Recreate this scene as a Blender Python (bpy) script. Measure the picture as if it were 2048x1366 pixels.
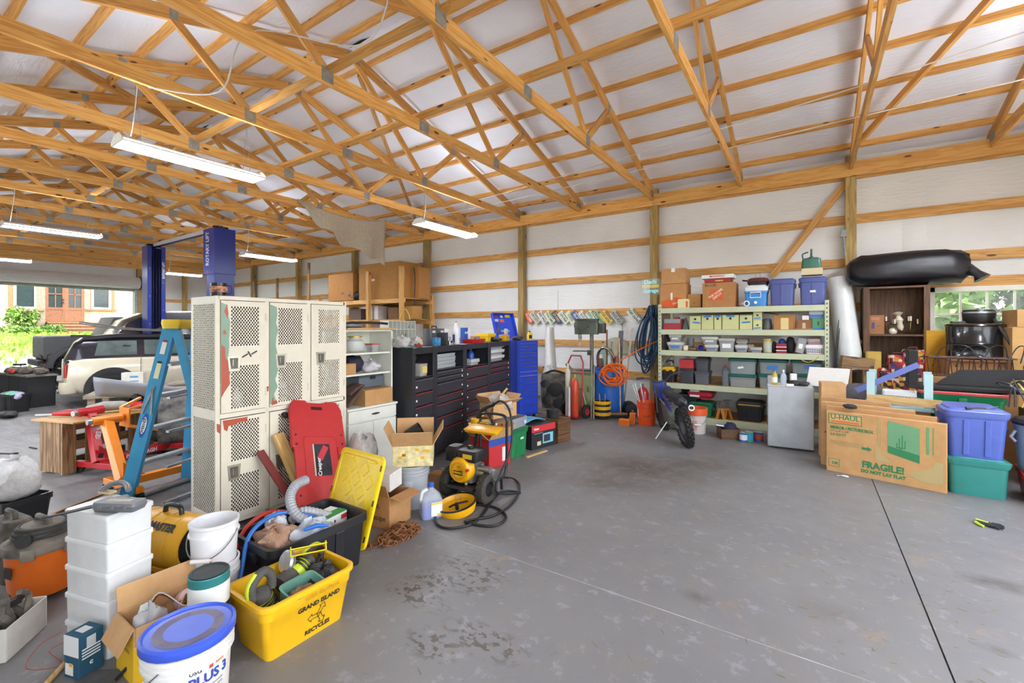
import bpy, bmesh, math, random
from mathutils import Vector, Matrix
for o in list(bpy.data.objects): bpy.data.objects.remove(o)
random.seed(7)
SC = bpy.context.scene
COL = SC.collection
PI = math.pi
# ---------------------------------------------------------------- camera
CAM_H, FPX, PCX, HOR = 1.56, 895.0, 1024.0, 655.0
YAW = math.atan2(596.0, 895.0)
cd = bpy.data.cameras.new('camera'); cam = bpy.data.objects.new('camera', cd); COL.objects.link(cam)
cd.sensor_fit = 'HORIZONTAL'; cd.sensor_width = 36; cd.lens = FPX/2048*36
cd.shift_y = (HOR-683)/2048; cd.clip_start = .03; cd.clip_end = 300
cam.location = (0, 0, CAM_H); cam.rotation_euler = (PI/2, 0, YAW)
SC.camera = cam
# ---------------------------------------------------------------- sky, sun, exposure
w = bpy.data.worlds.new('sky'); SC.world = w; w.use_nodes = True
nt = w.node_tree; bg = nt.nodes['Background']
sky = nt.nodes.new('ShaderNodeTexSky'); sky.sky_type = 'NISHITA'; sky.sun_disc = False
sky.sun_elevation = math.radians(66); sky.sun_rotation = math.radians(60); sky.air_density = 1.0; sky.dust_density = 2.5
hs = nt.nodes.new('ShaderNodeHueSaturation'); hs.inputs['Saturation'].default_value = .35
nt.links.new(sky.outputs[0], hs.inputs['Color']); nt.links.new(hs.outputs[0], bg.inputs[0]); bg.inputs[1].default_value = .75
sd = bpy.data.lights.new('sun', 'SUN'); sun = bpy.data.objects.new('sun', sd); COL.objects.link(sun)
sd.energy = 2.6; sd.angle = math.radians(1.0); sd.color = (1, .95, .86)
sun.rotation_euler = Vector((.42, .2, 1.05)).to_track_quat('Z', 'Y').to_euler()
LAMP = 110.0          # radiance of the fluorescent tubes
SC.view_settings.view_transform = 'Standard'; SC.view_settings.look = 'None'
SC.view_settings.gamma = 1; SC.view_settings.use_curve_mapping = False
SC.view_settings.exposure = 0.74
SC.cycles.max_bounces = 10; SC.cycles.diffuse_bounces = 6; SC.cycles.transmission_bounces = 8; SC.cycles.transparent_max_bounces = 12
SC.cycles.sample_clamp_indirect = 6
# ---------------------------------------------------------------- measuring
_d = (-math.sin(YAW), math.cos(YAW)); _r = (math.cos(YAW), math.sin(YAW))
def ray(x): a = (x-PCX)/FPX; return (_d[0]+a*_r[0], _d[1]+a*_r[1])
def AT(x, y, t): v = ray(x); return Vector((t*v[0], t*v[1], CAM_H+(HOR-y)/FPX*t))
def G(x, y, z=0.): return AT(x, y, (CAM_H-z)*FPX/(y-HOR))
def AY(x, y, Y): return AT(x, y, Y/ray(x)[1])
def AX(x, y, X): return AT(x, y, X/ray(x)[0])
def V(*a): return Vector(a)
def RZ(a): return Matrix.Rotation(math.radians(a), 4, 'Z')
def RX(a): return Matrix.Rotation(math.radians(a), 4, 'X')
def RY(a): return Matrix.Rotation(math.radians(a), 4, 'Y')
def TR(*a): return Matrix.Translation(Vector(a))
# ---------------------------------------------------------------- materials
def lin(h):
    if isinstance(h, str): h = [int(h[i:i+2], 16) for i in (0, 2, 4)]
    return tuple(((c/255+.055)/1.055)**2.4 if c/255 > .04045 else c/255/12.92 for c in h)+(1,)
_MC = {}
KINDS = {  # rough, metallic, colour variation, noise scale, bump
 'plastic': (.38, 0, .05, 9, .02), 'matte': (.7, 0, .07, 12, .05), 'paint': (.32, .0, .04, 7, .02), 'metal': (.34, .9, .1, 18, .03),
 'dull': (.55, .55, .18, 14, .05), 'card': (.85, 0, .07, 10, .06), 'cloth': (.9, 0, .1, 25, .25), 'rubber': (.75, 0, .12, 30, .15),
 'paper': (.7, 0, .03, 8, .0), 'chrome': (.15, 1, .03, 10, 0), 'dusty': (.85, 0, .3, 6, .15), 'rust': (.9, .2, .4, 30, .3), 'leaf': (.55, 0, .35, 2, .0),
 'stone': (.9, 0, .2, 6, .2), 'film': (.25, 0, .1, 30, .4)}
def nodes(m):
    m.use_nodes = True; nt = m.node_tree
    return nt, nt.nodes['Principled BSDF']
def N(nt, t, **k):
    n = nt.nodes.new('ShaderNode'+t)
    for a, v in k.items():
        if a.startswith('i_'):
            q = a[2:]; n.inputs[int(q) if q.isdigit() else q.replace('_', ' ')].default_value = v
        else: setattr(n, a, v)
    return n
def C(h, kind='plastic', **ov):
    key = (h, kind, tuple(sorted(ov.items())))
    if key in _MC: return _MC[key]
    r, me, var, sc, bp = KINDS[kind]
    r = ov.get('rough', r); var = ov.get('var', var); sc = ov.get('scale', sc); bp = ov.get('bump', bp)
    m = bpy.data.materials.new(f'{kind}_{h}'); nt, b = nodes(m); L = nt.links.new
    tc = N(nt, 'TexCoord'); oi = N(nt, 'ObjectInfo')
    ad = N(nt, 'VectorMath', operation='ADD'); L(tc.outputs['Object'], ad.inputs[0]); L(oi.outputs['Random'], ad.inputs[1])
    no = N(nt, 'TexNoise', i_Scale=sc, i_Detail=4.0, i_Roughness=.6); L(ad.outputs[0], no.inputs['Vector'])
    c = lin(h)
    cr = N(nt, 'ValToRGB'); L(no.outputs['Fac'], cr.inputs[0])
    lo = tuple(max(0, x*(1-var*1.6)) for x in c[:3])+(1,); hi = tuple(min(1, x*(1+var)) for x in c[:3])+(1,)
    if kind == 'dusty': hi = tuple(min(1, x*.5+y*.5) for x, y in zip(c[:3], lin('b0a898')[:3]))+(1,)
    if kind == 'rust': lo = lin('4a2c18')
    cr.color_ramp.elements[0].position = .3; cr.color_ramp.elements[0].color = lo
    cr.color_ramp.elements[1].position = .7; cr.color_ramp.elements[1].color = hi
    L(cr.outputs[0], b.inputs['Base Color'])
    b.inputs['Roughness'].default_value = r; b.inputs['Metallic'].default_value = me
    if bp:
        n2 = N(nt, 'TexNoise', i_Scale=sc*5, i_Detail=2.0); L(ad.outputs[0], n2.inputs['Vector'])
        bm_ = N(nt, 'Bump', i_Strength=min(1, bp*2), i_Distance=.01); L(n2.outputs['Fac'], bm_.inputs['Height']); L(bm_.outputs[0], b.inputs['Normal'])
    if ov.get('trans'):
        b.inputs['Transmission Weight'].default_value = ov['trans']; b.inputs['IOR'].default_value = ov.get('ior', 1.1)
    if ov.get('alpha'): b.inputs['Alpha'].default_value = ov['alpha']
    if ov.get('emit'): b.inputs['Emission Color'].default_value = c; b.inputs['Emission Strength'].default_value = ov['emit']
    if ov.get('coat'): b.inputs['Coat Weight'].default_value = ov['coat']; b.inputs['Coat Roughness'].default_value = .08
    _MC[key] = m; return m
def clear(h='e8eef0', a=.35, r=.15): return C(h, 'plastic', alpha=a, rough=r, var=.02, bump=0)
def wood(name, a, b, knot='5a3010', rough=.6, kn=.09, sx=1.0, stretch=14):
    """sawn timber, the grain along the piece's own long axis (local X)"""
    if name in _MC: return _MC[name]
    m = bpy.data.materials.new(name); nt, bs = nodes(m); L = nt.links.new
    tc = N(nt, 'TexCoord'); oi = N(nt, 'ObjectInfo')
    mu = N(nt, 'MATH' if False else 'Math', operation='MULTIPLY'); mu.inputs[1].default_value = 37.; L(oi.outputs['Random'], mu.inputs[0])
    ad = N(nt, 'VectorMath', operation='ADD'); L(tc.outputs['Object'], ad.inputs[0]); L(mu.outputs[0], ad.inputs[1])
    mp = N(nt, 'Mapping'); mp.inputs['Scale'].default_value = (sx, stretch, stretch); L(ad.outputs[0], mp.inputs['Vector'])
    n1 = N(nt, 'TexNoise', i_Scale=1.2, i_Detail=3.0, i_Distortion=.6); L(mp.outputs[0], n1.inputs['Vector'])
    m9 = N(nt, 'Math', operation='MULTIPLY'); m9.inputs[1].default_value = 9.; L(n1.outputs['Fac'], m9.inputs[0])
    sn = N(nt, 'Math', operation='PINGPONG'); sn.inputs[1].default_value = 1.; L(m9.outputs[0], sn.inputs[0])
    cr = N(nt, 'ValToRGB'); L(sn.outputs[0], cr.inputs[0])
    cr.color_ramp.elements[0].position = .1; cr.color_ramp.elements[0].color = lin(b)
    cr.color_ramp.elements[1].position = .75; cr.color_ramp.elements[1].color = lin(a)
    mp2 = N(nt, 'Mapping'); mp2.inputs['Scale'].default_value = (2.2, 7, 7); L(ad.outputs[0], mp2.inputs['Vector'])
    vo = N(nt, 'TexVoronoi', i_Scale=1.); L(mp2.outputs[0], vo.inputs['Vector'])
    kr = N(nt, 'ValToRGB'); L(vo.outputs['Distance'], kr.inputs[0])
    kr.color_ramp.elements[0].position = kn; kr.color_ramp.elements[0].color = (1, 1, 1, 1)
    kr.color_ramp.elements[1].position = kn*1.5; kr.color_ramp.elements[1].color = (0, 0, 0, 1)
    mx = N(nt, 'Mix', data_type='RGBA'); L(kr.outputs[0], mx.inputs['Factor']); L(cr.outputs[0], mx.inputs[6]); mx.inputs[7].default_value = lin(knot)
    hv = N(nt, 'HueSaturation'); L(mx.outputs[2], hv.inputs['Color'])
    mr = N(nt, 'MapRange'); mr.inputs[3].default_value = .82; mr.inputs[4].default_value = 1.1; L(oi.outputs['Random'], mr.inputs[0]); L(mr.outputs[0], hv.inputs['Value'])
    L(hv.outputs[0], bs.inputs['Base Color']); bs.inputs['Roughness'].default_value = rough
    bp = N(nt, 'Bump', i_Strength=.15, i_Distance=.004); L(sn.outputs[0], bp.inputs['Height']); L(bp.outputs[0], bs.inputs['Normal'])
    _MC[name] = m; return m
PINE = wood('pine_timber', 'e2ac5e', 'cd9246')
PINE2 = wood('pine_framing', 'd8a660', 'bd8846')
TREATED = wood('treated_post', 'b0965c', '957a44', knot='4a3518')
GREYWOOD = wood('weathered_timber', '9b8b78', '7c6c58')
PALLET = wood('pallet_timber', '987650', '6c4e30', knot='4a3018')
PALE = wood('pale_timber', 'd9b97e', 'c49c5a')
WALNUT = wood('dark_board', '6b4a2c', '4f3420', kn=.02)
PLY = wood('plywood', 'c49a62', 'b08650', kn=.03, stretch=6)
CARD = C('b98d5c', 'card'); CARD2 = C('a87c4e', 'card'); CARD3 = C('c59b6b', 'card')
BLACK = C('1a1b1e', 'plastic'); BLKMET = C('232428', 'paint'); STEEL = C('a9abab', 'metal'); GALV = C('9aa0a0', 'dull'); WHITEP = C('e6e6e4', 'plastic'); RUB = C('1d1c1b', 'rubber')
# ---------------------------------------------------------------- mesh building
class MB:
    def __init__(s): s.v = []; s.f = []; s.m = []; s.cur = 0; s.X = None
    def at(s, M): s.X = M; return s
    def mat(s, i): s.cur = i; return s
    def add(s, vs, fs):
        b = len(s.v); X = s.X
        s.v += [(X @ Vector(p)) for p in vs] if X is not None else [Vector(p) for p in vs]
        for f in fs: s.f.append([b+i for i in f]); s.m.append(s.cur)
        return s
    def box(s, x0, x1, y0, y1, z0, z1):
        return s.add([(x0, y0, z0), (x1, y0, z0), (x1, y1, z0), (x0, y1, z0), (x0, y0, z1), (x1, y0, z1), (x1, y1, z1), (x0, y1, z1)],
                     [(0, 3, 2, 1), (4, 5, 6, 7), (0, 1, 5, 4), (1, 2, 6, 5), (2, 3, 7, 6), (3, 0, 4, 7)])
    def cb(s, c, d, M=None):
        x, y, z = [q/2 for q in d]; o = s.X; T = Matrix.Translation(Vector(c))
        if M is not None: T = T @ M
        s.X = T if o is None else o @ T
        s.box(-x, x, -y, y, -z, z); s.X = o; return s
    def beam(s, p, q, w, h, up=(0, 0, 1)):
        p, q = Vector(p), Vector(q); a = (q-p); l = a.length
        o = s.X; B = frame(p, q, up); s.X = B if o is None else o @ B
        s.box(0, l, -w/2, w/2, -h/2, h/2); s.X = o; return s
    def loops(s, L, cap0=True, cap1=True, closed=True):
        n = len(L[0]); vs = [p for l in L for p in l]; fs = []
        for i in range(len(L)-1):
            for j in range(n if closed else n-1):
                k = (j+1) % n; fs.append((i*n+j, i*n+k, (i+1)*n+k, (i+1)*n+j))
        if cap0: fs.append(tuple(range(n))[::-1])
        if cap1: fs.append(tuple((len(L)-1)*n+j for j in range(n)))
        return s.add(vs, fs)
    def tube(s, pts, r, n=8, close=False, cap=True):
        pts = [Vector(p) for p in pts]; L = []; m = len(pts); prev = None
        for i, p in enumerate(pts):
            if close: t = pts[(i+1) % m]-pts[i-1]
            else: t = pts[min(i+1, m-1)]-pts[max(i-1, 0)]
            if t.length < 1e-9: t = Vector((0, 0, 1))
            t.normalize()
            if prev is None:
                u = t.orthogonal().normalized()
            else:
                u = prev-t*prev.dot(t)
                u = u.normalized() if u.length > 1e-6 else t.orthogonal().normalized()
            prev = u; w_ = t.cross(u); rr = r[i] if isinstance(r, (list, tuple)) else r
            L.append([p+(u*math.cos(2*PI*j/n)+w_*math.sin(2*PI*j/n))*rr for j in range(n)])
        if close: L.append(L[0]); cap = False
        return s.loops(L, cap, cap)
    def cyl(s, p, q, r, n=16, r2=None): return s.tube([p, q], [r, r if r2 is None else r2], n)
    def lathe(s, prof, n=24, cap0=True, cap1=True, sq=None):
        L = [[(r*math.cos(2*PI*j/n), r*math.sin(2*PI*j/n), z) for j in range(n)] for r, z in prof]
        return s.loops(L, cap0, cap1)
    def rr(s, prof, k=3, cap0=True, cap1=True):
        """rounded-rectangle loft; prof = [(z, sx, sy, r)] full sizes"""
        L = []
        for z, sx, sy, r in prof:
            l = []; r = min(r, sx/2-1e-4, sy/2-1e-4)
            for cx, cy, a0 in ((sx/2-r, sy/2-r, 0), (-sx/2+r, sy/2-r, 90), (-sx/2+r, -sy/2+r, 180), (sx/2-r, -sy/2+r, 270)):
                for i in range(k+1):
                    a = math.radians(a0+90*i/k); l.append((cx+r*math.cos(a), cy+r*math.sin(a), z))
            L.append(l)
        return s.loops(L, cap0, cap1)
    def prism(s, poly, z0, z1):
        return s.loops([[(x, y, z0) for x, y in poly], [(x, y, z1) for x, y in poly]])
    def grid(s, fn, nu, nv):
        vs = [fn(i/nu, j/nv) for i in range(nu+1) for j in range(nv+1)]
        return s.add(vs, [(i*(nv+1)+j, (i+1)*(nv+1)+j, (i+1)*(nv+1)+j+1, i*(nv+1)+j+1) for i in range(nu) for j in range(nv)])
    def ball(s, c, r, n=12, m=8, sc=(1, 1, 1), jit=0):
        L = []
        for i in range(m+1):
            a = PI*i/m; R = max(math.sin(a), .02); l = []
            for j in range(n):
                k = 1+random.uniform(-jit, jit); l.append((c[0]+r*k*R*math.cos(2*PI*j/n)*sc[0], c[1]+r*k*R*math.sin(2*PI*j/n)*sc[1], c[2]-r*k*math.cos(a)*sc[2]))
            L.append(l)
        return s.loops(L)
    def mesh(s, name, mats, smooth=None):
        me = bpy.data.meshes.new(name); me.from_pydata(s.v, [], s.f)
        for m in (mats if isinstance(mats, (list, tuple)) else [mats]): me.materials.append(m)
        if any(s.m): me.polygons.foreach_set('material_index', s.m)
        bm = bmesh.new(); bm.from_mesh(me)
        if s.X is not None or True: bmesh.ops.recalc_face_normals(bm, faces=bm.faces)
        bm.to_mesh(me); bm.free()
        if smooth: me.shade_smooth(); me.set_sharp_from_angle(angle=math.radians(smooth))
        return me
    def build(s, name, mats, parent=None, smooth=None, bv=0, M=None):
        o = bpy.data.objects.new(name, s.mesh(name, mats, smooth)); COL.objects.link(o)
        if parent is not None: o.parent = parent
        if M is not None: o.matrix_local = M
        if bv:
            b = o.modifiers.new('bevel', 'BEVEL'); b.width = bv; b.segments = 2; b.limit_method = 'ANGLE'; b.angle_limit = math.radians(40)
        return o
def frame(p, q, up=(0, 0, 1)):
    p, q = Vector(p), Vector(q); x = (q-p).normalized(); up = Vector(up)
    if abs(x.dot(up)) > .999: up = Vector((0, 1, 0))
    y = up.cross(x).normalized(); z = x.cross(y)
    B = Matrix((x, y, z)).transposed().to_4x4(); B.translation = p; return B
_BM = {}
def board(name, p, q, w, h, mat, parent=None, up=(0, 0, 1)):
    """one timber from p to q as an object whose local X is the grain; alike boards share their mesh"""
    p, q = Vector(p), Vector(q); l = round((q-p).length, 3); k = (l, w, h, mat.name)
    if k not in _BM: _BM[k] = MB().box(0, l, -w/2, w/2, -h/2, h/2).mesh(name, mat)
    o = bpy.data.objects.new(name, _BM[k]); COL.objects.link(o)
    if parent is not None: o.parent = parent
    o.matrix_local = frame(p, q, up); return o
def tag(o, label, cat, group=None, kind=None):
    if label: o['label'] = label
    if cat: o['category'] = cat
    if group: o['group'] = group
    if kind: o['kind'] = kind
    return o
def thing(name, label, cat, loc=(0, 0, 0), rz=0, group=None, M=None):
    o = bpy.data.objects.new(name, None); COL.objects.link(o); o.empty_display_size = .1
    o.location = loc; o.rotation_euler = (0, 0, math.radians(rz))
    if M is not None: o.matrix_local = M
    return tag(o, label, cat, group)
def struct(o): o['kind'] = 'structure'; return o
def empty_struct(name): return struct(thing(name, None, None))
def single(name, mb, mats, label, cat, loc=(0, 0, 0), rz=0, group=None, smooth=None, bv=0, M=None):
    o = mb.build(name, mats, None, smooth, bv)
    o.location = loc; o.rotation_euler = (0, 0, math.radians(rz))
    if M is not None: o.matrix_local = M
    return tag(o, label, cat, group)
def dup(root, loc=None, rz=None, label=None):
    c = root.copy(); COL.objects.link(c)
    if loc is not None: c.location = loc
    if rz is not None: c.rotation_euler = (0, 0, math.radians(rz))
    if label: c['label'] = label
    for ch in root.children:
        k = ch.copy(); COL.objects.link(k); k.parent = c
        for g in ch.children:
            q = g.copy(); COL.objects.link(q); q.parent = k
    return c
def text(s, size, mat, parent, M, name='lettering', ext=.0006, align='CENTER', bold=0, sx=1.0):
    cu = bpy.data.curves.new('t', 'FONT'); cu.body = s; cu.size = size; cu.align_x = align; cu.align_y = 'CENTER'; cu.extrude = ext
    cu.offset = bold; cu.resolution_u = 2; cu.fill_mode = 'BOTH'
    t = bpy.data.objects.new('t', cu); me = bpy.data.meshes.new_from_object(t); bpy.data.objects.remove(t); bpy.data.curves.remove(cu)
    if sx != 1:
        for v in me.vertices: v.co.x *= sx
    me.materials.clear(); me.materials.append(mat)
    o = bpy.data.objects.new(name, me); COL.objects.link(o); o.parent = parent; o.matrix_local = M
    return o
def face(o, n, up=(0, 0, 1)):
    """matrix for lettering at o, facing along n"""
    n = Vector(n).normalized(); up = Vector(up); x = up.cross(n).normalized(); y = n.cross(x)
    B = Matrix((x, y, n)).transposed().to_4x4(); B.translation = Vector(o); return B
def smoothpath(pts, k=6):
    pts = [Vector(p) for p in pts]; out = []
    for i in range(len(pts)-1):
        p0, p1, p2, p3 = pts[max(i-1, 0)], pts[i], pts[i+1], pts[min(i+2, len(pts)-1)]
        for j in range(k):
            t = j/k; out.append(.5*((2*p1)+(p2-p0)*t+(2*p0-5*p1+4*p2-p3)*t*t+(3*p1-p0-3*p2+p3)*t**3))
    out.append(pts[-1]); return out
def yaw2(p, q): return math.degrees(math.atan2(q[1]-p[1], q[0]-p[0]))
# ================================================================ the setting
XL, XR, YN, YW = -20.8, 3.6, -.45, 8.9       # far wall, end wall, near wall, long wall (insulation faces)
RIDGE, SL = 4.16, .302
def chord_z(Y): return 5.53-SL*abs(Y-RIDGE)
def insul_mat(name, base, dark):
    m = bpy.data.materials.new(name); nt, b = nodes(m); L = nt.links.new
    tc = N(nt, 'TexCoord'); n1 = N(nt, 'TexNoise', i_Scale=.9, i_Detail=3.); L(tc.outputs['Object'], n1.inputs['Vector'])
    cr = N(nt, 'ValToRGB'); L(n1.outputs['Fac'], cr.inputs[0]); cr.color_ramp.elements[0].position = .3; cr.color_ramp.elements[0].color = lin(dark)
    cr.color_ramp.elements[1].position = .65; cr.color_ramp.elements[1].color = lin(base); L(cr.outputs[0], b.inputs['Base Color'])
    b.inputs['Roughness'].default_value = .42
    v = N(nt, 'TexVoronoi', i_Scale=70.); L(tc.outputs['Object'], v.inputs['Vector'])
    mp = N(nt, 'Mapping'); mp.inputs['Scale'].default_value = (3, 14, 14); L(tc.outputs['Object'], mp.inputs['Vector'])
    n2 = N(nt, 'TexNoise', i_Scale=2., i_Detail=4.); L(mp.outputs[0], n2.inputs['Vector'])
    b1 = N(nt, 'Bump', i_Strength=.12, i_Distance=.004); L(v.outputs['Distance'], b1.inputs['Height'])
    b2 = N(nt, 'Bump', i_Strength=.35, i_Distance=.03); L(n2.outputs['Fac'], b2.inputs['Height']); L(b1.outputs[0], b2.inputs['Normal']); L(b2.outputs[0], b.inputs['Normal'])
    return m
INS_R = insul_mat('white_roof_insulation', 'f0f3fa', 'e6e8f0'); INS_W = insul_mat('white_wall_insulation', 'e8e9e6', 'dddedb')
# ---- floor: painted slabs with joints
def floor_mat():
    m = bpy.data.materials.new('painted_concrete'); nt, b = nodes(m); L = nt.links.new
    tc = N(nt, 'TexCoord'); ob = tc.outputs['Object']
    def noise(s, d=5., r=.6, sc=(1, 1, 1), off=(0, 0, 0), dist=0.):
        mp = N(nt, 'Mapping'); mp.inputs['Scale'].default_value = sc; mp.inputs['Location'].default_value = off; L(ob, mp.inputs['Vector'])
        n = N(nt, 'TexNoise', i_Scale=s, i_Detail=d, i_Roughness=r, i_Distortion=dist); L(mp.outputs[0], n.inputs['Vector']); return n.outputs['Fac']
    def ramp(f, a, bb):
        r = N(nt, 'MapRange'); r.inputs[1].default_value = a; r.inputs[2].default_value = bb; L(f, r.inputs[0]); return r.outputs[0]
    def mix(f, c0, c1):
        x = N(nt, 'Mix', data_type='RGBA'); L(f, x.inputs['Factor'])
        for i, c in ((6, c0), (7, c1)):
            if isinstance(c, str): x.inputs[i].default_value = lin(c)
            else: L(c, x.inputs[i])
        return x.outputs[2]
    def mul(a, bb):
        x = N(nt, 'Math', operation='MULTIPLY')
        for i, c in ((0, a), (1, bb)):
            if isinstance(c, float): x.inputs[i].default_value = c
            else: L(c, x.inputs[i])
        return x.outputs[0]
    def blob(cx, cy, rx, ry, soft=.5):
        mp = N(nt, 'Mapping'); mp.inputs['Location'].default_value = (-cx/rx, -cy/ry, 0); mp.inputs['Scale'].default_value = (1/rx, 1/ry, 0); L(ob, mp.inputs['Vector'])
        ln = N(nt, 'VectorMath', operation='LENGTH'); L(mp.outputs[0], ln.inputs[0])
        r = N(nt, 'MapRange'); r.inputs[1].default_value = 1.; r.inputs[2].default_value = 1-soft; L(ln.outputs['Value'], r.inputs[0]); return r.outputs[0]
    c = mix(ramp(noise(.55), .35, .65), '6c6b6d', '777676')
    c = mix(mul(ramp(noise(3.2, 8., .7, off=(3, 1, 0)), .5, .75), .45), c, '7c746a')
    c = mix(mul(ramp(noise(9, 8., .75, off=(7, 5, 0)), .56, .62), .4), c, '96969c')
    c = mix(mul(ramp(noise(2.6, 9., .75, off=(13, 2, 0)), .60, .66), .55), c, '917c62')
    c = mix(mul(ramp(noise(14, 6., .7, off=(1, 9, 0)), .62, .70), .4), c, '524e49')
    # oil stains: one big soft one mid floor, crumbs of dried oil in front
    for (x, y, rx, ry, k) in ((-1.55, 4.9, .95, .75, .85), (-1.0, 5.5, .6, .5, .6), (-1.75, 4.25, .7, .4, .6), (.95, 3.9, .22, .12, .8), (.1, 3.0, .25, .15, .25), (-.55, 2.75, .12, .08, .5), (.75, 3.1, .1, .05, .7), (1.2, 3.4, .3, .1, .5)):
        c = mix(mul(mul(blob(x, y, rx, ry, .9), ramp(noise(4.5, 8., .75, dist=1.2), .3, .54)), k), c, '433930')
    for (x, y, rx, ry) in ((-1.83, 2.28, .33, .12), (-1.93, 2.0, .2, .2), (-1.72, 2.15, .16, .16), (-1.35, 1.78, .3, .13), (-1.55, 1.62, .2, .12), (-1.9, 1.85, .28, .1)):
        c = mix(mul(mul(blob(x, y, rx, ry, .55), ramp(noise(17, 4., .6, sc=(1, 1.4, 1)), .52, .56)), .85), c, '453d33')
    # far bay: bare, worn and streaked
    far = N(nt, 'SeparateXYZ'); L(ob, far.inputs[0]); fr = ramp(far.outputs[0], -4.6, -7.5)
    c = mix(mul(fr, .8), c, mix(ramp(noise(2.2, 9., .75, sc=(.5, 2.2, 1), dist=1.), .35, .65), '4a4746', '8f8a86'))
    L(c, b.inputs['Base Color'])
    rr_ = N(nt, 'MapRange'); rr_.inputs[3].default_value = .34; rr_.inputs[4].default_value = .62; L(noise(5, 6.), rr_.inputs[0]); L(rr_.outputs[0], b.inputs['Roughness'])
    bp = N(nt, 'Bump', i_Strength=.12, i_Distance=.006); L(noise(26, 6.), bp.inputs['Height']); L(bp.outputs[0], b.inputs['Normal'])
    return m
FLOORM = floor_mat()
floor = MB().box(XL-.1, XR+.1, YN-3, YW+.1, -.15, -.012).build('floor', C('4a4844', 'stone')); struct(floor)
xs = [XL-.1, -14.7, -8.6, -2.52+.0, .53, XR+.1]; ys = [YN-3, 2.52, YW+.1]
xs = [XL-.1, -8.7, .53, XR+.1]
for i in range(len(xs)-1):
    for j in range(len(ys)-1):
        g = .004
        MB().box(xs[i]+g, xs[i+1]-g, ys[j]+g, ys[j+1]-g, -.012, 0).build('slab', FLOORM, floor)
MB().box(-5, .53, 2.516, 2.524, -.012, -.001).build('joint_filler', C('aaa7a3', 'stone'), floor)
# ---- long wall: insulation panels, girts, posts, header
wall = empty_struct('wall_back')
px = [XL]; 
while px[-1] < XR-.6: px.append(px[-1]+1.22)
px[-1] = XR
WX0, WX1, WZ0, WZ1 = 1.44, 3.05, .95, 2.14   # window hole
def wallpanel(x0, x1, z0, z1, parent):
    s = random.random()*9
    def fn(u, v):
        e = math.sin(PI*u); return (x0+(x1-x0)*u, YW+.02-.018*e-.008*math.sin(7*v+s)*e, z0+(z1-z0)*v)
    MB().grid(fn, 6, 10).build('insulation_panel', INS_W, parent, smooth=60)
for a, b in zip(px, px[1:]):
    if b <= WX0 or a >= WX1: wallpanel(a, b, 0, 4.45, wall)
    else:
        if a < WX0: wallpanel(a, WX0, 0, 4.45, wall)
        if b > WX1: wallpanel(WX1, b, 0, 4.45, wall)
        wallpanel(max(a, WX0), min(b, WX1), WZ1, 4.45, wall); wallpanel(max(a, WX0), min(b, WX1), 0, WZ0, wall)
for sx0, sx1, z0, z1 in ((XL-.1, WX0, 0, 4.6), (WX1, XR+.1, 0, 4.6), (WX0, WX1, 0, WZ0), (WX0, WX1, WZ1, 4.6)):
    MB().box(sx0, sx1, YW+.03, YW+.06, z0, z1).build('metal_cladding', C('8a8d8a', 'dull'), wall)
POSTX = [.53+3.05*k for k in range(-7, 2)]
for x in POSTX:
    board('post', (x, 8.79, 0), (x, 8.79, 4.24), .14, .14, TREATED, wall)
    # short blocks beside the post heads
for z in (.6, 1.22, 1.885, 2.585, 3.27):
    for x0, x1 in zip([XL]+POSTX[1:], POSTX[1:]+[XR]):
        if x0 > WX1 and z in (1.22, 1.885): continue
        if z in (1.22, 1.885) and x1 > WX0+.3:
            if x1 > WX0: board('girt', (x0, 8.878, z), (WX0-.02, 8.878, z), .036, .14, PINE2, wall)
            if x1 > WX1: board('girt', (WX1+.02, 8.878, z), (x1, 8.878, z), .036, .14, PINE2, wall)
            continue
        board('girt', (x0, 8.878, z), (x1, 8.878, z), .036, .14, PINE2, wall)
board('girt', (WX0-.1, 8.878, WZ1+.07), (XR, 8.878, WZ1+.07), .036, .14, PINE2, wall)
for y in (8.70, 8.90):
    for x0, x1 in zip([XL]+POSTX[2::2], POSTX[2::2]+[XR]):
        board('header_beam', (x0, y-.02 if y < 8.8 else y-.03, 4.012), (x1-.004, y-.02 if y < 8.8 else y-.03, 4.012), .04, .225, PINE, wall)
board('brace', AY(1545, 552, 8.84), AY(1692, 366, 8.84), .1, .04, PINE2, wall, up=(0, 1, 0))
# ---- far wall with the roll-up door
fw = empty_struct('wall_left')
DY0, DY1, DZ = 2.68, 6.0, 2.98
def xpanel(y0, y1, z0, zt, parent, X=XL, s=1):
    def fn(u, v):
        y = y0+(y1-y0)*u; e = math.sin(PI*u); z1 = zt(y) if callable(zt) else zt
        return (X+s*(.012*e), y, z0+(z1-z0)*v)
    MB().grid(fn, 6, 6).build('insulation_panel', INS_W, parent, smooth=60)
yy = YN
while yy < YW-.01:
    y1 = min(yy+1.17, YW)
    xpanel(yy, y1, DZ, lambda y: chord_z(y)+.2, fw)
    if y1 < DY0 or yy > DY1: xpanel(yy, y1, 0, DZ, fw)
    elif yy < DY0: xpanel(yy, DY0, 0, DZ, fw)
    elif y1 > DY1: xpanel(DY1, y1, 0, DZ, fw)
    yy = y1
for y0, y1, z0, z1 in ((YN, DY0, 0, 6), (DY1, YW, 0, 6), (DY0, DY1, DZ, 6)):
    MB().box(XL-.06, XL-.02, y0, y1, z0, z1).build('metal_cladding', C('8a8d8a', 'dull'), fw)
for y in (.9, 2.55, 6.15, 7.6): board('post', (XL+.1, y, 0), (XL+.1, y, 4.1 if y != 6.15 else 4.2), .14, .14, TREATED, fw)
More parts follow.
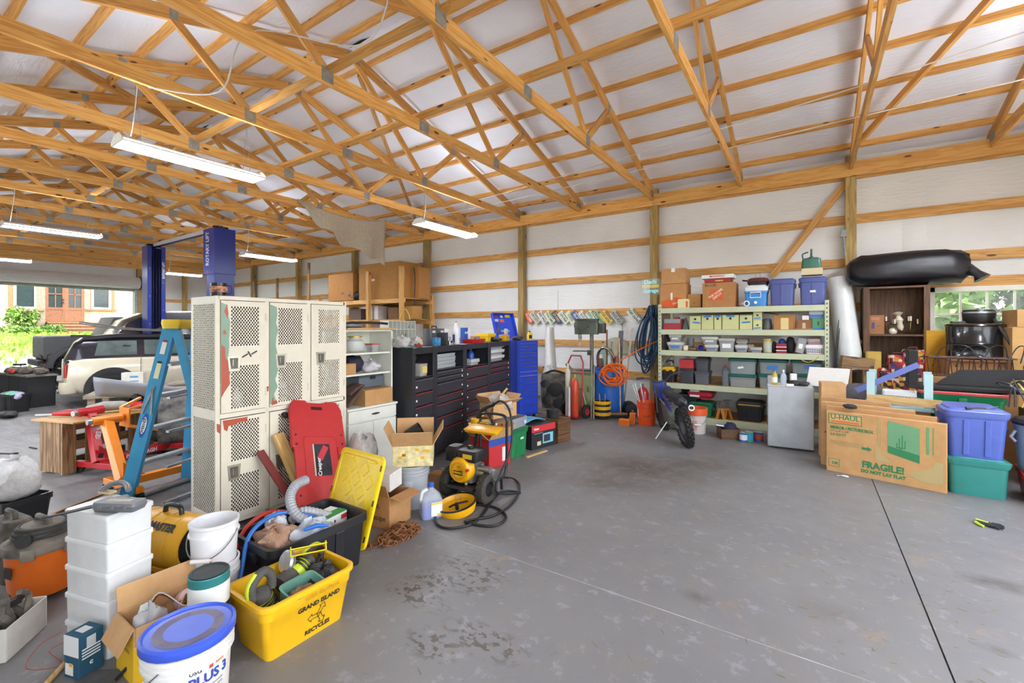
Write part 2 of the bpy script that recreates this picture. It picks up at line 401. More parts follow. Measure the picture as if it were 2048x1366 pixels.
for z in (.6, 1.25, 1.93, 2.6):
    board('girt', (XL+.03, YN, z), (XL+.03, 2.5, z), .036, .12, PINE2, fw); board('girt', (XL+.03, 6.2, z), (XL+.03, YW, z), .036, .12, PINE2, fw)
board('header_beam', (XL+.2, YN, 3.83), (XL+.2, YW, 3.83), .04, .24, PINE, fw); board('header_beam', (XL+.2, YN, 4.07), (XL+.2, YW, 4.07), .04, .22, PINE, fw)
# ---- near wall (behind the camera) with two open doorways, end wall
nw = empty_struct('wall_front')
for x0, x1, z0, z1 in ((3.0, XR, 0, 4.6), (-5.2, -1.2, 0, 4.6), (XL, -10.5, 0, 4.6), (-1.2, 3.0, 2.7, 4.6), (-10.5, -5.2, 3.6, 4.6)):
    MB().box(x0, x1, YN-.06, YN, z0, z1).build('insulation_panel', INS_W, nw)
er = empty_struct('wall_right')
for y0, y1, z0, z1 in ((YN, .2, 0, 6), (5.3, YW+.06, 0, 6), (.2, 5.3, 3.6, 6)): MB().box(XR, XR+.06, y0, y1, z0, z1).build('insulation_panel', INS_W, er)
for z in (.6, 1.25, 1.93, 2.6, 3.3): board('girt', (XR-.02, 5.32, z), (XR-.02, YW, z), .036, .12, PINE2, er)
# ---- roof: insulation strips between purlins
ceil = empty_struct('ceiling')
PUR = [.3+.583*k for k in range(8)]          # distance from the ridge
def roofstrip(x0, x1, s):
    sd_ = random.random()*20; W = YW-RIDGE+.15
    wr = .014 if s > 0 else .035
    def fn(u, v):
        dd = W*v; y = RIDGE+s*dd; f = ((dd-.3)/.583) % 1
        sag = (.03 if s > 0 else .06)*math.sin(PI*f)*(.6+.4*math.sin(sd_+int((dd-.3)/.583)*2.1))
        z = chord_z(y)+.078+.09-sag*math.sin(PI*u)**.5-wr*math.sin(9*u+sd_+3*v)*math.sin(PI*f)*math.sin(PI*u)
        return (x0+(x1-x0)*u, y, z)
    MB().grid(fn, 8, 48).build('insulation_panel', INS_R, ceil, smooth=60)
x = XL
while x < XR-.05:
    x1 = min(x+1.22, XR)
    for s in (1, -1): roofstrip(x, x1, s)
    x = x1
for s in (1, -1):
    for dd in PUR:
        y = RIDGE+s*dd; z = chord_z(y)+.078+.045; a = math.atan(SL)*s
        up = (0, math.sin(a), math.cos(a))
        for x0, x1 in ((XL, -14.7), (-14.7, -8.6), (-8.6, -2.52), (-2.52, XR)):
            board('purlin', (x0, y, z), (x1, y, z), .045, .09, PINE, ceil, up=up)
    MB().add([(XL, RIDGE, 5.8), (XR, RIDGE, 5.8), (XR, RIDGE+s*4.9, 5.8-SL*4.9), (XL, RIDGE+s*4.9, 5.8-SL*4.9)], [(0, 1, 2, 3)]).build('metal_roofing', C('8a8d8a', 'dull'), ceil)
# ---- roof trusses, one thing each
PLATE = C('9c9d98', 'dull', rough=.5)
def truss_parts(t):
    Yh = 8.7-RIDGE
    board('bottom_chord', (0, RIDGE-4.55, 4.07), (0, RIDGE-.1, 4.07), .038, .14, PINE, t); board('bottom_chord', (0, RIDGE-.1, 4.07), (0, RIDGE+4.53, 4.07), .038, .14, PINE, t)
    for s in (1, -1):
        board('top_chord', (0, RIDGE, 5.53), (0, RIDGE+s*4.62, 5.53-SL*4.62), .038, .14, PINE, t)
        board('web', (0, RIDGE+s*.05, 5.46), (0, RIDGE+s*1.44, 4.13), .036, .09, PINE, t)
        board('web', (0, RIDGE+s*1.46, 4.13), (0, RIDGE+s*2.22, chord_z(RIDGE+2.22)-.05), .036, .09, PINE, t)
        board('heel_block', (0, RIDGE+s*4.5, 4.0), (0, RIDGE+s*4.5, 4.25), .036, .1, PINE, t)
        for e in (1, -1):
            for (y, z, a, b) in ((1.45, 4.09, .13, .15), (2.22, chord_z(RIDGE+2.22)-.02, .08, .1), (4.4, 4.12, .2, .1)):
                MB().cb((e*.0205, RIDGE+s*y, z), (.003, a, b)).build('gusset_plate', PLATE, t)
    for e in (1, -1):
        MB().cb((e*.0205, RIDGE, 5.5), (.003, .22, .14)).build('gusset_plate', PLATE, t); MB().cb((e*.0205, RIDGE-.1, 4.07), (.003, .16, .13)).build('gusset_plate', PLATE, t)
TX = [.53-1.525*k for k in range(-2, 14)]
ORD = ['first', 'second', 'third', 'fourth', 'fifth', 'sixth', 'seventh', 'eighth', 'ninth', 'tenth', 'eleventh', 'twelfth', 'thirteenth', 'fourteenth', 'fifteenth', 'sixteenth']
tr0 = None
for i, x in enumerate(TX):
    lb = f'timber roof truss with metal plates, {ORD[i]} of the row counted from the window end'
    if tr0 is None:
        tr0 = thing('roof_truss', lb, 'roof truss', (x, 0, 0), group='timber roof trusses'); truss_parts(tr0)
    else: dup(tr0, (x, 0, 0), 0, lb)
for y, z in ((2.74, 4.16), (3.95, 4.16)):
    for x0, x1 in ((XL+.1, -14.9), (-14.9, -8.8), (-8.8, -2.4), (-2.4, XR)):
        board('lateral_brace', (x0, y, z), (x1-.003, y, z), .09, .038, PINE, ceil)
board('diagonal_brace', (.56, 8.3, 4.24), (2.4, 4.3, 5.38), .038, .1, PINE, ceil, up=(0, .29, 1))
board('diagonal_brace', (-5.62, 4.3, 5.35), (-8.6, 8.4, 4.3), .038, .09, PINE2, ceil)
board('diagonal_brace', (-9.9, 1.0, 4.65), (-14.2, 3.9, 5.3), .038, .1, PINE2, ceil)
board('diagonal_brace', (-5.75, -.2, 4.4), (-9.9, 3.6, 5.36), .038, .12, PINE2, ceil)
# ================================================================ kit of builders used below
def front(A, B, depth):
    """A, B: left and right ends of a front edge on the floor -> centre, turn, width (local -Y faces the viewer)"""
    A, B = Vector(A), Vector(B); rz = yaw2(A, B); y = Vector((-math.sin(math.radians(rz)), math.cos(math.radians(rz)), 0))
    return (A+B)/2+y*depth/2, rz, (B-A).to_2d().length
def hexagon(): pass
def carton(label, loc, rz, sx, sy, sz, mat=CARD, open_=0, tape=None, name='cardboard_box', group=None, flap=.45, cat='box', lean=None):
    t = thing(name, label, cat, loc, rz, group)
    b = MB(); w_ = .006
    if open_:
        b.box(-sx/2, sx/2, -sy/2, sy/2, 0, w_)
        for s in (-1, 1):
            b.box(s*sx/2-(w_ if s > 0 else 0), s*sx/2+(0 if s > 0 else w_), -sy/2, sy/2, 0, sz)
            b.box(-sx/2+w_, sx/2-w_, s*sy/2-(w_ if s > 0 else 0), s*sy/2+(0 if s > 0 else w_), 0, sz)
    else: b.box(-sx/2, sx/2, -sy/2, sy/2, 0, sz)
    b.build('body', mat, t, bv=.003)
    if open_:
        fl = min(sx, sy)*flap
        for i, (a, l, off) in enumerate(((0, sx, sy/2), (180, sx, sy/2), (90, sy, sx/2), (270, sy, sx/2))):
            ang = open_ if not isinstance(open_, (list, tuple)) else open_[i]
            if ang is None: continue
            M = RZ(a) @ TR(0, off, sz) @ RX(ang)       # 0 = standing up, negative = folded outwards
            MB().box(-l/2+.003, l/2-.003, -.003, .003, 0, fl).build('flap', mat, t, M=M)
    elif tape is not None:
        MB().box(-.03, .03, -sy/2-.001, sy/2+.001, sz*.0+sz-.06, sz+.001).build('tape', tape, t)
    return t
def tote(label, loc, rz, sx, sy, h, col, lid=None, taper=.84, name='storage_tote', ribs=2, group=None, rim=.018, cat='storage tote', wall=.006, latch=None, kind='plastic', lidh=.035, mat=None):
    t = thing(name, label, cat, loc, rz, group); m = mat or C(col, kind)
    k = taper; r = min(sx, sy)*.12
    pr = [(0, sx*k, sy*k, r*.8), (.02, sx*(k+.015), sy*(k+.015), r), (h-.05, sx*.965, sy*.965, r), (h-.045, sx*.965+rim, sy*.965+rim, r), (h, sx+rim*.3, sy+rim*.3, r)]
    if not lid: pr += [(h, sx*.965-2*wall, sy*.965-2*wall, r), (.03, sx*k-2*wall, sy*k-2*wall, r)]
    b = MB().rr(pr, 4)
    b.build('body', m, t, smooth=40)
    if ribs:
        for s in (-1, 1):
            for i in range(ribs):
                x = (i-(ribs-1)/2)*sx*.34
                MB().at(TR(x, s*sy*.5*.915, h*.45) @ RX(s*-math.degrees(math.atan2(sy*(.965-k)/2, h)))).box(-.05*sx, .05*sx, -.012, .012, -h*.4, h*.4).build('rib', m, t, bv=.006)
        for s in (-1, 1):
            MB().at(TR(s*sx*.5*.985, 0, h-.075)).rr([(-.03, .03, sy*.35, .01), (.03, .045, sy*.38, .01)], 2).build('handle', m, t, smooth=40)
    if lid:
        l = MB().rr([(h-.03, sx+.01, sy+.01, r), (h+lidh*.3, sx+.022, sy+.022, r), (h+lidh*.6, sx, sy, r), (h+lidh*.6, sx*.9, sy*.86, r), (h+lidh, sx*.88, sy*.84, r)], 4)
        l.build('lid', lid if not isinstance(lid, str) else C(lid, kind), t, smooth=40)
    if latch:
        for s in (-1, 1): MB().cb((s*sx*.25, -sy*.5-.008, h-.05), (.05, .012, .08)).build('latch', C(latch), t, bv=.003)
    return t
def bucket(label, loc, r, h, col, lid=None, rz=0, bail=True, name='bucket', group=None, rings=3, mat=None, M=None, rimmat=None, bailrest=True):
    t = thing(name, label, 'bucket', loc, rz, group, M=M); m = mat or C(col, 'plastic')
    pr = [(r*.86, 0), (r*.88, .008), (r*.97, h*.72)]
    for i in range(rings): z = h*(.74+.07*i); pr += [(r*.97, z), (r*1.05, z+.004), (r*1.05, z+.012), (r*.98, z+.016)]
    pr += [(r*.99, h-.02), (r*1.04, h-.015), (r*1.04, h)]
    if not lid: pr += [(r*.97, h), (r*.84, .012)]
    MB().lathe(pr, 28).build('body', m, t, smooth=45)
    if rimmat: MB().lathe([(r*1.0, h*.73), (r*1.07, h*.74), (r*1.09, h+.004), (r*.96, h+.004), (r*.94, h*.8)], 28, False, False).build('rim', rimmat, t, smooth=45)
    if lid: MB().lathe([(r*1.06, h-.025), (r*1.09, h-.02), (r*1.09, h+.008), (r*1.02, h+.014), (r*.98, h+.004), (r*.9, h+.002), (.02, h+.006)], 28).build('lid', C(lid), t, smooth=45)
    if bail:
        z0 = h*.82; pts = [(r*1.06*math.cos(a), -abs(math.sin(a))*r*1.12-.004, z0-(math.sin(a)*h*.42 if bailrest else -math.sin(a)*r*.9)) for a in [PI*i/14 for i in range(15)]]
        MB().tube(pts, .003, 6).build('bail', STEEL, t, smooth=60)
        i = 7; p = pts[7]
        MB().cyl((p[0]-.045, p[1], p[2]), (p[0]+.045, p[1], p[2]), .011, 10).build('grip', C('e8e8e8'), t, smooth=60)
    return t
def turned(name, label, cat, loc, prof, mat, n=20, rz=0, group=None, parts=(), M=None):
    """a round thing: body profile plus (part name, profile, material) pieces"""
    t = thing(name, label, cat, loc, rz, group, M=M)
    MB().lathe(prof, n).build('body', mat, t, smooth=40)
    for nm, pf, mt in parts: MB().lathe(pf, n).build(nm, mt, t, smooth=40)
    return t
def can(label, loc, r, h, body, band=None, lid='b8bab8', name='paint_can', group=None, M=None, cat='can'):
    t = thing(name, label, cat, loc, random.uniform(0, 360), group, M=M)
    MB().lathe([(r*.98, 0), (r*1.01, .004), (r, .008), (r, h-.008), (r*1.02, h-.004), (r*1.0, h)], 24).build('body', C(body, 'paint'), t, smooth=40)
    MB().lathe([(r*.93, h-.004), (r*.95, h+.004), (r*.8, h+.004), (r*.78, h+.0015), (.005, h+.0015)], 24).build('lid', C(lid, 'dull'), t, smooth=40)
    if band: MB().lathe([(r*1.004, h*.2), (r*1.006, h*.2), (r*1.006, h*.8), (r*1.004, h*.8)], 24, False, False).build('label_band', C(band, 'paper'), t, smooth=40)
    return t
def bottle(label, loc, r, h, col, cap='d8d8d8', name='bottle', group=None, mat=None, cat='bottle', neck=.3, band=None):
    t = thing(name, label, cat, loc, random.uniform(0, 360), group)
    MB().lathe([(r*.9, 0), (r, .006), (r, h*.58), (r*.85, h*.68), (r*neck, h*.82), (r*neck, h*.9)], 18).build('body', mat or C(col), t, smooth=40)
    MB().lathe([(r*neck*1.2, h*.88), (r*neck*1.2, h)], 14).build('cap', C(cap), t, smooth=40)
    if band: MB().lathe([(r*1.01, h*.15), (r*1.015, h*.15), (r*1.015, h*.5), (r*1.01, h*.5)], 18, False, False).build('label_band', C(band, 'paper'), t, smooth=40)
    return t
def crumple(c, s, seed, jit=.18, n=18, m=12):
    """a lumpy bag-like body"""
    rnd = random.Random(seed); ph = [rnd.uniform(0, 6) for _ in range(8)]
    L = []
    for i in range(m+1):
        a = PI*i/m; l = []
        for j in range(n):
            b = 2*PI*j/n; k = 1+jit*(math.sin(3*b+ph[0]+2*a)*.45+math.sin(5*b+ph[1]-3*a)*.3+math.sin(9*b+ph[2]+7*a)*.2+rnd.uniform(-.25, .25))
            R = max(math.sin(a)**.7, .03); l.append((c[0]+s[0]*k*R*math.cos(b), c[1]+s[1]*k*R*math.sin(b), c[2]+max(-1, -math.cos(a)*(k if i > m/2 else 1))*s[2]))
        L.append(l)
    return MB().loops(L)
def bag(label, loc, s, mat, seed=1, name='plastic_bag', group=None, jit=.18, rz=0, cat='bag', knot=True, smooth=50):
    t = thing(name, label, cat, loc, rz, group)
    crumple((0, 0, s[2]*.97), s, seed, jit).build('body', mat, t, smooth=smooth)
    if knot: MB().tube([(0, 0, s[2]*1.9), (.01, 0, s[2]*2.05), (.0, .01, s[2]*2.2)], [s[0]*.12, s[0]*.06, s[0]*.16], 8).build('tied_neck', mat, t, smooth=60)
    return t
def rod(name, label, cat, p, q, r, mat, n=8, group=None, r2=None, parts=()):
    p, q = Vector(p), Vector(q); t = thing(name, label, cat, p, 0, group)
    MB().tube([(0, 0, 0), q-p], [r, r2 or r], n).build('shaft', mat, t, smooth=50)
    return t
def wire(name, label, cat, pts, r, mat, k=6, n=6, group=None):
    return single(name, MB().tube(smoothpath(pts, k), r, n), mat, label, cat, group=group, smooth=60)
def wheel(name, parent, M, r, w_, tyre=RUB, rim=STEEL, hub=.55, knobs=0, kn=.0):
    """axis along local Y"""
    o = MB().at(RX(90)).lathe([(r*hub, -w_*.42), (r*.85, -w_/2), (r*.96, -w_*.42), (r, -w_*.25), (r, w_*.25), (r*.96, w_*.42), (r*.85, w_/2), (r*hub, w_*.42)], 32, False, False)
    if knobs:
        for i in range(knobs):
            for s in (-1, 0, 1):
                a = 360*(i+.5*(s == 0))/knobs; o.at(RY(a) @ TR(0, s*w_*.3, r)).box(-r*2.0/knobs, r*2.0/knobs, -w_*.12, w_*.12, -.008, kn)
        o.X = None
    o = o.build(name, tyre, parent, smooth=40, M=M)
    MB().at(RX(90)).lathe([(.02, -w_*.2), (r*hub*.5, -w_*.28), (r*hub*.9, -w_*.2), (r*hub*1.02, -w_*.42), (r*hub*1.02, w_*.42), (r*hub*.9, w_*.2), (r*hub*.5, w_*.28), (.02, w_*.2)], 24).build('rim', rim, o, smooth=40)
    return o
def label_plate(parent, M, w_, h, mat, name='label'):
    return MB().box(-w_/2, w_/2, -h/2, h/2, 0, .0012).build(name, mat, parent, M=M)
WORDS = C('2a2a2a', 'paper')
# ================================================================ hanging shop lights
TUBE = C('eef4ff', 'plastic', emit=LAMP, var=0., bump=0)
SHOPW = C('e9e9e6', 'paint')
def shop_light(x, y0, y1, z, label, top=4.0):
    t = thing('shop_light', label, 'ceiling light', (x, (y0+y1)/2, z), 0, 'hanging fluorescent shop lights'); l = (y1-y0)/2
    for s in (-1, 1): MB().at(Matrix(((1, 0, 0, 0), (0, 0, 1, 0), (0, 1, 0, 0), (0, 0, 0, 1)))).prism([(s*.15, 0), (s*.155, .012), (s*.042, .08), (s*.038, .07)], -l, l).build('reflector', SHOPW, t)
    for s in (-1, 1): MB().at(Matrix(((1, 0, 0, 0), (0, 0, 1, 0), (0, 1, 0, 0), (0, 0, 0, 1)))).prism([(-.155, 0), (-.155, .03), (-.07, .095), (.07, .095), (.155, .03), (.155, 0)], s*l-.006, s*l+.006).build('end_cap', SHOPW, t)
    MB().box(-.03, .03, -l, l, .045, .085).build('ballast_cover', SHOPW, t, bv=.004)
    for dx in (-.11, -.038, .038, .11): MB().cyl((dx, -l+.02, .028), (dx, l-.02, .028), .0125, 8).build('tube', TUBE, t, smooth=60)
    for s in (-1, 1):
        MB().tube([(0, s*(l-.15)-.04, .1), (0, s*(l-.15), top-z), (0, s*(l-.15)+.04, .1)], .003, 5).build('hanging_chain', STEEL, t)
    MB().tube(smoothpath([(.03, -l+.1, .1), (.05, -l+.12, .3), (.0, -l+.16, top-z)]), .005, 6).build('cord', C('d8d8d4'), t, smooth=60)
    return t
shop_light(-5.64, 1.5, 2.86, 3.36, 'hanging four-tube shop light, largest of all, high above the blue stepladder')
shop_light(-5.64, 5.55, 7.02, 3.36, 'hanging shop light beside the draped cloth, in front of the long wall')
shop_light(-11.67, 1.55, 2.85, 3.32, 'hanging shop light above the grey truck, left of the blue lift')
shop_light(-11.67, 5.5, 6.85, 3.34, 'hanging shop light just right of the lettered lift column')
shop_light(-17.75, 5.95, 7.0, 3.33, 'small far shop light between the two blue lift columns')
shop_light(-17.75, 1.6, 2.9, 3.33, 'small far shop light in front of the roller door\'s left end')
shop_light(2.05, 5.5, 6.86, 3.36, 'hanging shop light beyond the picture\'s right edge near the window')  # unseen fixture, added to brighten the right wall and ceiling
shop_light(2.05, 2.9, 4.26, 3.36, 'added hanging fill light near the end doorway at the window end')  # second unseen fixture, added as fill for the window end
# ================================================================ outside
def ground_mat():
    m = bpy.data.materials.new('lawn_and_gravel'); nt, b = nodes(m); L = nt.links.new
    tc = N(nt, 'TexCoord'); sp = N(nt, 'SeparateXYZ'); L(tc.outputs['Object'], sp.inputs[0])
    n = N(nt, 'TexNoise', i_Scale=.45, i_Detail=6.); L(tc.outputs['Object'], n.inputs['Vector'])
    ma = N(nt, 'Math', operation='MULTIPLY_ADD'); ma.inputs[1].default_value = 9.; L(n.outputs['Fac'], ma.inputs[0]); L(sp.outputs[0], ma.inputs[2])
    mr = N(nt, 'MapRange'); mr.inputs[1].default_value = -20.8; mr.inputs[2].default_value = -19.6; L(ma.outputs[0], mr.inputs[0])
    n2 = N(nt, 'TexNoise', i_Scale=7., i_Detail=6.); L(tc.outputs['Object'], n2.inputs['Vector'])
    g = N(nt, 'ValToRGB'); L(n2.outputs['Fac'], g.inputs[0]); g.color_ramp.elements[0].position = .3; g.color_ramp.elements[0].color = lin('58802a'); g.color_ramp.elements[1].position = .7; g.color_ramp.elements[1].color = lin('a6b862')
    s = N(nt, 'ValToRGB'); L(n2.outputs['Fac'], s.inputs[0]); s.color_ramp.elements[0].color = lin('8d8a80'); s.color_ramp.elements[1].color = lin('c9c4b8')
    mx = N(nt, 'Mix', data_type='RGBA'); L(mr.outputs[0], mx.inputs['Factor']); L(g.outputs[0], mx.inputs[6]); L(s.outputs[0], mx.inputs[7])
    L(mx.outputs[2], b.inputs['Base Color']); b.inputs['Roughness'].default_value = .95
    return m
def gz(X):
    if X > -21.5: return -.03
    return 1.2*min(1, max(0, (-21.5-X)/9.0))**.9-.03
def gnd(u, v):
    X = -20.85-45*u; return (X, -25+60*v, gz(X)+.03*math.sin(X*2.1+v*40)*(u > .01))
gr = MB().grid(gnd, 60, 60).build('ground', ground_mat(), smooth=60); struct(gr)
rnd = random.Random(4); b = MB()
for i in range(5200):                      # lawn: uncountable blades in tufts
    X = -22.5-rnd.random()**1.2*9.5; Y = 1.5+rnd.random()*13
    if X > -25.5 and rnd.random() < .75: continue
    z = gz(X); h = rnd.uniform(.06, .2); a = rnd.uniform(0, 6.3); dx, dy = .05*math.cos(a), .05*math.sin(a)
    b.add([(X-dx, Y-dy, z-.02), (X+dx, Y+dy, z-.02), (X+dx*.6+rnd.uniform(-.06, .06), Y+dy*.6, z+h), (X-dx*.9, Y-dy*.9+rnd.uniform(-.06, .06), z+h*.8)], [(0, 1, 2, 3)])
tag(b.build('grass', C('8fae45', 'leaf', var=.3)), 'sunlit green grass on the slope outside the roller door', 'grass', kind='stuff')
# far side ground behind the long wall and in front
struct(MB().box(3.7, 40, -30, 9.0, -.3, -.03).build('ground_end', C('c4c0b4', 'stone')))
struct(MB().box(-21, 40, 9.0, 45, -.3, -.02).build('ground_behind', C('5a7038', 'leaf')))
struct(MB().box(-40, 3.7, -30, YN-3.1, -.3, -.03).build('ground_front', C('c4c0b4', 'stone')))
# ---- the house across the yard
HX = -33.0; HZ = 1.88
hs_ = thing('house', 'cream board-sided house with brown double doors seen through the roller door', 'house', (HX, 0, 0))
SID = C('d8cdb2', 'matte'); DOORW = wood('door_timber', '8a5a3c', '6a4029', kn=.01); TRIMW = wood('rough_trim', '9b7350', '7c5a3c', kn=.03)
GLASSD = C('2f3a3c', 'plastic', rough=.06, var=.1, bump=0)
MB().box(-.3, -.06, -6, 16, .6, 5.5).build('wall', SID, hs_)
k = -6.0
while k < 16:
    if not (2.55 < k < 9.5 and False): MB().box(-.06, -.045, k, k+.26, 1.3, 5.5).build('siding_board', SID, hs_)
    k += .275
def hy(px): return AX(px, 600, HX)[1]
def hz(py, px): return AX(px, py, HX)[2]
def house_window(x0, x1, yb, nm):
    y0, y1, zb = hy(x0), hy(x1), hz(yb, (x0+x1)/2)
    f = MB().box(-.02, .05, y0-.1, y0, zb-.1, 3.9).box(-.02, .05, y1, y1+.1, zb-.1, 3.9).box(-.02, .05, y0, y1, zb-.1, zb).build('window', C('e8e6de', 'paint'), hs_)
    MB().box(-.03, .015, y0, y1, zb, 3.9).build('pane', GLASSD, f)
    for e in (y0-.27, y1+.1): MB().box(-.03, .03, e, e+.17, zb-.12, 3.9).build('casing', TRIMW, hs_)
    MB().box(-.03, .12, y0-.35, y1+.35, zb-.2, zb-.1).build('sill', TRIMW, hs_)
house_window(32.5, 68, 613.5, 'a'); house_window(187, 217, 615, 'b')
d0, d1, dm = hy(90), hy(168), hy(130.5); zb = hz(643, 130)
for a, c in ((d0, dm), (dm, d1)):
    dr = MB().box(-.02, .05, a, a+.12, zb, 4).box(-.02, .05, c-.12, c, zb, 4).box(-.02, .053, a, c, zb, zb+.28).box(-.02, .04, a+.1, c-.1, zb+.28, zb+.62).box(-.02, .053, a, c, zb+.62, zb+.74).build('door', DOORW, hs_)
    mid = (a+c)/2
    for y0, y1 in ((a+.12, mid-.02), (mid+.02, c-.12)):
        for z0, z1 in ((zb+.74, zb+1.42), (zb+1.47, zb+2.1)): MB().box(-.02, .01, y0, y1, z0, z1).build('pane', GLASSD, dr)
    MB().box(-.02, .04, mid-.02, mid+.02, zb+.7, 4).box(-.02, .04, a, c, zb+1.42, zb+1.47).build('muntin', DOORW, dr)
MB().cyl((.06, dm-.1, zb+1.0), (.12, dm-.1, zb+1.0), .04, 10).cyl((.06, dm-.1, zb+1.15), (.1, dm-.1, zb+1.15), .035, 10).build('door_knob', BLACK, hs_)
for e0, e1 in ((d0-.32, d0), (d1, d1+.24)): MB().box(-.03, .06, e0, e1, .9, 4).build('door_casing', GREYWOOD, hs_)
for i in range(4):
    z1 = zb-.03-i*.17; MB().box(.0, .5+.32*i, d0-.0, d1+1.2, z1-.06, z1).box(.0, .44+.32*i, d0+.05, d1+1.1, z1-.2, z1-.06).build('step', TRIMW, hs_, bv=.01)
def foliage(mb, c, s, n, sz, seed):
    r_ = random.Random(seed)
    for i in range(n):
        a, e, k = r_.uniform(0, 6.28), r_.uniform(-1, 1), r_.random()**.4
        p = Vector((c[0]+s[0]*k*math.cos(a)*math.sqrt(1-e*e), c[1]+s[1]*k*math.sin(a)*math.sqrt(1-e*e), c[2]+s[2]*k*e))
        q = Matrix.Rotation(r_.uniform(0, 6.28), 3, Vector((r_.uniform(-1, 1), r_.uniform(-1, 1), r_.uniform(.2, 1))).normalized())
        u, v_ = q @ Vector((sz, 0, 0)), q @ Vector((0, sz*.55, 0)); mb.add([p-u, p-v_*.9+u*.1, p+u, p+v_*.9+u*.1], [(0, 1, 2, 3)])
    return mb
LEAF1, LEAF2, LEAF3 = C('5e8a34', 'leaf'), C('7aa040', 'leaf'), C('3f6a28', 'leaf')
def shrub(label, loc, s, n, sz, mat, seed, trunk=None, name='shrub', cat='shrub', lumps=5):
    t = thing(name, label, cat, loc); r_ = random.Random(seed); b = MB()
    for i in range(lumps):
        c = (r_.uniform(-.6, .6)*s[0], r_.uniform(-.6, .6)*s[1], s[2]*(.35+.5*i/lumps)*1.3)
        foliage(b, c, (s[0]*.6, s[1]*.6, s[2]*.4), n//lumps, sz, seed*9+i)
    b.build('foliage', mat, t)
    st = MB()
    for i in range(3): st.tube([(0, 0, -.1), (r_.uniform(-.2, .2)*s[0], r_.uniform(-.2, .2)*s[1], s[2]*.6), (r_.uniform(-.5, .5)*s[0], r_.uniform(-.5, .5)*s[1], s[2]*1.3)], [trunk or .03, (trunk or .03)*.7, .01], 6)
    st.build('stem', C('4a3a2a', 'matte'), t); return t
shrub('climbing vine on the house wall below the left window', (HX+.5, hy(42), 1.3), (.35, .7, 1.0), 700, .09, LEAF2, 3, name='climbing_vine', cat='vine')
shrub('leafy weeds at the foot of the house wall', (HX+1.0, hy(30)-.2, 1.1), (.7, 1.1, .4), 600, .09, LEAF2, 5)
shrub('low bush growing beside the wooden house steps', (HX+1.1, hy(75), 1.1), (.6, 1.0, .45), 600, .09, LEAF1, 6)
shrub('small weeds in front of the wooden house steps', (HX+2.2, hy(150), 1.0), (.4, .8, .25), 300, .07, LEAF2, 7)
# trees and shrubs beyond the small window
for i, (x, y, sx, sz, lb, mt) in enumerate(((2.6, 11.6, 1.3, 1.5, 'yellow-green bush close outside the small window', LEAF2), (6.4, 13.4, 1.6, 2.3, 'dark green tree to the right outside the small window', LEAF3), (1.6, 15.2, 1.7, 2.6, 'tall green tree behind the bush outside the small window', LEAF1), (5.4, 18.6, 2.4, 3.2, 'deep green tree furthest outside the small window', LEAF3))):
    shrub(lb, (x, y, 0), (sx, sx, sz), 2600, .16, mt, 20+i, .08, 'leafy_tree', 'tree', 7)
# ================================================================ roll-up door and side window
rd = thing('door_1', None, None, (XL+.25, (DY0+DY1)/2, 0)); struct(rd)
W2 = (DY1-DY0)/2+.1; DOORM = C('d4d2cc', 'paint', rough=.4)
b = MB().at(TR(0, 0, 3.18) @ RX(90))
pr = []
b.lathe([(.03, -W2), (.2, -W2), (.2, W2), (.03, W2)], 26); b.X = None; b.build('coiled_curtain', DOORM, rd, smooth=20)
for i in range(7):
    a = math.radians(-80+i*28); MB().at(TR(.2*math.cos(a), 0, 3.18+.2*math.sin(a)) @ RY(-math.degrees(a))).box(-.012, .01, -W2, W2, -.028, .028).build('slat', DOORM, rd, bv=.008)
for i in range(2): MB().box(-.2, -.18, -W2+.05, W2-.05, 2.96+i*.08, 3.03+i*.08).build('slat', DOORM, rd, bv=.01)
MB().box(-.23, -.15, -W2+.03, W2-.03, 2.88, 2.96).build('bottom_bar', C('8a9280', 'dull'), rd, bv=.006)
for s in (-1, 1):
    MB().box(-.2, -.1, s*(W2-.04)-.06, s*(W2-.04)+.06, 0, 3.1).build('guide_rail', GALV, rd, bv=.004)
    MB().at(TR(0, s*(W2+.02), 3.18) @ RX(90)).lathe([(.02, -.015), (.23, -.015), (.23, .015), (.02, .015)], 24).build('end_bracket', C('4a4a4a', 'dull'), rd)
MB().cyl((0, W2, 3.18), (0, W2+.25, 3.18), .025, 8).cyl((.05, W2+.2, 3.18), (-.05, W2+.2, 3.18), .05, 8).build('axle', C('333333', 'dull'), rd)
win = thing('window_1', None, None, (0, 0, 0)); struct(win)
FR = C('e6e4d8', 'paint'); y0 = 8.80
b = MB().box(WX0, WX0+.07, y0, YW+.08, WZ0, WZ1).box(WX1-.07, WX1, y0, YW+.08, WZ0, WZ1).box(WX0, WX1, y0, YW+.08, WZ1-.07, WZ1).box(WX0, WX1, y0, YW+.08, WZ0, WZ0+.07).build('window_frame', FR, win, bv=.004)
nx, nz = 6, 4; cw = (WX1-WX0-.14)/nx; ch = (WZ1-WZ0-.14)/nz; xw0, zw0 = WX0+.07, WZ0+.07
cols_ = [xw0, AY(1921, 600, 8.87)[0], AY(1974, 600, 8.87)[0], AY(2027, 600, 8.87)[0], WX1-.07]; rows_ = [zw0, AY(1921, 664, 8.87)[2]-.35, AY(1921, 628.5, 8.87)[2], WZ1-.07]
cols_[3] = cols_[2]+(cols_[2]-cols_[1])
for x_ in cols_[1:-1]: MB().box(x_-.011, x_+.011, 8.86, 8.89, zw0, WZ1-.07).build('muntin', FR, win)
for z_ in rows_[1:-1]: MB().box(xw0, WX1-.07, 8.858, 8.892, z_-.011, z_+.011).build('muntin', FR, win)
GL = C('f4f8f8', 'plastic', alpha=.12, rough=.03, var=0., bump=0)
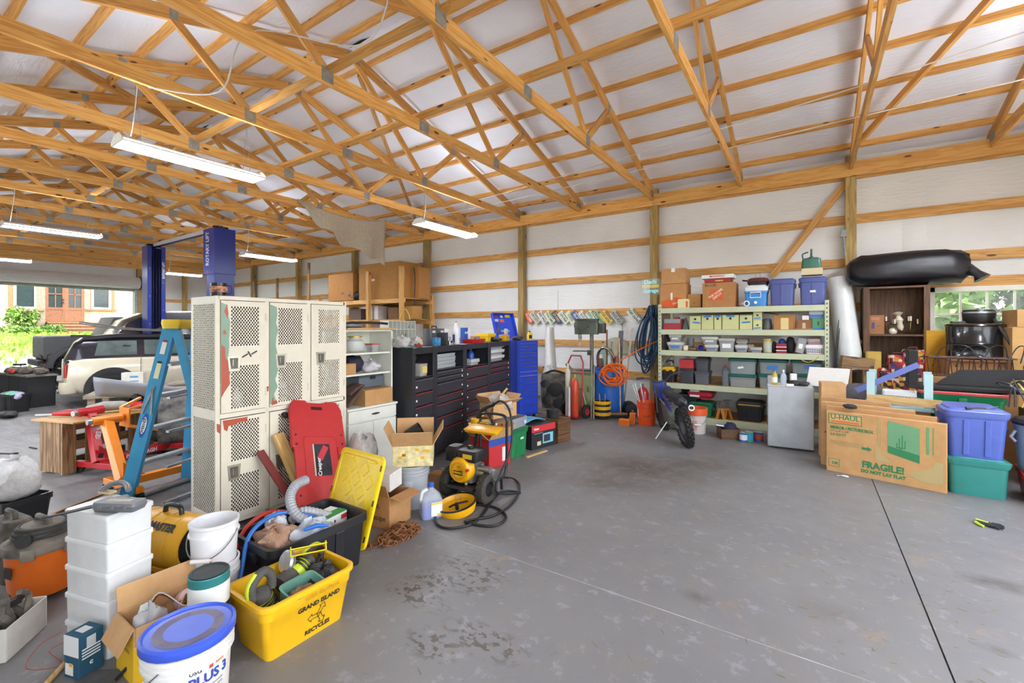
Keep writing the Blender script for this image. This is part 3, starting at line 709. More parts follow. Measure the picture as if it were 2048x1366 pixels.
for a, c in zip(cols_, cols_[1:]):
    for e, f in zip(rows_, rows_[1:]): MB().box(a+.01, c-.01, 8.872, 8.876, e+.01, f-.01).build('pane', GL, win)
# ================================================================ the row of lockers, cabinets and tool chests
def hit(px, A, B, back=0., z=0.):
    """where the sight line through picture column px crosses the line A-B, moved back from it"""
    A, B = Vector(A).to_2d(), Vector(B).to_2d(); d_ = (B-A).normalized(); n_ = Vector((-d_.y, d_.x)); A = A+n_*back
    v = Vector(ray(px)); den = v.x*d_.y-v.y*d_.x; t = (A.x*d_.y-A.y*d_.x)/den
    return Vector((v.x*t, v.y*t, z))
LW = C('ded8c6', 'paint', rough=.45)
def perforated(w_, h, nx, nz, k=.62, ky=.74):
    """sheet with staggered diamond holes in the XZ plane, origin bottom left"""
    b = MB(); a, c = w_/nx/2, h/nz/2
    for i in range(2*nx+1):
        for j in range(2*nz+1):
            if (i+j) % 2: continue
            x, z = i*a, j*c; edge = i in (0, 2*nx) or j in (0, 2*nz)
            P = [(x, z-c), (x+a, z), (x, z+c), (x-a, z)]
            if edge:
                Q = [(min(max(u, 0), w_), min(max(v_, 0), h)) for u, v_ in P]; R = []
                for q in Q:
                    if not R or q != R[-1]: R.append(q)
                if R[0] == R[-1]: R.pop()
                if i in (0, 2*nx) and j in (0, 2*nz): R = list(dict.fromkeys(Q))
                elif i in (0, 2*nx): R = [(x, z-c), (x+a if i == 0 else x-a, z), (x, z+c)]
                else: R = [(x-a, z), (x, z+c if j == 0 else z-c), (x+a, z)]
                if len(R) >= 3: b.add([(u, 0, v_) for u, v_ in R], [tuple(range(len(R)))])
            else:
                I = [(x, z-c*ky), (x+a*k, z), (x, z+c*ky), (x-a*k, z)]
                b.add([(u, 0, v_) for u, v_ in P+I], [(q, (q+1) % 4, 4+(q+1) % 4, 4+q) for q in range(4)])
    return b
LA, LB, LD, LH = V(-3.7, 1.57, 0), V(-3.7, 2.67, 0), .45, 1.80
lc, lrz, lw = front(LA, LB, LD)
lk = thing('locker', 'tall cream metal lockers with diamond-perforated doors and chipped red and green paint', 'lockers', lc, lrz)
x0, x1, y0 = -lw/2, lw/2, -LD/2
INNER_SHADE = C('353c34', 'paint')  # shade inside the cream lockers, put into a dark green-grey colour
MB().box(x0, x1, y0, LD/2, LH-.012, LH).build('top_panel', LW, lk); MB().box(x0, x1, y0, LD/2, .06, .075).build('bottom_panel', INNER_SHADE, lk); MB().box(x0, x1, LD/2-.004, LD/2, .06, LH).build('back_panel', INNER_SHADE, lk)
for i in range(3): MB().box(x0+lw*i/3+.004, x0+lw*(i+1)/3-.004, y0+.02, LD/2-.005, .885, .893).build('shelf', INNER_SHADE, lk)
for i in (1, 2): MB().box(x0+lw*i/3-.003, x0+lw*i/3+.003, y0+.02, LD/2-.005, .076, LH-.013).build('divider', INNER_SHADE, lk)
for s in (x0, x1-.0):
    for (ya, yb) in ((y0, y0+.035), (LD/2-.035, LD/2)): MB().box(s-.002, s+.002, ya, yb, 0, LH).build('corner_post', LW, lk)
for s in (x0, x1):
    MB().box(s-.002, s+.002, y0+.03, LD/2-.03, LH-.05, LH).box(s-.002, s+.002, y0+.03, LD/2-.03, .06, .12).box(s-.002, s+.002, y0+.03, LD/2-.03, .86, .92).build('side_rail', LW, lk)
    for za, zb in ((.12, .86), (.92, LH-.05)): perforated(LD-.07, zb-za, 14, 24, .6, .72).build('perforated_side', LW, lk, M=TR(s, y0+.035, za) @ RZ(90))
for i in range(4): MB().box(x0+lw*i/3-.016, x0+lw*i/3+.016, y0-.004, y0+.012, 0, LH).build('upright', LW, lk, bv=.002)
for za, zb in ((LH-.03, LH), (.87, .905), (.05, .08)): MB().box(x0, x1, y0-.004, y0+.012, za, zb).build('cross_rail', LW, lk, bv=.002)
cw = lw/3; dwid = cw-.038
P1 = perforated(dwid*.66, .32, 10, 11).mesh('mesh_a', LW); P2 = perforated(dwid*.66, .34, 10, 12).mesh('mesh_b', LW); P3 = perforated(dwid*.66, .30, 10, 10).mesh('mesh_c', LW)
RED, GRN = C('b04a30', 'paint'), C('7e9e8a', 'paint')
for ci in range(3):
    for tier in (0, 1):
        dz0, dz1 = ((.085, .865), (.91, 1.765))[tier]; H_ = dz1-dz0
        wins = ((.04, .30, P3), (.44, .32, P1)) if tier == 0 else ((.02, .34, P2), (.50, .32, P1))
        wx0, wx1 = dwid*.2, dwid*.86; hx, hz_ = dwid*.13, (.365 if tier == 0 else .375)
        b = MB(); ya, yb = 0, .014
        b.box(0, wx0, ya, yb, 0, H_).box(wx1, dwid, ya, yb, 0, H_)
        zs = [0]+[q for (z, h, _) in wins for q in (z, z+h)]+[H_]
        for k_ in (0, 2, 4): b.box(wx0, wx1, ya, yb, zs[k_], zs[k_+1])
        d_ = b.build('door', LW, lk, M=TR(x0+cw*ci+.019, y0-.014, dz0))
        for z, h, me in wins:
            o = bpy.data.objects.new('perforated_panel', me); COL.objects.link(o); o.parent = d_; o.matrix_local = TR(wx0, .003, z)
        MB().prism([(-.035, -.0), (.04, 0), (.05, .115), (-.045, .115)], 0, .004).build('latch_plate', C('b9b5a6', 'metal'), d_, M=TR(hx+.045, -.001, hz_-.06) @ RX(90))
        MB().prism([(-.02, .018), (.028, .018), (.03, .1), (-.03, .1)], 0, .003).build('latch_recess', C('6a675e', 'dull'), d_, M=TR(hx+.045, -.004, hz_-.06) @ RX(90))
        MB().box(-.012, -.006, -.0035, 0, .0, .05).build('finger_lift', STEEL, d_, M=TR(hx+.045, -.008, hz_-.02))
        for hz2 in (.1, H_-.15): MB().cyl((dwid+.004, -.003, hz2), (dwid+.004, -.003, hz2+.06), .006, 8).build('hinge', LW, d_)
        def patch(pts, m, yy=-.0012): MB().prism(pts, 0, .0012).build('worn_paint', m, d_, M=TR(0, yy, 0) @ RX(90))
        rj = random.Random(ci*7+tier)
        if tier == 1 and ci < 2:
            ed = [(.055+rj.uniform(-.012, .012)-(.02 if ci else 0)*0, H_*(.28+.68*k_/9)) for k_ in range(10)]
            patch([(.0, H_*.28)]+ed+[(.0, H_*.98)], GRN)
            if ci == 0:
                patch([(0, .12), (.02, .16), (.06, .22), (.055, .3), (.075, .35), (.03, .42), (.025, .5), (0, .52)], RED, -.002)
                patch([(.02, H_*.9), (.04, H_*.97), (.05, H_*.88), (.04, H_*.84), (.03, H_*.88)], RED, -.002); patch([(.012, .6), (.035, .6), (.03, .63), (.014, .63)], RED, -.002)
            else: patch([(.0, .02), (.05, .03), (.03, .1), (.06, .16), (.04, .22), (.05, .28), (0, .3)], GRN, -.0026); patch([(.01, .01), (.06, .02), (.05, .05), (.03, .04), (.02, .08)], RED, -.004)
        if tier == 0 and ci == 0: patch([(.01, H_*.99), (.19, H_*.99), (.18, H_*.95), (.12, H_*.95), (.09, H_*.93), (.05, H_*.93), (.04, H_*.88), (.02, H_*.9)], RED, -.002)
        if tier == 1 and ci == 0:
            for k_ in range(3): MB().cb((.17+.035*k_, -.0012, .43+.01*k_), (.05, .001, .012), RY(60 if k_ % 2 else -30)).build('black_smudge', C('4a4844', 'matte'), d_)
patchm = MB().prism([(-.012, 0), (.01, .01), (.012, .05), (-.008, .045)], 0, .001)
patchm.build('worn_paint', RED, lk, M=TR(x0+cw, y0-.0045, 1.03) @ RX(90))
MB().prism([(-.01, 0), (.012, -.02), (.01, .05), (-.012, .06)], 0, .001).build('worn_paint', RED, lk, M=TR(x0+.004, y0-.0045, .78) @ RX(90))
# things kept inside the lockers
for (i, z, r_, h, c_, bd, lb) in ((-.42, .905, .05, .2, 'e6e6e2', 'c03020', 'white jug with red label inside the first upper locker'), (-.3, .905, .045, .16, 'd8dce0', None, 'pale bottle inside the first upper locker'), (-.05, .905, .05, .19, 'c23a28', None, 'red bottle inside the second upper locker'), (.06, .905, .06, .24, 'b8bcb8', '3a8a80', 'grey can with teal band inside the second upper locker'), (-.4, .085, .06, .26, '3a4a9a', None, 'blue bottle inside the first lower locker')):
    bottle(lb, lk.matrix_basis @ Vector((i, .02, z)), r_, h, c_, band=bd)
lk_top = lambda px, back: hit(px, LA, LB, back, LH+.001)
mg = thing('mug', 'black glass mug with a bright picture on top of the lockers', 'mug', lk_top(437, .1), 60)
MB().lathe([(.05, 0), (.056, .004), (.058, .1), (.053, .1), (.05, .008)], 24).build('body', C('1c1c20', 'plastic', rough=.1), mg, smooth=40)
MB().lathe([(.0582, .03), (.0586, .03), (.0592, .075), (.0588, .075)], 24, False, False).build('picture_band', C('b07a60', 'paper', var=.9, scale=40), mg, smooth=40)
MB().tube([(.056, 0, .085), (.085, 0, .08), (.09, 0, .05), (.08, 0, .025), (.054, 0, .02)], .005, 8).build('handle', C('1c1c20'), mg, smooth=60)
# ---- white kitchen cabinet
WA, WB = V(-3.75, 2.74, 0), V(-3.75, 3.35, 0); wc, wrz, ww = front(WA, WB, .42); CABW = C('e2e4da', 'paint')
kc = thing('kitchen_cabinet', 'white painted cabinet with open shelves above a drawer and two doors', 'cabinet', wc, wrz); hx = ww/2
MB().box(-hx, hx, -.2, .21, 0, .735).build('base', CABW, kc, bv=.003)
MB().box(-hx, -hx+.018, -.16, .21, .757, 1.54).box(hx-.018, hx, -.16, .21, .757, 1.54).box(-hx, hx, .2, .21, .757, 1.54).box(-hx, hx, -.16, .21, 1.52, 1.54).build('carcass', CABW, kc, bv=.002)
MB().box(-hx-.01, hx+.015, -.225, .21, .735, .757).build('ledge', CABW, kc, bv=.003)
for z in (1.30, 1.085): MB().box(-hx+.018, hx-.018, -.14, .2, z-.018, z).build('shelf', CABW, kc, bv=.002)
d_ = MB().box(-hx+.004, hx-.004, -.222, -.2, .61, .73).build('drawer', CABW, kc, bv=.003)
MB().at(TR(.02, -.232, .675) @ RY(90)).lathe([(.006, -.045), (.011, 0), (.006, .045)], 10).build('pull', C('4a4640', 'dull'), d_, smooth=60)
for s in (-1, 1): MB().box(min(0, s*(hx-.004))+.002*(s > 0), max(0, s*(hx-.004))-.002*(s < 0), -.22, -.2, .06, .6).build('door', CABW, kc, bv=.003)
def wk(u, back, z): return kc.matrix_basis @ Vector((u*hx, -.16+back, z+.001))
t = turned('glass_jar', 'large round clear glass jar on the white cabinet\'s top shelf', 'jar', wk(-.2, .16, 1.30), [(.05, 0), (.085, .02), (.1, .07), (.09, .115), (.055, .14), (.06, .16)], clear('d8e0dc', .55, .08), parts=[('rim', [(.05, .155), (.075, .158), (.075, .168), (.05, .17)], C('c8a85a', 'metal'))])
t = thing('food_container', 'clear food container with red lid on the white cabinet\'s top shelf', 'container', wk(.48, .14, 1.30))
MB().rr([(0, .1, .08, .02), (.075, .13, .1, .02)]).build('body', clear('d0d0d4', .5), t, smooth=40); MB().rr([(.072, .138, .108, .02), (.085, .138, .108, .02)]).build('lid', C('c04848'), t, smooth=40); MB().ball((0, 0, .03), .035, 8, 6, (1.2, 1, .7)).build('contents', C('555055', 'matte'), t)
turned('glass_jar', 'small glass with red bottom at the left of the white cabinet\'s top shelf', 'jar', wk(-.8, .1, 1.30), [(.03, 0), (.04, .05), (.036, .12)], clear('d8c8c0', .5), parts=[('contents', [(.028, .004), (.034, .04)], C('a83a30', 'matte'))])
carton('small cardboard box on the white cabinet\'s middle shelf', wk(-.7, .07, 1.085), wrz, .12, .1, .11)
bag('dark blue tied bag behind the small box on the middle shelf', wk(-.2, .2, 1.085), (.12, .1, .09), C('23263a', 'film'), 4)
bag('clear plastic bag on the right of the middle shelf', wk(.3, .12, 1.085), (.11, .09, .06), clear('d8d4dc', .75, .25), 5, jit=.35)
tb = thing('tool_case', 'grey hard tool case behind the cardboard box in the white cabinet', 'case', wk(.38, .2, .925), wrz)
MB().rr([(0, .34, .2, .02), (.1, .34, .2, .02), (.104, .33, .19, .02), (.14, .31, .17, .02)]).build('body', C('5a626c'), tb, smooth=40); MB().cb((0, -.105, .1), (.06, .012, .03)).build('latch', BLACK, tb)
carton('wide open-topped cardboard box on the white cabinet\'s lowest shelf', wk(.3, .06, .757), wrz, .36, .2, .16)
o = thing('leather_sheet', 'rolled brown leather sheet curling over the box in the white cabinet', 'leather', wk(-.45, .12, .757), wrz)
MB().grid(lambda u, v: (-.12+.2*math.sin(u*3.0), -.12+.2*v, .005+.2*math.sin(u*2.6)+.02*u), 14, 4).build('sheet', C('6a5048', 'cloth', rough=.6), o, smooth=60)
so = o.children[0].modifiers.new('thick', 'SOLIDIFY'); so.thickness = .006
o = board('shelf_board', wk(-1.0, .1, 1.548), wk(1.02, .1, 1.548), .3, .014, PLY); tag(o, 'loose plywood board lying on top of the white cabinet', 'board')
single('wiper_arm', MB().tube(smoothpath([(-.3, 0, .02), (-.1, .02, .05), (.15, .0, .055), (.32, -.02, .045)]), [.02]*7+[.014]*12, 8), C('20232a', 'rubber'), 'black curved rubber trim lying on the white cabinet', 'trim', wk(.0, .12, 1.556)+V(0, 0, .0), wrz, smooth=60)
bag('folded grey sheet on the plywood on the white cabinet', wk(-.45, .14, 1.555), (.13, .11, .02), C('7a7c84', 'cloth'), 9, name='cloth', cat='cloth', knot=False)
# ---- four black tool cabinets side by side
BA, BB = V(-3.6, 3.38, 0), V(-4.2, 6.24, 0); bc, brz, bw = front(BA, BB, .5); BH = 1.335
edges = [.085]+[(hit(p, BA, BB)-BA).to_2d().length for p in (869, 929, 978)]+[bw]
BKM = C('2b2d33', 'paint', rough=.35); BKD = C('34363d', 'paint', rough=.3); REDT = C('8a2a30', 'paint')
names_ = ['first black tool cabinet, next to the white kitchen cabinet', 'second black tool cabinet from the white one, with flat clear organisers', 'third black tool cabinet, with bottles behind its open front', 'fourth black tool cabinet, beside the tall blue chest']
bcab = []
rn = random.Random(3)
for i in range(4):
    e0, e1 = edges[i]+.003, edges[i+1]-.003; w_ = e1-e0
    M = Matrix.Translation(BA) @ RZ(brz) @ TR(e0, 0, 0)
    c_ = thing('tool_cabinet', names_[i], 'tool cabinet', (0, 0, 0), 0, 'black steel tool cabinets in a row', M=M); bcab.append((c_, w_))
    zt = (1.0, 1.05, 1.03, 1.03)[i]
    b = MB().box(0, .02, 0, .5, .04, BH).box(w_-.02, w_, 0, .5, .04, BH).box(.02, w_-.02, .485, .5, .04, BH).box(.02, w_-.02, 0, .485, BH-.025, BH).box(.02, w_-.02, .005, .485, zt-.015, zt).box(.02, w_-.02, .02, .48, .04, .06).box(.02, w_-.02, 0, .02, BH-.075, BH-.02)
    b.build('carcass', BKM, c_, bv=.002)
    for s in (0, w_-.045): MB().box(s, s+.045, -.012, .004, .04, BH).build('corner_post', BKM, c_, bv=.004)
    hs2 = {0: [.15, .15, .15, .15, .15, .15], 1: [.07, .07, .15, .1, .15, .15, .26], 2: [.16, .16, .16, .16, .16, .17], 3: [.075, .075, .16, .16, .16, .16, .16]}[i]
    z = zt-.02; sc_ = (zt-.08)/sum(hs2)
    for k_, hh in enumerate(hs2):
        hh *= sc_; d_ = MB().box(.047, w_-.047, -.006, .3, z-hh+.006, z-.004).build('drawer', BKD, c_, bv=.003)
        MB().box(.047, w_-.047, -.016, -.004, z-.018, z-.006).build('pull_rail', C('6a6c72', 'dull') if i == 1 and k_ < 3 or (i == 0 and k_ == 0) else REDT, d_, bv=.002)
        lx = .075 if i in (0, 2) else w_-.075
        MB().box(lx-.014, lx+.014, -.009, -.006, z-hh*.55-.011, z-hh*.55+.011).build('label', C('d8dcdc', 'paper'), d_)
        z -= hh
    for s in (.05, w_-.05): MB().at(TR(s, .06, .02) @ RY(90)).lathe([(.02, -.012), (.02, .012)], 12).build('caster', RUB, c_)
def bk(i, u, back, z): return bcab[i][0].matrix_basis @ Vector((bcab[i][1]*u, back, z+.001))
# kept behind the open fronts
bottle('blue and white spray can in the first black cabinet', bk(0, .36, .12, 1.0), .035, .24, '2a6ab0', 'dfe4e8', band='dfe4ea', name='spray_can', cat='spray can')
t = thing('tub', 'clear tub with yellow label in the first black cabinet', 'tub', bk(0, .66, .1, 1.0), brz)
MB().rr([(0, .13, .12, .02), (.14, .15, .13, .02)]).build('body', clear('c8c4bc', .6), t, smooth=40); label_plate(t, face((0, -.066, .07), (0, -1, 0)), .1, .08, C('d8c070', 'paper'))
single('hose', MB().tube(smoothpath([(0, 0, .03), (.1, .02, .12), (.2, .05, .22)]), .025, 8), C('3a3c42', 'rubber'), 'dark hose end leaning in the first black cabinet', 'hose', bk(0, .15, .1, 1.0), brz, smooth=60)
carton('torn cardboard box at the back of the first black cabinet', bk(0, .6, .3, 1.0), brz+15, .16, .12, .22)
for k_ in range(4):
    t = thing('organiser_case', f'flat clear parts organiser, {["lowest", "second", "third", "topmost"][k_]} of four in the second black cabinet', 'organiser', bk(1, .5, .2, 1.05+.045*k_), brz+(k_ % 2)*2, 'clear organisers in the second black cabinet')
    MB().rr([(0, bcab[1][1]*.7, .26, .012), (.035, bcab[1][1]*.7, .26, .012)]).build('body', clear('c4ccd0', .65), t, smooth=40); MB().rr([(.035, bcab[1][1]*.72, .27, .012), (.042, bcab[1][1]*.72, .27, .012)]).build('lid', clear('dde4e6', .6), t, smooth=40)
    for q in (-.3, 0, .3): MB().cb((q*bcab[1][1]*.7, 0, .018), (.004, .24, .03)).build('divider', clear('e8eef0', .8), t)
bottle('white jug with pink label in the third black cabinet', bk(2, .22, .12, 1.03), .05, .22, 'dcd8d0', 'e0e0dc', band='d06a9a', name='jug', cat='jug')
bottle('blue jug in the third black cabinet', bk(2, .62, .16, 1.03), .055, .24, '2a50a8', '2a50a8', name='jug', cat='jug')
t = tote('small grey bin of parts in the third black cabinet', bk(2, .5, .1, 1.03), brz, .26, .14, .08, 'b8bcc0', ribs=0, name='parts_bin', cat='bin')
for k_ in range(3): tote(f'clear tub with white lid, {["bottom", "middle", "top"][k_]} of the stack in the fourth black cabinet', bk(3, .5, .14, 1.03+.092*k_), brz, bcab[3][1]*.66, .2, .075, 'c0c4c8', 'dfe2e2', ribs=0, name='clear_tub', cat='tub', group='white-lidded tubs in the fourth black cabinet', mat=clear('b4b8bc', .8), lidh=.014)
# on top of them
TOP = BH+.001
def bt(px, back): return hit(px, BA, BB, back, TOP)
t = thing('parts_organiser', 'tall clear parts organiser with open compartments behind the first black cabinet top', 'organiser', bt(797, .36), brz)
for k_ in range(8): MB().box(-.26+.0743*k_-.003, -.26+.0743*k_+.003, -.06, .06, 0, .3).build('divider', clear('d8dcd4', .8), t)
MB().box(-.26, .26, .055, .06, 0, .3).build('back', clear('d8dcd4', .7), t)
for z in (0, .1, .2, .296): MB().box(-.26, .26, -.06, .06, z, z+.005).build('shelf', clear('e4e8e0', .85), t)
for k_, (q, z) in enumerate(((-.15, .006), (.0, .106), (.08, .106), (.15, .206), (.22, .206))): crumple((q, -.01, z+.025), (.028, .03, .025), k_).build('parts', C('3a3a3e', 'matte'), t)
bag('clear bag of small parts on the first black cabinet', bt(802, .12), (.1, .08, .06), clear('d4d4d4', .7, .2), 21, jit=.4)
bag('crumpled clear wrap with red bits on the first black cabinet', bt(832, .12), (.09, .07, .05), clear('e0dcdc', .7, .2), 22, jit=.4)
bag('red plastic clips heaped on the first black cabinet', bt(838, .06), (.04, .04, .025), C('c04030'), 23, jit=.5, knot=False, name='clips', cat='clips')
o = MB().box(-.16, .16, -.07, .07, 0, .012).build('cutting_mat', C('3a6a58'), bv=.003); o.location = bt(818, .1); o.rotation_euler.z = math.radians(brz); tag(o, 'green mat under the clear bags on the first black cabinet', 'mat')
for b_ in (o,): b_.location.z = TOP
t = thing('tool_case', 'dark grey open tool case standing on the second black cabinet', 'case', bt(868, .26), brz); MB().rr([(0, .34, .12, .02), (.21, .34, .12, .02)]).build('body', C('4c4e54'), t, smooth=40)
for s in (-.1, .1): label_plate(t, face((s, -.0605, .17), (0, -1, 0)), .07, .03, C('c8c8c8', 'paper'))
MB().tube([(-.06, 0, .21), (-.05, 0, .24), (.05, 0, .24), (.06, 0, .21)], .01, 8).build('handle', C('3a3a40'), t, smooth=60)
carton('blue printed box in front of the dark tool case', bt(873, .06), brz, .12, .05, .1, C('3f86b8', 'paper', var=.4, scale=30), name='printed_box')
carton('yellow-edged dark box beside the blue printed box', bt(886, .12), brz, .05, .12, .16, C('3a3c40', 'paper'), name='printed_box')
bag('folded white plastic sheet behind the tool case', bt(893, .36), (.13, .06, .1), C('d8d4d4', 'film'), 31, name='plastic_sheet', cat='sheet', knot=False)
t = thing('clamp', 'small silver pump fitting on the second black cabinet', 'fitting', bt(899, .08), 0); MB().cyl((0, 0, 0), (0, 0, .05), .025, 12).cyl((0, 0, .03), (.06, 0, .05), .012, 8).build('body', STEEL, t, smooth=40); MB().tube([(0, 0, .05), (.02, 0, .1), (-.03, 0, .1)], .006, 6).build('lever', STEEL, t)
t = turned('caulk_bottle', 'tall white bottle with pointed nozzle on the second black cabinet', 'bottle', bt(912, .1), [(.04, 0), (.045, .01), (.045, .15), (.05, .17), (.02, .26), (.012, .29)], C('e8e8e8'), parts=[('tip', [(.008, .288), (.005, .31)], C('555555'))]); label_plate(t, face((.0, -.0462, .08), (0, -1, 0)), .04, .1, C('3a58a0', 'paper'))
t = carton('upright blue and white box on the third black cabinet', bt(931, .28), brz-8, .15, .07, .22, C('dfe4ea', 'paper'), name='printed_box'); MB().box(-.077, .01, -.037, .037, .0, .221).build('blue_panel', C('2a58b0', 'paper'), t); text('toil', .06, C('f0f0f0', 'paper'), t, face((-.03, -.038, .15), (0, -1, 0)), bold=.001)
t = thing('tool_tray', 'shallow red tray of hand tools on the third black cabinet', 'tray', bt(948, .1), brz); MB().rr([(0, .36, .16, .01), (.055, .4, .19, .01), (.055, .385, .175, .01), (.008, .345, .145, .01)], 2).build('body', C('c0282a'), t, smooth=30)
for k_, (a, b2, c_) in enumerate(((-.12, .05, 'b01c20'), (.0, .07, '33353a'), (.1, .06, '2a5aa8'))): MB().tube([(a-.06, 0, .03), (a+.08, .02, b2)], .012, 8).build('hand_tool', C(c_), t, smooth=60)
t = tote('open bright yellow bin on the fourth black cabinet', bt(972, .25), brz, .34, .2, .13, 'f0c818', ribs=0, name='yellow_bin', cat='bin', taper=.9)
carton('small cardboard box behind the red tray', bt(950, .3), brz, .14, .1, .09)
bag('black cable heap on the fourth black cabinet', bt(990, .1), (.12, .06, .03), C('24262a', 'rubber'), 41, jit=.4, knot=False, name='cable_heap', cat='cable')
t = carton('small yellow metal box at the end of the fourth black cabinet', bt(1008, .1), brz, .17, .12, .1, C('d8a828', 'paint'), name='metal_box'); MB().cb((0, -.062, .06), (.03, .004, .02)).build('clasp', C('8a5a3a', 'dull'), t)
bottle('slim dark spray can on the yellow metal box', bt(997, .1)+V(0, 0, .103), .025, .18, '3a4048', '2c2c2c', name='spray_can', cat='spray can')
turned('glass_jar', 'small clear jar on the yellow metal box', 'jar', bt(1012, .1)+V(0, 0, .103), [(.03, 0), (.035, .01), (.035, .09), (.028, .1)], clear('c8c8b8', .6), parts=[('contents', [(.03, .004), (.031, .04)], C('c8a040'))])
# ---- tall blue roller chest and the blue lidded chest behind
CA, CB = V(-4.12, 6.36, 0), V(-3.98, 6.80, 0); cc, crz, cwid = front(CA, CB, .46); BLU = C('1f3fb0', 'paint', rough=.25); BLU2 = C('2547c4', 'paint', rough=.25)
ch_ = thing('tool_chest', 'tall bright blue tool chest with many thin drawers', 'tool chest', cc, crz); hx = cwid/2
MB().box(-hx, hx, -.23, .23, .05, 1.335).build('carcass', BLU, ch_, bv=.004)
z = 1.30
for k_, hh in enumerate([.05, .055, .055, .055, .055, .065, .065, .085, .07, .055, .075, .075, .085, .085, .14, .15]):
    d_ = MB().box(-hx+.03, hx-.015, -.238, -.2, z-hh+.005, z).build('drawer', BLU2, ch_, bv=.002)
    MB().box(-hx+.05, hx-.03, -.247, -.236, z-.02, z-.008).build('pull_rail', C('d0d4d8', 'metal') if k_ in (8, 9) else C('8a8c94', 'metal'), d_, bv=.002)
    z -= hh
for s in (-1, 1): MB().at(TR(s*(hx-.05), -.18, .025) @ RY(90)).lathe([(.025, -.015), (.025, .015)], 12).build('caster', RUB, ch_)
ct = lambda u, back: ch_.matrix_basis @ Vector((u, -.23+back, 1.336))
bag('crumpled grey and black bag on the tall blue chest', ct(-.14, .12), (.1, .08, .04), C('3a3b40', 'cloth'), 51, knot=False)
t = thing('oil_bottle', 'yellow oil bottle on the tall blue chest', 'bottle', ct(.14, .12), crz); MB().rr([(0, .1, .05, .015), (.1, .1, .05, .015), (.13, .05, .04, .015), (.14, .03, .03, .012)]).build('body', C('e8c020'), t, smooth=40); MB().lathe([(.014, .14), (.014, .165)], 12).build('cap', BLACK, t); label_plate(t, face((0, -.026, .06), (0, -1, 0)), .07, .06, C('2a2c34', 'paper'))
oc = hit(1025, BA, BB, .72, 0); t = thing('lidded_tool_chest', 'blue tool chest with stickered lid propped open behind the black cabinets', 'tool chest', oc, 75)
MB().box(-.3, .3, -.2, .2, 0, 1.3).build('body', BLU, t, bv=.005)
lid = MB().box(-.3, .3, -.012, .012, 0, .58).box(-.3, -.285, -.06, .012, 0, .58).box(.285, .3, -.06, .012, 0, .58).box(-.3, .3, -.06, .012, .565, .58).build('lid', BLU2, t, M=TR(0, .19, 1.31) @ RX(-18))
for (x_, z_, a, b2, c_) in ((-.2, .50, .11, .04, 'a8483a'), (-.03, .51, .07, .05, 'e8e8e8'), (.14, .52, .14, .06, 'e0d820'), (-.19, .42, .1, .06, 'c8b8c8'), (-.04, .41, .12, .07, 'c85a3a'), (.0, .18, .24, .035, '9aa4b8')):
    label_plate(lid, face((x_, -.013, z_), (0, -1, 0)), a, b2, C(c_, 'paper'), 'sticker')
for s in (-.27, .27): MB().cyl((s, -.02, .05), (s, -.03, .3), .006, 6).build('strut', BLACK, lid)
# ================================================================ the far bay: lift, vehicles, stands
def cyl_y(b, c, r, w_, n=24): return b.at(TR(*c) @ RX(90)).lathe([(.01, -w_/2), (r, -w_/2), (r, w_/2), (.01, w_/2)], n)
# ---- two-post lift
LBL = C('1c2f86', 'paint', rough=.3); LBL2 = C('16235c', 'paint', rough=.35)
lf = thing('car_lift', 'blue two-post car lift with overhead bar', 'car lift', (-10.35, 4.45, 0))
HL = 3.62
for x_, s in ((0, -1), (-3.62, 1)):
    nm = 'column'
    b = MB().box(x_-.17, x_+.17, -.19, -.17, 0, HL).box(x_-.17, x_+.17, .17, .19, 0, HL).box(x_-s*.17-.01, x_-s*.17+.01, -.19, .19, 0, HL)
    b.box(x_+s*.17-.01, x_+s*.17+.01, -.19, -.1, 0, HL).box(x_+s*.17-.01, x_+s*.17+.01, .1, .19, 0, HL)
    c_ = b.build(nm, LBL, lf, bv=.004)
    x_ == 0 and MB().box(x_-.3, x_+.2, -.205, .205, HL-.95, HL).build('column_extension', LBL, lf, bv=.005)
    for yy in (-.06, .0, .06): MB().cyl((x_+s*.165, yy, .2), (x_+s*.165, yy, HL-.1), .012, 6).build('cable', C('0e1222', 'dull'), lf)
    MB().box(x_-.25, x_+.25, -.28, .28, 0, .02).build('base_plate', LBL2, lf)
    MB().box(x_-.15, x_+.15, -.15, .15, .25, .7).build('carriage', LBL2, lf, bv=.01)
    for q in range(8): MB().cyl((x_+.171, (-.14 if q % 2 else .14), .6+.35*q), (x_+.185, (-.14 if q % 2 else .14), .6+.35*q), .012, 8).build('bolt', STEEL, lf)
    for q in (-.09, .09): MB().cyl((x_, q, HL), (x_, q, HL+.06), .06, 14).build('pulley', C('17181c', 'dull'), lf, smooth=40)
for s in (-1, 1):
    MB().beam((-.1, s*.12, .2), (-1.1, s*.75, .2), .1, .08).build('lift_arm', LBL2, lf, bv=.006); MB().beam((-3.5, s*.12, .2), (-2.5, s*.75, .2), .1, .08).build('lift_arm', LBL2, lf, bv=.006)
MB().cyl((.05, 0, HL+.02), (-3.65, 0, HL+.02), .055, 14).build('overhead_bar', LBL2, lf, smooth=40)
MB().box(-3.4, -.15, -.075, -.055, HL-.02, HL+.06).build('padded_strip', C('c8ccd4', 'plastic'), lf)
text('ROTARY LIFT', .19, C('dfe2ea', 'paper'), lf, Matrix.Translation((-.1, -.207, HL-.42)) @ face((0, 0, 0), (0, -1, 0)) @ RZ(90), bold=.004, sx=.62)
MB().at(TR(-.1, -.206, HL-.9) @ RX(90)).lathe([(.001, 0), (.035, 0), (.035, .002), (.001, .002)], 20).build('emblem', C('c83030', 'paper'), lf)
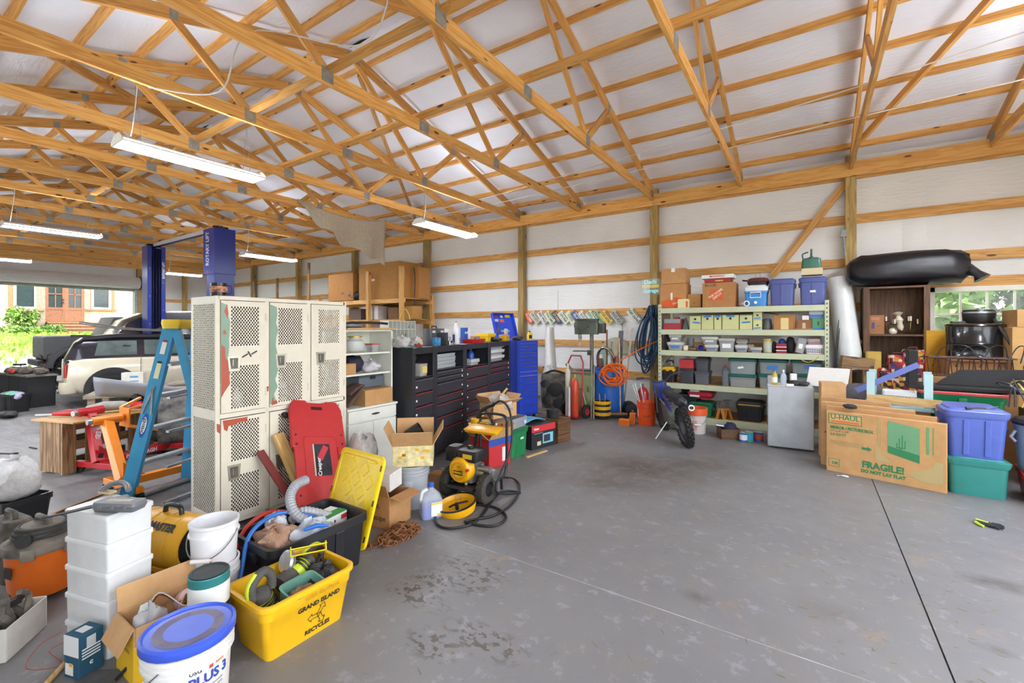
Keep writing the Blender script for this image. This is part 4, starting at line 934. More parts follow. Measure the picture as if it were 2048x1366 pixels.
# text also stands on the side of the far column
text('ROTARY LIFT', .07, C('dfe2ea', 'paper'), lf, Matrix.Translation((-3.438, .146, HL-.6)) @ face((0, 0, 0), (1, 0, 0)) @ RZ(90), bold=.003)
# ---- vehicles
def body_loft(stations, n=None):
    L = []
    for x, pts in stations:
        L.append([(x, y, z) for y, z in pts]+[(x, -y, z) for y, z in reversed(pts)])
    return MB().loops(L)
CREAM = C('d9cfb4', 'paint', coat=.6, rough=.25); CARBLK = C('24222a', 'paint', coat=.6, rough=.22); GLASSC = C('5d6a66', 'plastic', rough=.05, var=.25, bump=0, scale=3); TRIMB = C('2c2b2c', 'matte')
def low(x, zb, zt, w_): return (x, [(w_*.8, zb), (w_*.97, zb+.1), (w_, zb+(zt-zb)*.45), (w_*.985, zt-.08), (w_*.9, zt)])
mini = thing('hatchback_car', 'small cream estate car with black roof parked under the lift', 'car', (-12.62, 2.5, 0), 78.5)
body_loft([low(0, .42, .8, .62), low(.06, .3, .92, .76), low(.3, .25, .97, .83), low(.9, .24, .98, .84), low(2.0, .24, .96, .84), low(2.9, .24, .93, .83), low(3.5, .25, .84, .8), low(3.86, .3, .7, .7), low(3.96, .4, .6, .5)]).build('body', CREAM, mini, smooth=50)
def gh(x, z0, z1, w0, w1): return (x, [(w0, z0), (w0*.5+w1*.5, (z0+z1)/2), (w1, z1-.05), (w1*.8, z1)])
body_loft([gh(.02, .9, .93, .62, .6), gh(.16, .93, 1.25, .74, .66), gh(.3, .95, 1.38, .78, .64), gh(.9, .95, 1.43, .79, .64), gh(2.0, .95, 1.42, .79, .63), gh(2.4, .94, 1.36, .78, .63), gh(2.9, .93, .98, .76, .72)]).build('roof_and_pillars', CARBLK, mini, smooth=50)
for s in (-1, 1):
    def wn(x0, x1, z0, z1, dx=.0, nm='window'):
        def y_at(z): return s*(.79-(.79-.64)*(z-.95)/.43+.008)
        MB().add([(x0+dx, y_at(z0), z0), (x1, y_at(z0), z0), (x1, y_at(z1), z1), (x0+dx*3, y_at(z1), z1)], [(0, 1, 2, 3)]).build(nm, GLASSC, mini)
    wn(.42, 1.1, 1.0, 1.29, .03); wn(1.22, 2.3, 1.0, 1.3)
    MB().box(.12, 2.5, s*.665-.02, s*.665+.02, 1.36, 1.4).build('roof_rail', TRIMB, mini)
    for xw in (.72, 3.22):
        wheel('wheel', mini, TR(xw, s*.79, .31), .31, .15, rim=C('3a3a3e', 'dull'), hub=.68); MB().at(TR(xw, s*.838, .33) @ RX(90)).lathe([(.01, -.004), (.345, -.004), (.345, .004), (.01, .004)], 24).build('wheel_well', BLACK, mini)
        MB().at(TR(xw, s*.835, .33) @ RX(90)).loops([[(r_*math.cos(a), r_*math.sin(a), z_) for a in [math.radians(-8+196*i/18) for i in range(19)]] for r_, z_ in ((.34, -.015), (.34, .02), (.43, .02), (.43, -.015))], False, False, closed=False).build('arch_trim', TRIMB, mini, smooth=50)
    MB().at(TR(.06, s*.7, .72)).rr([(-.13, .08, .12, .03), (.13, .08, .12, .03)]).build('tail_light', C('a82a22', 'plastic', rough=.15), mini, smooth=50)
    MB().box(.02, .1, s*.6-.14, s*.6+.14, .6, .92).build('light_surround', CARBLK, mini, bv=.02)
    MB().at(TR(.42, s*.842, .5) @ RY(-25)).box(-.09, .09, -.004, .004, -.012, .012).build('side_reflector', C('c02818', 'plastic', rough=.2), mini)
    MB().box(1.15, 1.156, s*.838-.005, s*.838+.006, .32, .94).build('door_gap', CARBLK, mini)
    MB().box(.55, 3.3, s*.81-.03, s*.81+.025, .2, .27).build('sill', TRIMB, mini)
MB().rr([(.28, .26, 1.5, .1), (.36, .3, 1.58, .1), (.5, .28, 1.56, .1)]).build('rear_bumper', CREAM, mini, smooth=50, M=TR(.09, 0, 0)); MB().box(-.05, .02, -.55, .55, .3, .4).build('bumper_grille', BLACK, mini, bv=.02)
MB().rr([(.5, .14, 1.3, .05), (.54, .16, 1.34, .05)]).build('chrome_step', STEEL, mini, smooth=50, M=TR(.0, 0, 0)); MB().cyl((-.08, -.1, .28), (.1, -.1, .28), .04, 12).cyl((-.08, .1, .28), (.1, .1, .28), .04, 12).build('exhaust', STEEL, mini, smooth=40)
for s in (-1, 1): MB().box(-.01, .03, .02 if s > 0 else -.58, .58 if s > 0 else -.02, .56, .9).build('rear_door', C('c9c2ae', 'paint', coat=.5), mini, bv=.02)
MB().tube([(-.03, -.3, .74), (-.06, -.2, .75), (-.03, -.1, .74)], .012, 8).build('door_handle', STEEL, mini, smooth=60)
mroof = lambda x, y, z=1.432: mini.matrix_basis @ Vector((x, y, z))
def panel(name, label, cat, M, fn, mat, nu=14, nv=6, th=.01):
    o = MB().grid(fn, nu, nv).build(name, mat, None, smooth=60); o.matrix_local = M; so = o.modifiers.new('thick', 'SOLIDIFY'); so.thickness = th; return tag(o, label, cat)
panel('car_fender', 'dark grey curved fender lying on the small car\'s roof', 'car panel', mini.matrix_basis @ TR(.25, -.45, 1.445), lambda u, v: (1.5*u, .5*v, .03+.17*(1-u)**2.2+.05*math.sin(PI*v)), C('6a6560', 'dull'))
panel('crumpled_panel', 'crumpled dark sheet on the small car\'s roof', 'car panel', mini.matrix_basis @ TR(1.35, -.3, 1.45), lambda u, v: (.6*u, .5*v, .02+.14*math.exp(-((u-.5)**2+(v-.5)**2)*14)), C('4a4448', 'dull'))
# grey truck
trk = thing('pickup_truck', 'matt grey off-road truck with knobbly tyres behind the small car', 'truck', (-17.3, 2.95, 0), 88)
GRY = C('6e7072', 'paint', rough=.55); GRY2 = C('5f6163', 'paint', rough=.6)
MB().box(0, 1.25, -.8, .8, .72, 1.33).build('bed', GRY, trk, bv=.05); MB().box(1.27, 3.0, -.8, .8, .6, 1.35).build('cab_body', GRY2, trk, bv=.04); MB().box(3.0, 4.3, -.75, .75, .6, 1.25).build('bonnet', GRY2, trk, bv=.05)
body_loft([gh(1.2, 1.33, 1.36, .76, .74), gh(1.4, 1.34, 1.86, .78, .7), gh(2.7, 1.34, 1.88, .78, .7), gh(3.05, 1.33, 1.4, .76, .74)]).build('cab_roof', GRY2, trk, smooth=40)
for s in (-1, 1):
    for x0, x1 in ((1.48, 1.95), (2.1, 2.75)): MB().add([(x0, s*.785, 1.42), (x1, s*.785, 1.42), (x1-.03, s*.735, 1.74), (x0+.08, s*.735, 1.74)], [(0, 1, 2, 3)]).build('window', C('b8c4c8', 'plastic', rough=.08, var=.2), trk)
    for xw in (.62, 3.55):
        wheel('wheel', trk, TR(xw, s*.78, .44), .44, .3, rim=C('55585c', 'dull'), hub=.5, knobs=22, kn=.02)
        MB().at(TR(xw, s*.82, .5) @ RX(90)).loops([[(r_*math.cos(a), r_*math.sin(a), z_) for a in [PI*i/16 for i in range(17)]] for r_, z_ in ((.46, -.06), (.46, .06), (.56, .06), (.58, -.06))], False, False, closed=False).build('fender_flare', GRY, trk, smooth=50)
MB().box(-.1, .0, -.75, .75, .55, .7).build('rear_bumper', C('4a4a4c', 'dull'), trk, bv=.02); MB().box(.1, 4.2, -.5, .5, .4, .6).build('chassis', BLACK, trk)
# black car with raised roof line behind
bc_ = thing('black_car', 'large glossy black car standing between the lift columns', 'car', (-15.1, 3.75, 0), 86)
body_loft([low(0, .4, 1.0, .75), low(.2, .3, 1.05, .88), low(2.6, .3, 1.05, .9), low(3.0, .35, .95, .8), low(3.1, .5, .8, .6)]).build('body', CARBLK, bc_, smooth=50)
body_loft([gh(-.1, 1.05, 1.1, .8, .76), gh(.35, 1.05, 1.75, .84, .76), gh(.8, 1.05, 1.96, .86, .72), gh(1.8, 1.05, 2.02, .86, .72), gh(2.7, 1.05, 1.88, .86, .72), gh(3.05, 1.05, 1.3, .8, .76)]).build('roof', CARBLK, bc_, smooth=50)
for s in (-1, 1):
    MB().add([(.3, s*.86, 1.12), (2.6, s*.875, 1.12), (2.4, s*.8, 1.72), (.75, s*.79, 1.72)], [(0, 1, 2, 3)]).build('window', C('141518', 'plastic', rough=.08), bc_)
    for xw in (.6, 2.5): wheel('wheel', bc_, TR(xw, s*.82, .33), .33, .22)
# ---- workbench of car parts
pt = AT(338, 790, 6.2)
wb = thing('work_table', 'rough work table of car parts behind the stepladder', 'table', (-7.25, 2.55, 0), 66)
MB().box(-.85, .95, -.42, .45, .7, .74).build('table_top', C('a3937c', 'dusty'), wb, bv=.004)
for x_ in (-.78, .88):
    for y_ in (-.36, .38): MB().box(x_-.035, x_+.035, y_-.035, y_+.035, 0, .7).build('leg', GREYWOOD, wb)
wt = lambda x, y, z=.741: wb.matrix_basis @ Vector((x, y, z))
o = MB().prism([(-.35, 0), (.33, .02), (.36, .06), (.36, .22), (-.33, .24), (-.38, .12)], 0, .012)
panel('bumper_panel', 'long folded grey sheet-metal panel on the work table\'s edge', 'car panel', Matrix.Translation(wt(-.72, -.5, .70)) @ RZ(66), lambda u, v: (.85*u, -.12*math.sin(PI*v*.5), .04-.12*u+.24*v*(1-.3*u)), C('8d9096', 'paint'), 10, 4)
t = carton('white and blue parts carton standing on the work table', wt(-.45, .1), 52, .24, .1, .22, C('cfc9bd', 'card'), name='parts_carton')
for k_ in range(3): label_plate(t, face((.02, -.051, .05+.028*k_), (0, -1, 0)), .1-.014*(2-k_), .014, C('4a90b8', 'paper'), 'stripe')
label_plate(t, face((.02, -.051, .165), (0, -1, 0)), .09, .025, C('4a90b8', 'paper'))
panel('door_skin', 'long tan trim panels lying on the work table', 'car panel', Matrix.Translation(wt(-.1, .12, .745)) @ RZ(62), lambda u, v: (.8*u, .2*v, .03+.03*math.sin(PI*u)+.02*v), C('a89a84', 'dusty'))
panel('headlamp_bowl', 'clear curved headlamp cover on the work table', 'car part', Matrix.Translation(wt(.62, -.1, .742)) @ RZ(60), lambda u, v: (.35*u, .3*v, .2*math.sin(PI*u)*math.sin(PI*v)**.5+.004), C('5c5f62', 'plastic', rough=.15))
panel('black_hood', 'big dark dusty bumper cover leaning below the work table', 'car panel', Matrix.Translation(wt(-.1, -.8, .1)) @ RZ(66), lambda u, v: (1.2*u, -.16*math.sin(PI*v)+.1*v, .6*v), C('3a3c40', 'dusty'))
tote('black storage bin under the work table', wt(.3, .02, 0), 66, .7, .45, .34, '17181b', None, ribs=2)
# ---- engine stands
def engine_stand(label, base, colr, top, legend, far, plate):
    """base: column foot; top: head; far: end of the long leg"""
    base, top, far = Vector(base), Vector(top), Vector(far); m = C(colr, 'paint', rough=.35); md = C('3a3a3a', 'dull')
    t = thing('engine_stand', label, 'engine stand', (base.x, base.y, 0)); o = Vector((base.x, base.y, 0)); B, T, Fx = base-o, top-o, far-o
    d_ = (Fx-B).to_2d().normalized(); d3 = Vector((d_.x, d_.y, 0)); n3 = Vector((-d_.y, d_.x, 0))
    MB().beam(B, T, .09, .07, up=n3).build('column', m, t, bv=.006)
    MB().beam((0, 0, .12)+B*0 if False else Vector((0, 0, .12)), Vector((Fx.x, Fx.y, .12)), .07, .07).build('long_leg', m, t, bv=.005)
    MB().beam(n3*-.3+Vector((0, 0, .1)), n3*.3+Vector((0, 0, .1)), .06, .06).build('cross_leg', m, t, bv=.005)
    MB().beam(Vector((Fx.x, Fx.y, .12))-n3*.2, Vector((Fx.x, Fx.y, .12))+n3*.2, .06, .06).build('cross_leg', m, t, bv=.005)
    MB().prism([(0, 0), (.18, 0), (0, .16)], -.004, .004).build('gusset', m, t, M=frame(Vector((0, 0, .15)), Vector((0, 0, .15))+d3) @ RX(90))
    for q in (n3*-.27, n3*.27, Fx*1+n3*.16, Fx-n3*.16): MB().at(TR(q.x, q.y, .045) @ RZ(40) @ RX(90)).lathe([(.01, -.014), (.045, -.014), (.045, .014), (.01, .014)], 14).build('caster', RUB, t)
    h = T+Vector((0, 0, .02)); MB().cyl(h-d3*.12, h+d3*.12, .045, 14).build('head_tube', m, t, smooth=40)
    MB().cyl(h-d3*.16, h-d3*.12, .03, 10).build('head_pin', STEEL, t, smooth=40)
    if plate:
        c_ = h+d3*.15; MB().cb(c_, (.012, .2, .2), frame(Vector(), d3).to_3x3().to_4x4()).build('mount_plate', m, t)
        for a, b2 in ((.09, .09), (-.09, .09), (.09, -.09), (-.09, -.09)): MB().beam(c_+n3*a+Vector((0, 0, b2)), c_+n3*a*2.0+d3*.22+Vector((0, 0, b2*1.8)), .03, .02).build('mount_arm', m, t)
    if legend:
        v_ = (T-B).normalized(); mid = B.lerp(T, .5); nn = -d3
        nrm = (n3 if n3.dot(-o) > 0 else -n3); nrm2 = nrm
        text(legend, .075, C('e8dede', 'paper'), t, Matrix.Translation(mid+nrm*.047) @ face((0, 0, 0), nrm, v_) @ RZ(-90), bold=.002)
        for f_ in (.12, .88):
            p_ = B.lerp(T, f_)+nrm*.0465; label_plate(t, Matrix.Translation(p_) @ face((0, 0, 0), nrm, v_), .05, .06, C('2a1214', 'paper'), 'vent_print')
        e = Vector((Fx.x, Fx.y, 0)); text(legend, .06, C('e8dede', 'paper'), t, Matrix.Translation(e*.55+Vector((0, 0, .12))+nrm*.0365) @ face((0, 0, 0), nrm), bold=.002)
    return t
b1 = AT(197, 950, 4.75); b1.z = .13
engine_stand('red engine stand with white lettering on its column', b1, 'b01c24', AT(180, 826, 4.9), 'PITTSBURGH', AT(338, 905, 5.5), False)
b2 = AT(246, 1000, 4.15); b2.z = .13
engine_stand('bright orange engine stand with bare mounting plate', b2, 'e08018', AT(214, 843, 4.6), None, AT(400, 962, 4.75), True)
# ---- pallet bench
pc, prz, pw = front(V(-6.90, 1.19, 0), V(-6.49, 1.32, 0), .8)
pb = thing('pallet_bench', 'low bench built from stained pallet boards with a plywood top', 'bench', pc, prz)
for i in range(4): board('pallet_board', (-pw/2+pw*(i+.5)/4, -.39, .02), (-pw/2+pw*(i+.5)/4, -.39, .56), .02, pw/4-.006, PALLET, pb, up=(1, 0, 0))
for i in range(4): board('pallet_board', (pw/2-.01, -.38+.14*i*1.5, .02), (pw/2-.01, -.38+.14*i*1.5, .56), .12, .02, PALLET, pb, up=(1, 0, 0))
for z in (.06, .3, .51):
    for x_ in (-pw/2+.03, pw/2-.045): board('runner', (x_, -.37, z), (x_, .4, z), .045, .09, PALLET, pb)
for y_ in (-.33, .36): board('runner', (-pw/2+.06, y_, .51), (pw/2-.075, y_, .51), .04, .09, PALLET, pb)
o = MB().box(-pw/2-.06, pw/2+.16, -.44, .42, .562, .577).build('plywood_top', PLY, pb)
pz = lambda x, y, z=.578: pb.matrix_basis @ Vector((x, y, z))
t = thing('reciprocating_saw', 'red and black cordless saw on the pallet bench', 'power saw', pz(-.05, -.22), prz+30); MB().tube([(-.16, 0, .035), (-.02, 0, .04), (.08, 0, .04), (.15, 0, .035)], [.02, .035, .03, .03], 10).build('body', C('a82024'), t, smooth=50); MB().tube([(.1, 0, .04), (.2, 0, .06), (.24, 0, .04)], .022, 8).build('grip', BLACK, t, smooth=50); MB().box(-.32, -.16, -.001, .001, .02, .04).build('blade', STEEL, t)
t = thing('angle_grinder', 'grey power tool with red nose on the pallet bench', 'power tool', pz(.12, .05), prz+40); MB().tube([(-.2, 0, .06), (-.05, 0, .08), (.12, 0, .08), (.2, 0, .07)], [.03, .055, .05, .03], 10).build('body', C('b8b4a8', 'dusty'), t, smooth=50); MB().tube([(.2, 0, .07), (.3, 0, .07)], .04, 10).build('nose', C('b8242a'), t, smooth=50)
single('timber_offcut', MB().box(-.18, .18, -.04, .04, 0, .035), C('a8902c', 'paint'), 'short yellow-painted timber offcut on the pallet bench', 'timber', pz(-.08, .22), prz+60, bv=.003)
# ---- engine block on low dolly between the stands
eb = thing('engine_parts', 'dark heap of transmission parts beside the work table', 'engine part', (-6.9, 2.3, 0), 60)
MB().box(-.3, .3, -.2, .2, .02, .12).build('dolly', GREYWOOD, eb); crumple((0, 0, .34), (.26, .2, .22), 61, .3).build('housing', C('3c3a3a', 'dusty'), eb, smooth=40); MB().cyl((-.2, -.1, .5), (-.25, -.1, .82), .06, 12).build('shaft', C('33363c', 'dull'), eb, smooth=40); MB().cyl((.0, -.3, .5), (.0, -.1, .5), .12, 16).build('pulley', C('55565a', 'dull'), eb, smooth=40)
# ---- blue stepladder
LB0, LB1 = V(-5.06, 1.40, 0), V(-4.99, 1.72, 1.6); U = V(-.44, .9, 0).normalized(); Wd = V(.9, .44, 0)
RB0 = AT(374, 963, 4.53); RB0.z = 0; RB1 = AT(396, 650, 4.68); RB1.z = 1.6; U = (RB1-LB1).normalized()
FIB = C('3a94bf', 'plastic', rough=.4); sl = thing('stepladder', 'blue fibreglass stepladder with yellow top cap', 'ladder', (LB0.x, LB0.y, 0)); q0 = Vector((LB0.x, LB0.y, 0))
for nm, a, b_ in (('front_rail', LB0, LB1), ('front_rail', RB0, RB1), ('rear_rail', LB1+Wd*.5-V(0, 0, 1.6), LB1+Wd*.05-V(0, 0, .05)), ('rear_rail', RB1+Wd*.5+U*.1-V(0, 0, 1.6), RB1+Wd*.05-V(0, 0, .05))):
    a, b_ = a-q0, b_-q0; wdt = .105 if nm == 'front_rail' else .06
    M_ = frame(a, b_, U); L_ = (b_-a).length
    MB().prism([(-wdt/2, -.015), (wdt/2, -.015), (wdt/2, .04), (wdt/2-.008, .04), (wdt/2-.008, -.007), (.006, -.007), (0, -.001), (-.006, -.007), (-wdt/2+.008, -.007), (-wdt/2+.008, .04), (-wdt/2, .04)], 0, L_).build(nm, FIB, sl, M=M_ @ Matrix(((0, 0, 1, 0), (1, 0, 0, 0), (0, 1, 0, 0), (0, 0, 0, 1))))
for i in range(5):
    f_ = .03+(.3*i+.0)/1.6 if False else (.02, .205, .395, .58, .765)[i]
    a, b_ = LB0.lerp(LB1, f_)-q0, RB0.lerp(RB1, f_)-q0
    MB().beam(a, b_, .085, .03).build('step', C('b9bcbc', 'metal', rough=.45), sl, bv=.004); MB().beam(a+Wd*.4*(1-f_)+V(0, 0, -.01), b_+Wd*.4*(1-f_)+V(0, 0, -.01), .03, .02).build('rear_bar', C('b9bcbc', 'metal', rough=.45), sl)
mt = (LB1+RB1)/2-q0+Wd*.03
MB().rr([(-.05, .6, .14, .02), (.0, .6, .18, .03), (.035, .59, .17, .03)]).build('top_cap', C('e6c22a', 'plastic'), sl, smooth=40, M=Matrix.Translation(mt+V(0, 0, .0)) @ RZ(yaw2((0, 0), U)))
v_ = (LB1-LB0).normalized(); nrm = (-U-v_*(-U).dot(v_)).normalized(); fr_ = lambda f_, w_: LB0.lerp(LB1, f_)-q0+nrm*.0165+v_.cross(nrm)*w_
FM = lambda f_, w_=0: Matrix.Translation(fr_(f_, w_)) @ face((0, 0, 0), nrm, v_)
MB().at(FM(.42)).prism([(.026*math.cos(a)*1.0, .11*math.sin(a)) for a in [2*PI*i/20 for i in range(20)]], 0, .001).build('brand_oval', C('2a50b0', 'paper'), sl)
MB().at(FM(.42)).prism([(.021*math.cos(a)*1.0, .075*math.sin(a)) for a in [2*PI*i/20 for i in range(20)]], 0, .0016).build('brand_oval', C('f0f0f0', 'paper'), sl)
text('WERNER', .034, WORDS, sl, FM(.42) @ RZ(90) @ TR(0, 0, .002), bold=.001)
for f_, h, c_ in ((.86, .13, 'e4e4e0'), (.73, .16, 'dfe0b0')):
    label_plate(sl, FM(f_), .04, h, C(c_, 'paper')); label_plate(sl, FM(f_+h*.27) @ TR(0, 0, .0006), .038, .02, C('8a2a30' if h < .15 else '222222', 'paper'), 'warning_band')
for w_ in (-.02, .02): MB().at(FM(.56) @ TR(w_*.8, 0, .006) @ RZ(w_*500)).box(-.008, .008, -.13, .13, -.003, .003).build('spreader', GALV, sl)
# ---- black bench and clutter at the far left, bike
bb = thing('black_cabinet', 'black worktop cabinet at the far left of the bay', 'cabinet', (-13.02, 2.14, 0), 8)
MB().box(-.9, .45, -.2, .2, 0, .6).build('body', C('232325', 'matte'), bb, bv=.01); MB().box(-.95, .5, -.23, .22, .6, .63).build('worktop', C('55504a', 'dusty'), bb)
for x_ in (-.45, 0): MB().box(x_-.004, x_+.004, -.205, -.2, .05, .58).build('door_gap', BLACK, bb)
bz = lambda x, y, z=.631: bb.matrix_basis @ Vector((x, y, z))
for i, (x_, y_, s, c_, lb, cat) in enumerate(((-.55, -.1, (.2, .12, .06), '44342c', 'dark greasy engine cover on the black worktop', 'engine part'), (-.1, -.05, (.16, .12, .07), '4a4340', 'brown-black gearbox part on the black worktop', 'engine part'), (-.3, -.2, (.1, .06, .05), 'a03a2c', 'small red part on the black worktop', 'engine part'), (.25, .05, (.14, .1, .06), '5a5248', 'dusty dark part at the worktop\'s right end', 'engine part'))):
    bag(lb, bz(x_, y_), s, C(c_, 'dusty' if c_ != 'a03a2c' else 'plastic'), 70+i, name='machine_part', cat=cat, knot=False, jit=.3)
js = thing('axle_stand', 'small axle stand silhouetted on the black worktop', 'axle stand', bz(-.02, .15), 0)
for a in range(4): MB().beam((.05*math.cos(a*PI/2), .05*math.sin(a*PI/2), 0), (.015*math.cos(a*PI/2), .015*math.sin(a*PI/2), .15), .012, .006).build('leg', C('5a5446', 'dull'), js)
MB().cyl((0, 0, .13), (0, 0, .17), .012, 8).box(-.05, .05, -.02, .02, .17, .182).build('saddle', C('5a5446', 'dull'), js)
tb_ = tote('black tub of green drink bottles on the floor at the far left', G(32, 822)+V(0, -.02, 0), 12, .55, .28, .33, '1d1d20', None, ribs=1)
for i, (x_, c_, lb) in enumerate(((-.18, '7aa08a', 'green bottle lying at the left in the black tub'), (-.05, '6ac0a8', 'turquoise bottle lying in the black tub'), (.08, '7ab8a0', 'pale green bottle with dark stripes in the black tub'), (.2, 'b8b4d0', 'lilac bottle lying at the right in the black tub'))):
    t = thing('drink_bottle', lb, 'bottle', tb_.matrix_basis @ Vector((x_, -.01, .29)), 20*i); MB().tube([(0, -.12, 0), (0, -.08, .0), (0, .06, .02), (0, .12, .03)], [.03, .06, .06, .02], 10).build('body', C(c_, 'plastic', rough=.2), t, smooth=50); MB().cyl((0, .12, .03), (0, .14, .03), .02, 8).build('cap', C('d8d8d8'), t)
tote('second black tub at the picture\'s left edge behind the tub of bottles', G(2, 812), 12, .4, .28, .3, '1a1a1c', None, ribs=0)
bag('black crumpled cover on the floor by the far-left tub', G(16, 834), (.26, .12, .05), C('1e1e20', 'film'), 77, knot=False, name='cover', cat='cover')
bk_ = thing('bmx_bike', 'small purple kids\' bike with black tyres by the roller door', 'bicycle', G(96, 779)+V(-.1, -.28, 0), 55)
def ring(b, c, r, rr_): return b.tube([(c[0]+r*math.cos(2*PI*i/24), c[1], c[2]+r*math.sin(2*PI*i/24)) for i in range(24)], rr_, 8, close=True)
for x_ in (-.42, .42):
    w0 = ring(MB(), (x_, 0, .23), .21, .025).build('tyre', RUB, bk_, smooth=60); ring(MB(), (x_, 0, .23), .185, .008).build('rim', STEEL, w0)
    for a in range(6): MB().cyl((x_, 0, .23), (x_+.18*math.cos(a*PI/3), 0, .23+.18*math.sin(a*PI/3)), .003, 5).build('spoke', STEEL, w0)
FRM = C('6a3448', 'paint')
MB().tube([(.28, 0, .62), (.42, 0, .23)], .016, 8).build('fork', FRM, bk_); MB().tube([(.28, 0, .6), (-.15, 0, .52), (-.05, 0, .24), (.28, 0, .56)], .018, 8).build('frame', FRM, bk_, smooth=60); MB().tube([(-.05, 0, .24), (-.42, 0, .23), (-.15, 0, .52)], .013, 8).build('rear_triangle', FRM, bk_, smooth=60)
MB().tube([(.27, -.22, .88), (.26, -.12, .86), (.27, -.04, .68), (.27, .04, .68), (.26, .12, .86), (.27, .22, .88)], .012, 8).build('handlebar', C('4a3a34', 'dull'), bk_, smooth=60); MB().tube([(-.17, 0, .52), (-.2, 0, .64)], .014, 8).build('seat_post', STEEL, bk_); MB().rr([(.63, .24, .12, .04), (.67, .22, .1, .04)]).build('saddle', BLACK, bk_, M=TR(-.21, 0, 0), smooth=50)
MB().cyl((-.05, -.03, .24), (-.05, .03, .24), .08, 14).build('chainwheel', C('222222', 'dull'), bk_)
# ================================================================ the foreground heap, left
# ---- five white stacking boxes
WS = C('d9dbdb', 'plastic', rough=.35)
sc_, srz, sw = front(V(-3.03, .607, 0), V(-2.735, .693, 0), .205)
for i, nm in enumerate(('lowest', 'second from the floor', 'middle one', 'second from the top', 'topmost')):
    t = thing('stacking_box', f'white lidded plastic box, {nm} of the stack of five', 'storage box', sc_+V(0, 0, .1352*i), srz, 'stack of five white boxes')
    MB().rr([(0, sw*.96, .195, .012), (.118, sw*.97, .2, .012)], 3).build('body', WS, t, smooth=40); MB().rr([(.112, sw*1.0, .212, .014), (.13, sw*1.0, .212, .014), (.1345, sw*.98, .205, .014)], 3).build('lid', WS, t, smooth=40)
st = lambda x, y, z=.677: sc_+RZ(srz) @ Vector((x, y, z))
GC = C('6f7276', 'plastic', rough=.5)
for i in range(2):
    t = thing('bit_case', f'grey plastic drill-bit case, {("lower", "upper")[i]} of two on the white boxes', 'case', G(240, 1018-i*2, .678+.034*i*1.0)*1+V(0, 0, .0), srz+14, 'grey bit cases'); t.location.z = .678+.036*i
    MB().rr([(0, .2, .075, .012), (.014, .21, .085, .014), (.016, .205, .08, .014), (.018, .21, .085, .014), (.034, .2, .076, .012)], 3).build('body', GC, t, smooth=40)
    for s in (-.06, .0, .06): MB().cb((s, -.042, .017), (.02, .006, .018)).build('latch', GC, t, bv=.002)
    label_plate(t, TR(0, 0, .0342), .12, .03, C('b9b3a2', 'paper'))
a, b_ = G(82, 1037, .70), G(206, 1008, .70); a.z = b_.z = .70
t = thing('pruning_saw', 'long black saw bar lying across the white boxes', 'saw', a); d_ = b_-a
MB().at(frame(V(0, 0, 0), d_)).prism([(0, 0), (.04, -.012), (d_.length, -.022), (d_.length, .022), (.1, .014)], -.003, .003).build('bar', C('2a2b2e', 'dull'), t)
MB().at(frame(V(0, 0, 0), d_)).box(d_.length-.01, d_.length+.1, -.03, .03, -.02, .015).build('grip', C('55585c'), t, bv=.006)
p = G(228, 985, .69); t = thing('curved_grip', 'grey curved saw handle behind the bit cases', 'saw handle', (p.x, p.y, .678), 20); MB().tube(smoothpath([(-.09, 0, .012), (-.06, .02, .04), (.0, .03, .055), (.06, .02, .05), (.1, 0, .035)]), .014, 8).build('body', C('6f7276'), t, smooth=60); MB().box(-.1, -.02, -.01, .03, 0, .012).build('pad', C('cdb890'), t, bv=.003)
# ---- orange wet vacuum
t = thing('shop_vacuum', 'dusty orange shop vacuum with dark grey head', 'vacuum', (-3.74, .66, 0), 10)
MB().lathe([(.125, .03), (.14, .04), (.16, .3), (.165, .31)], 28).build('tank', C('d8681c', 'plastic'), t, smooth=40); DG = C('5a5652', 'dusty')
MB().lathe([(.172, .29), (.178, .31), (.17, .335), (.12, .36), (.11, .395), (.09, .42), (.02, .43)], 28).build('head', DG, t, smooth=40)
for k_ in range(3): MB().tube([((.125-.01*k_)*math.cos(q*PI/8), (.125-.01*k_)*math.sin(q*PI/8), .37+.02*k_) for q in range(16)], .01, 6, close=True).build('coiled_cord', C('3a3836', 'rubber'), t, smooth=60)
for q in (20, 160, 250, 320): MB().at(RZ(q) @ TR(.172, 0, .3)).box(-.01, .012, -.03, .03, -.03, .03).build('clip', DG, t, bv=.004)
MB().cyl((.05, -.08, .36), (.1, -.12, .375), .035, 14).build('hose_port', C('222222'), t, smooth=40); label_plate(t, face((.03, -.155, .2), (.1, -1, 0)), .06, .06, C('2a2422', 'paper')); MB().tube([(-.08, 0, .4), (-.06, 0, .45), (.06, 0, .45), (.08, 0, .4)], .015, 8).build('handle', DG, t, smooth=60)
for q in range(4): MB().at(RZ(45+90*q) @ TR(.13, 0, .025) @ RX(90)).lathe([(.025, -.01), (.025, .01)], 10).build('caster', RUB, t)
t = thing('tool_case', 'black dusty blow-moulded tool case beside the orange vacuum', 'case', (-4.2, .6, 0), 10); MB().rr([(0, .3, .16, .03), (.3, .3, .17, .03), (.36, .22, .12, .03)]).build('body', C('2b2826', 'dusty'), t, smooth=40)
for x_ in (-.08, 0, .08): MB().box(x_-.02, x_+.02, -.09, -.08, .08, .28).build('rib', C('2b2826', 'dusty'), t, bv=.006)
MB().tube([(-.06, 0, .36), (-.05, 0, .4), (.05, 0, .4), (.06, 0, .36)], .014, 8).build('handle', C('2b2826', 'dusty'), t, smooth=60)
t = tote('black tub under the white bag at the left edge', (-5.15, .74, 0), 20, .4, .3, .26, '202022', ribs=0); bag('white plastic bag with red print on the black tub', (-5.12, .74, .24), (.2, .16, .15), C('d6d4d2', 'film'), 81, jit=.2)
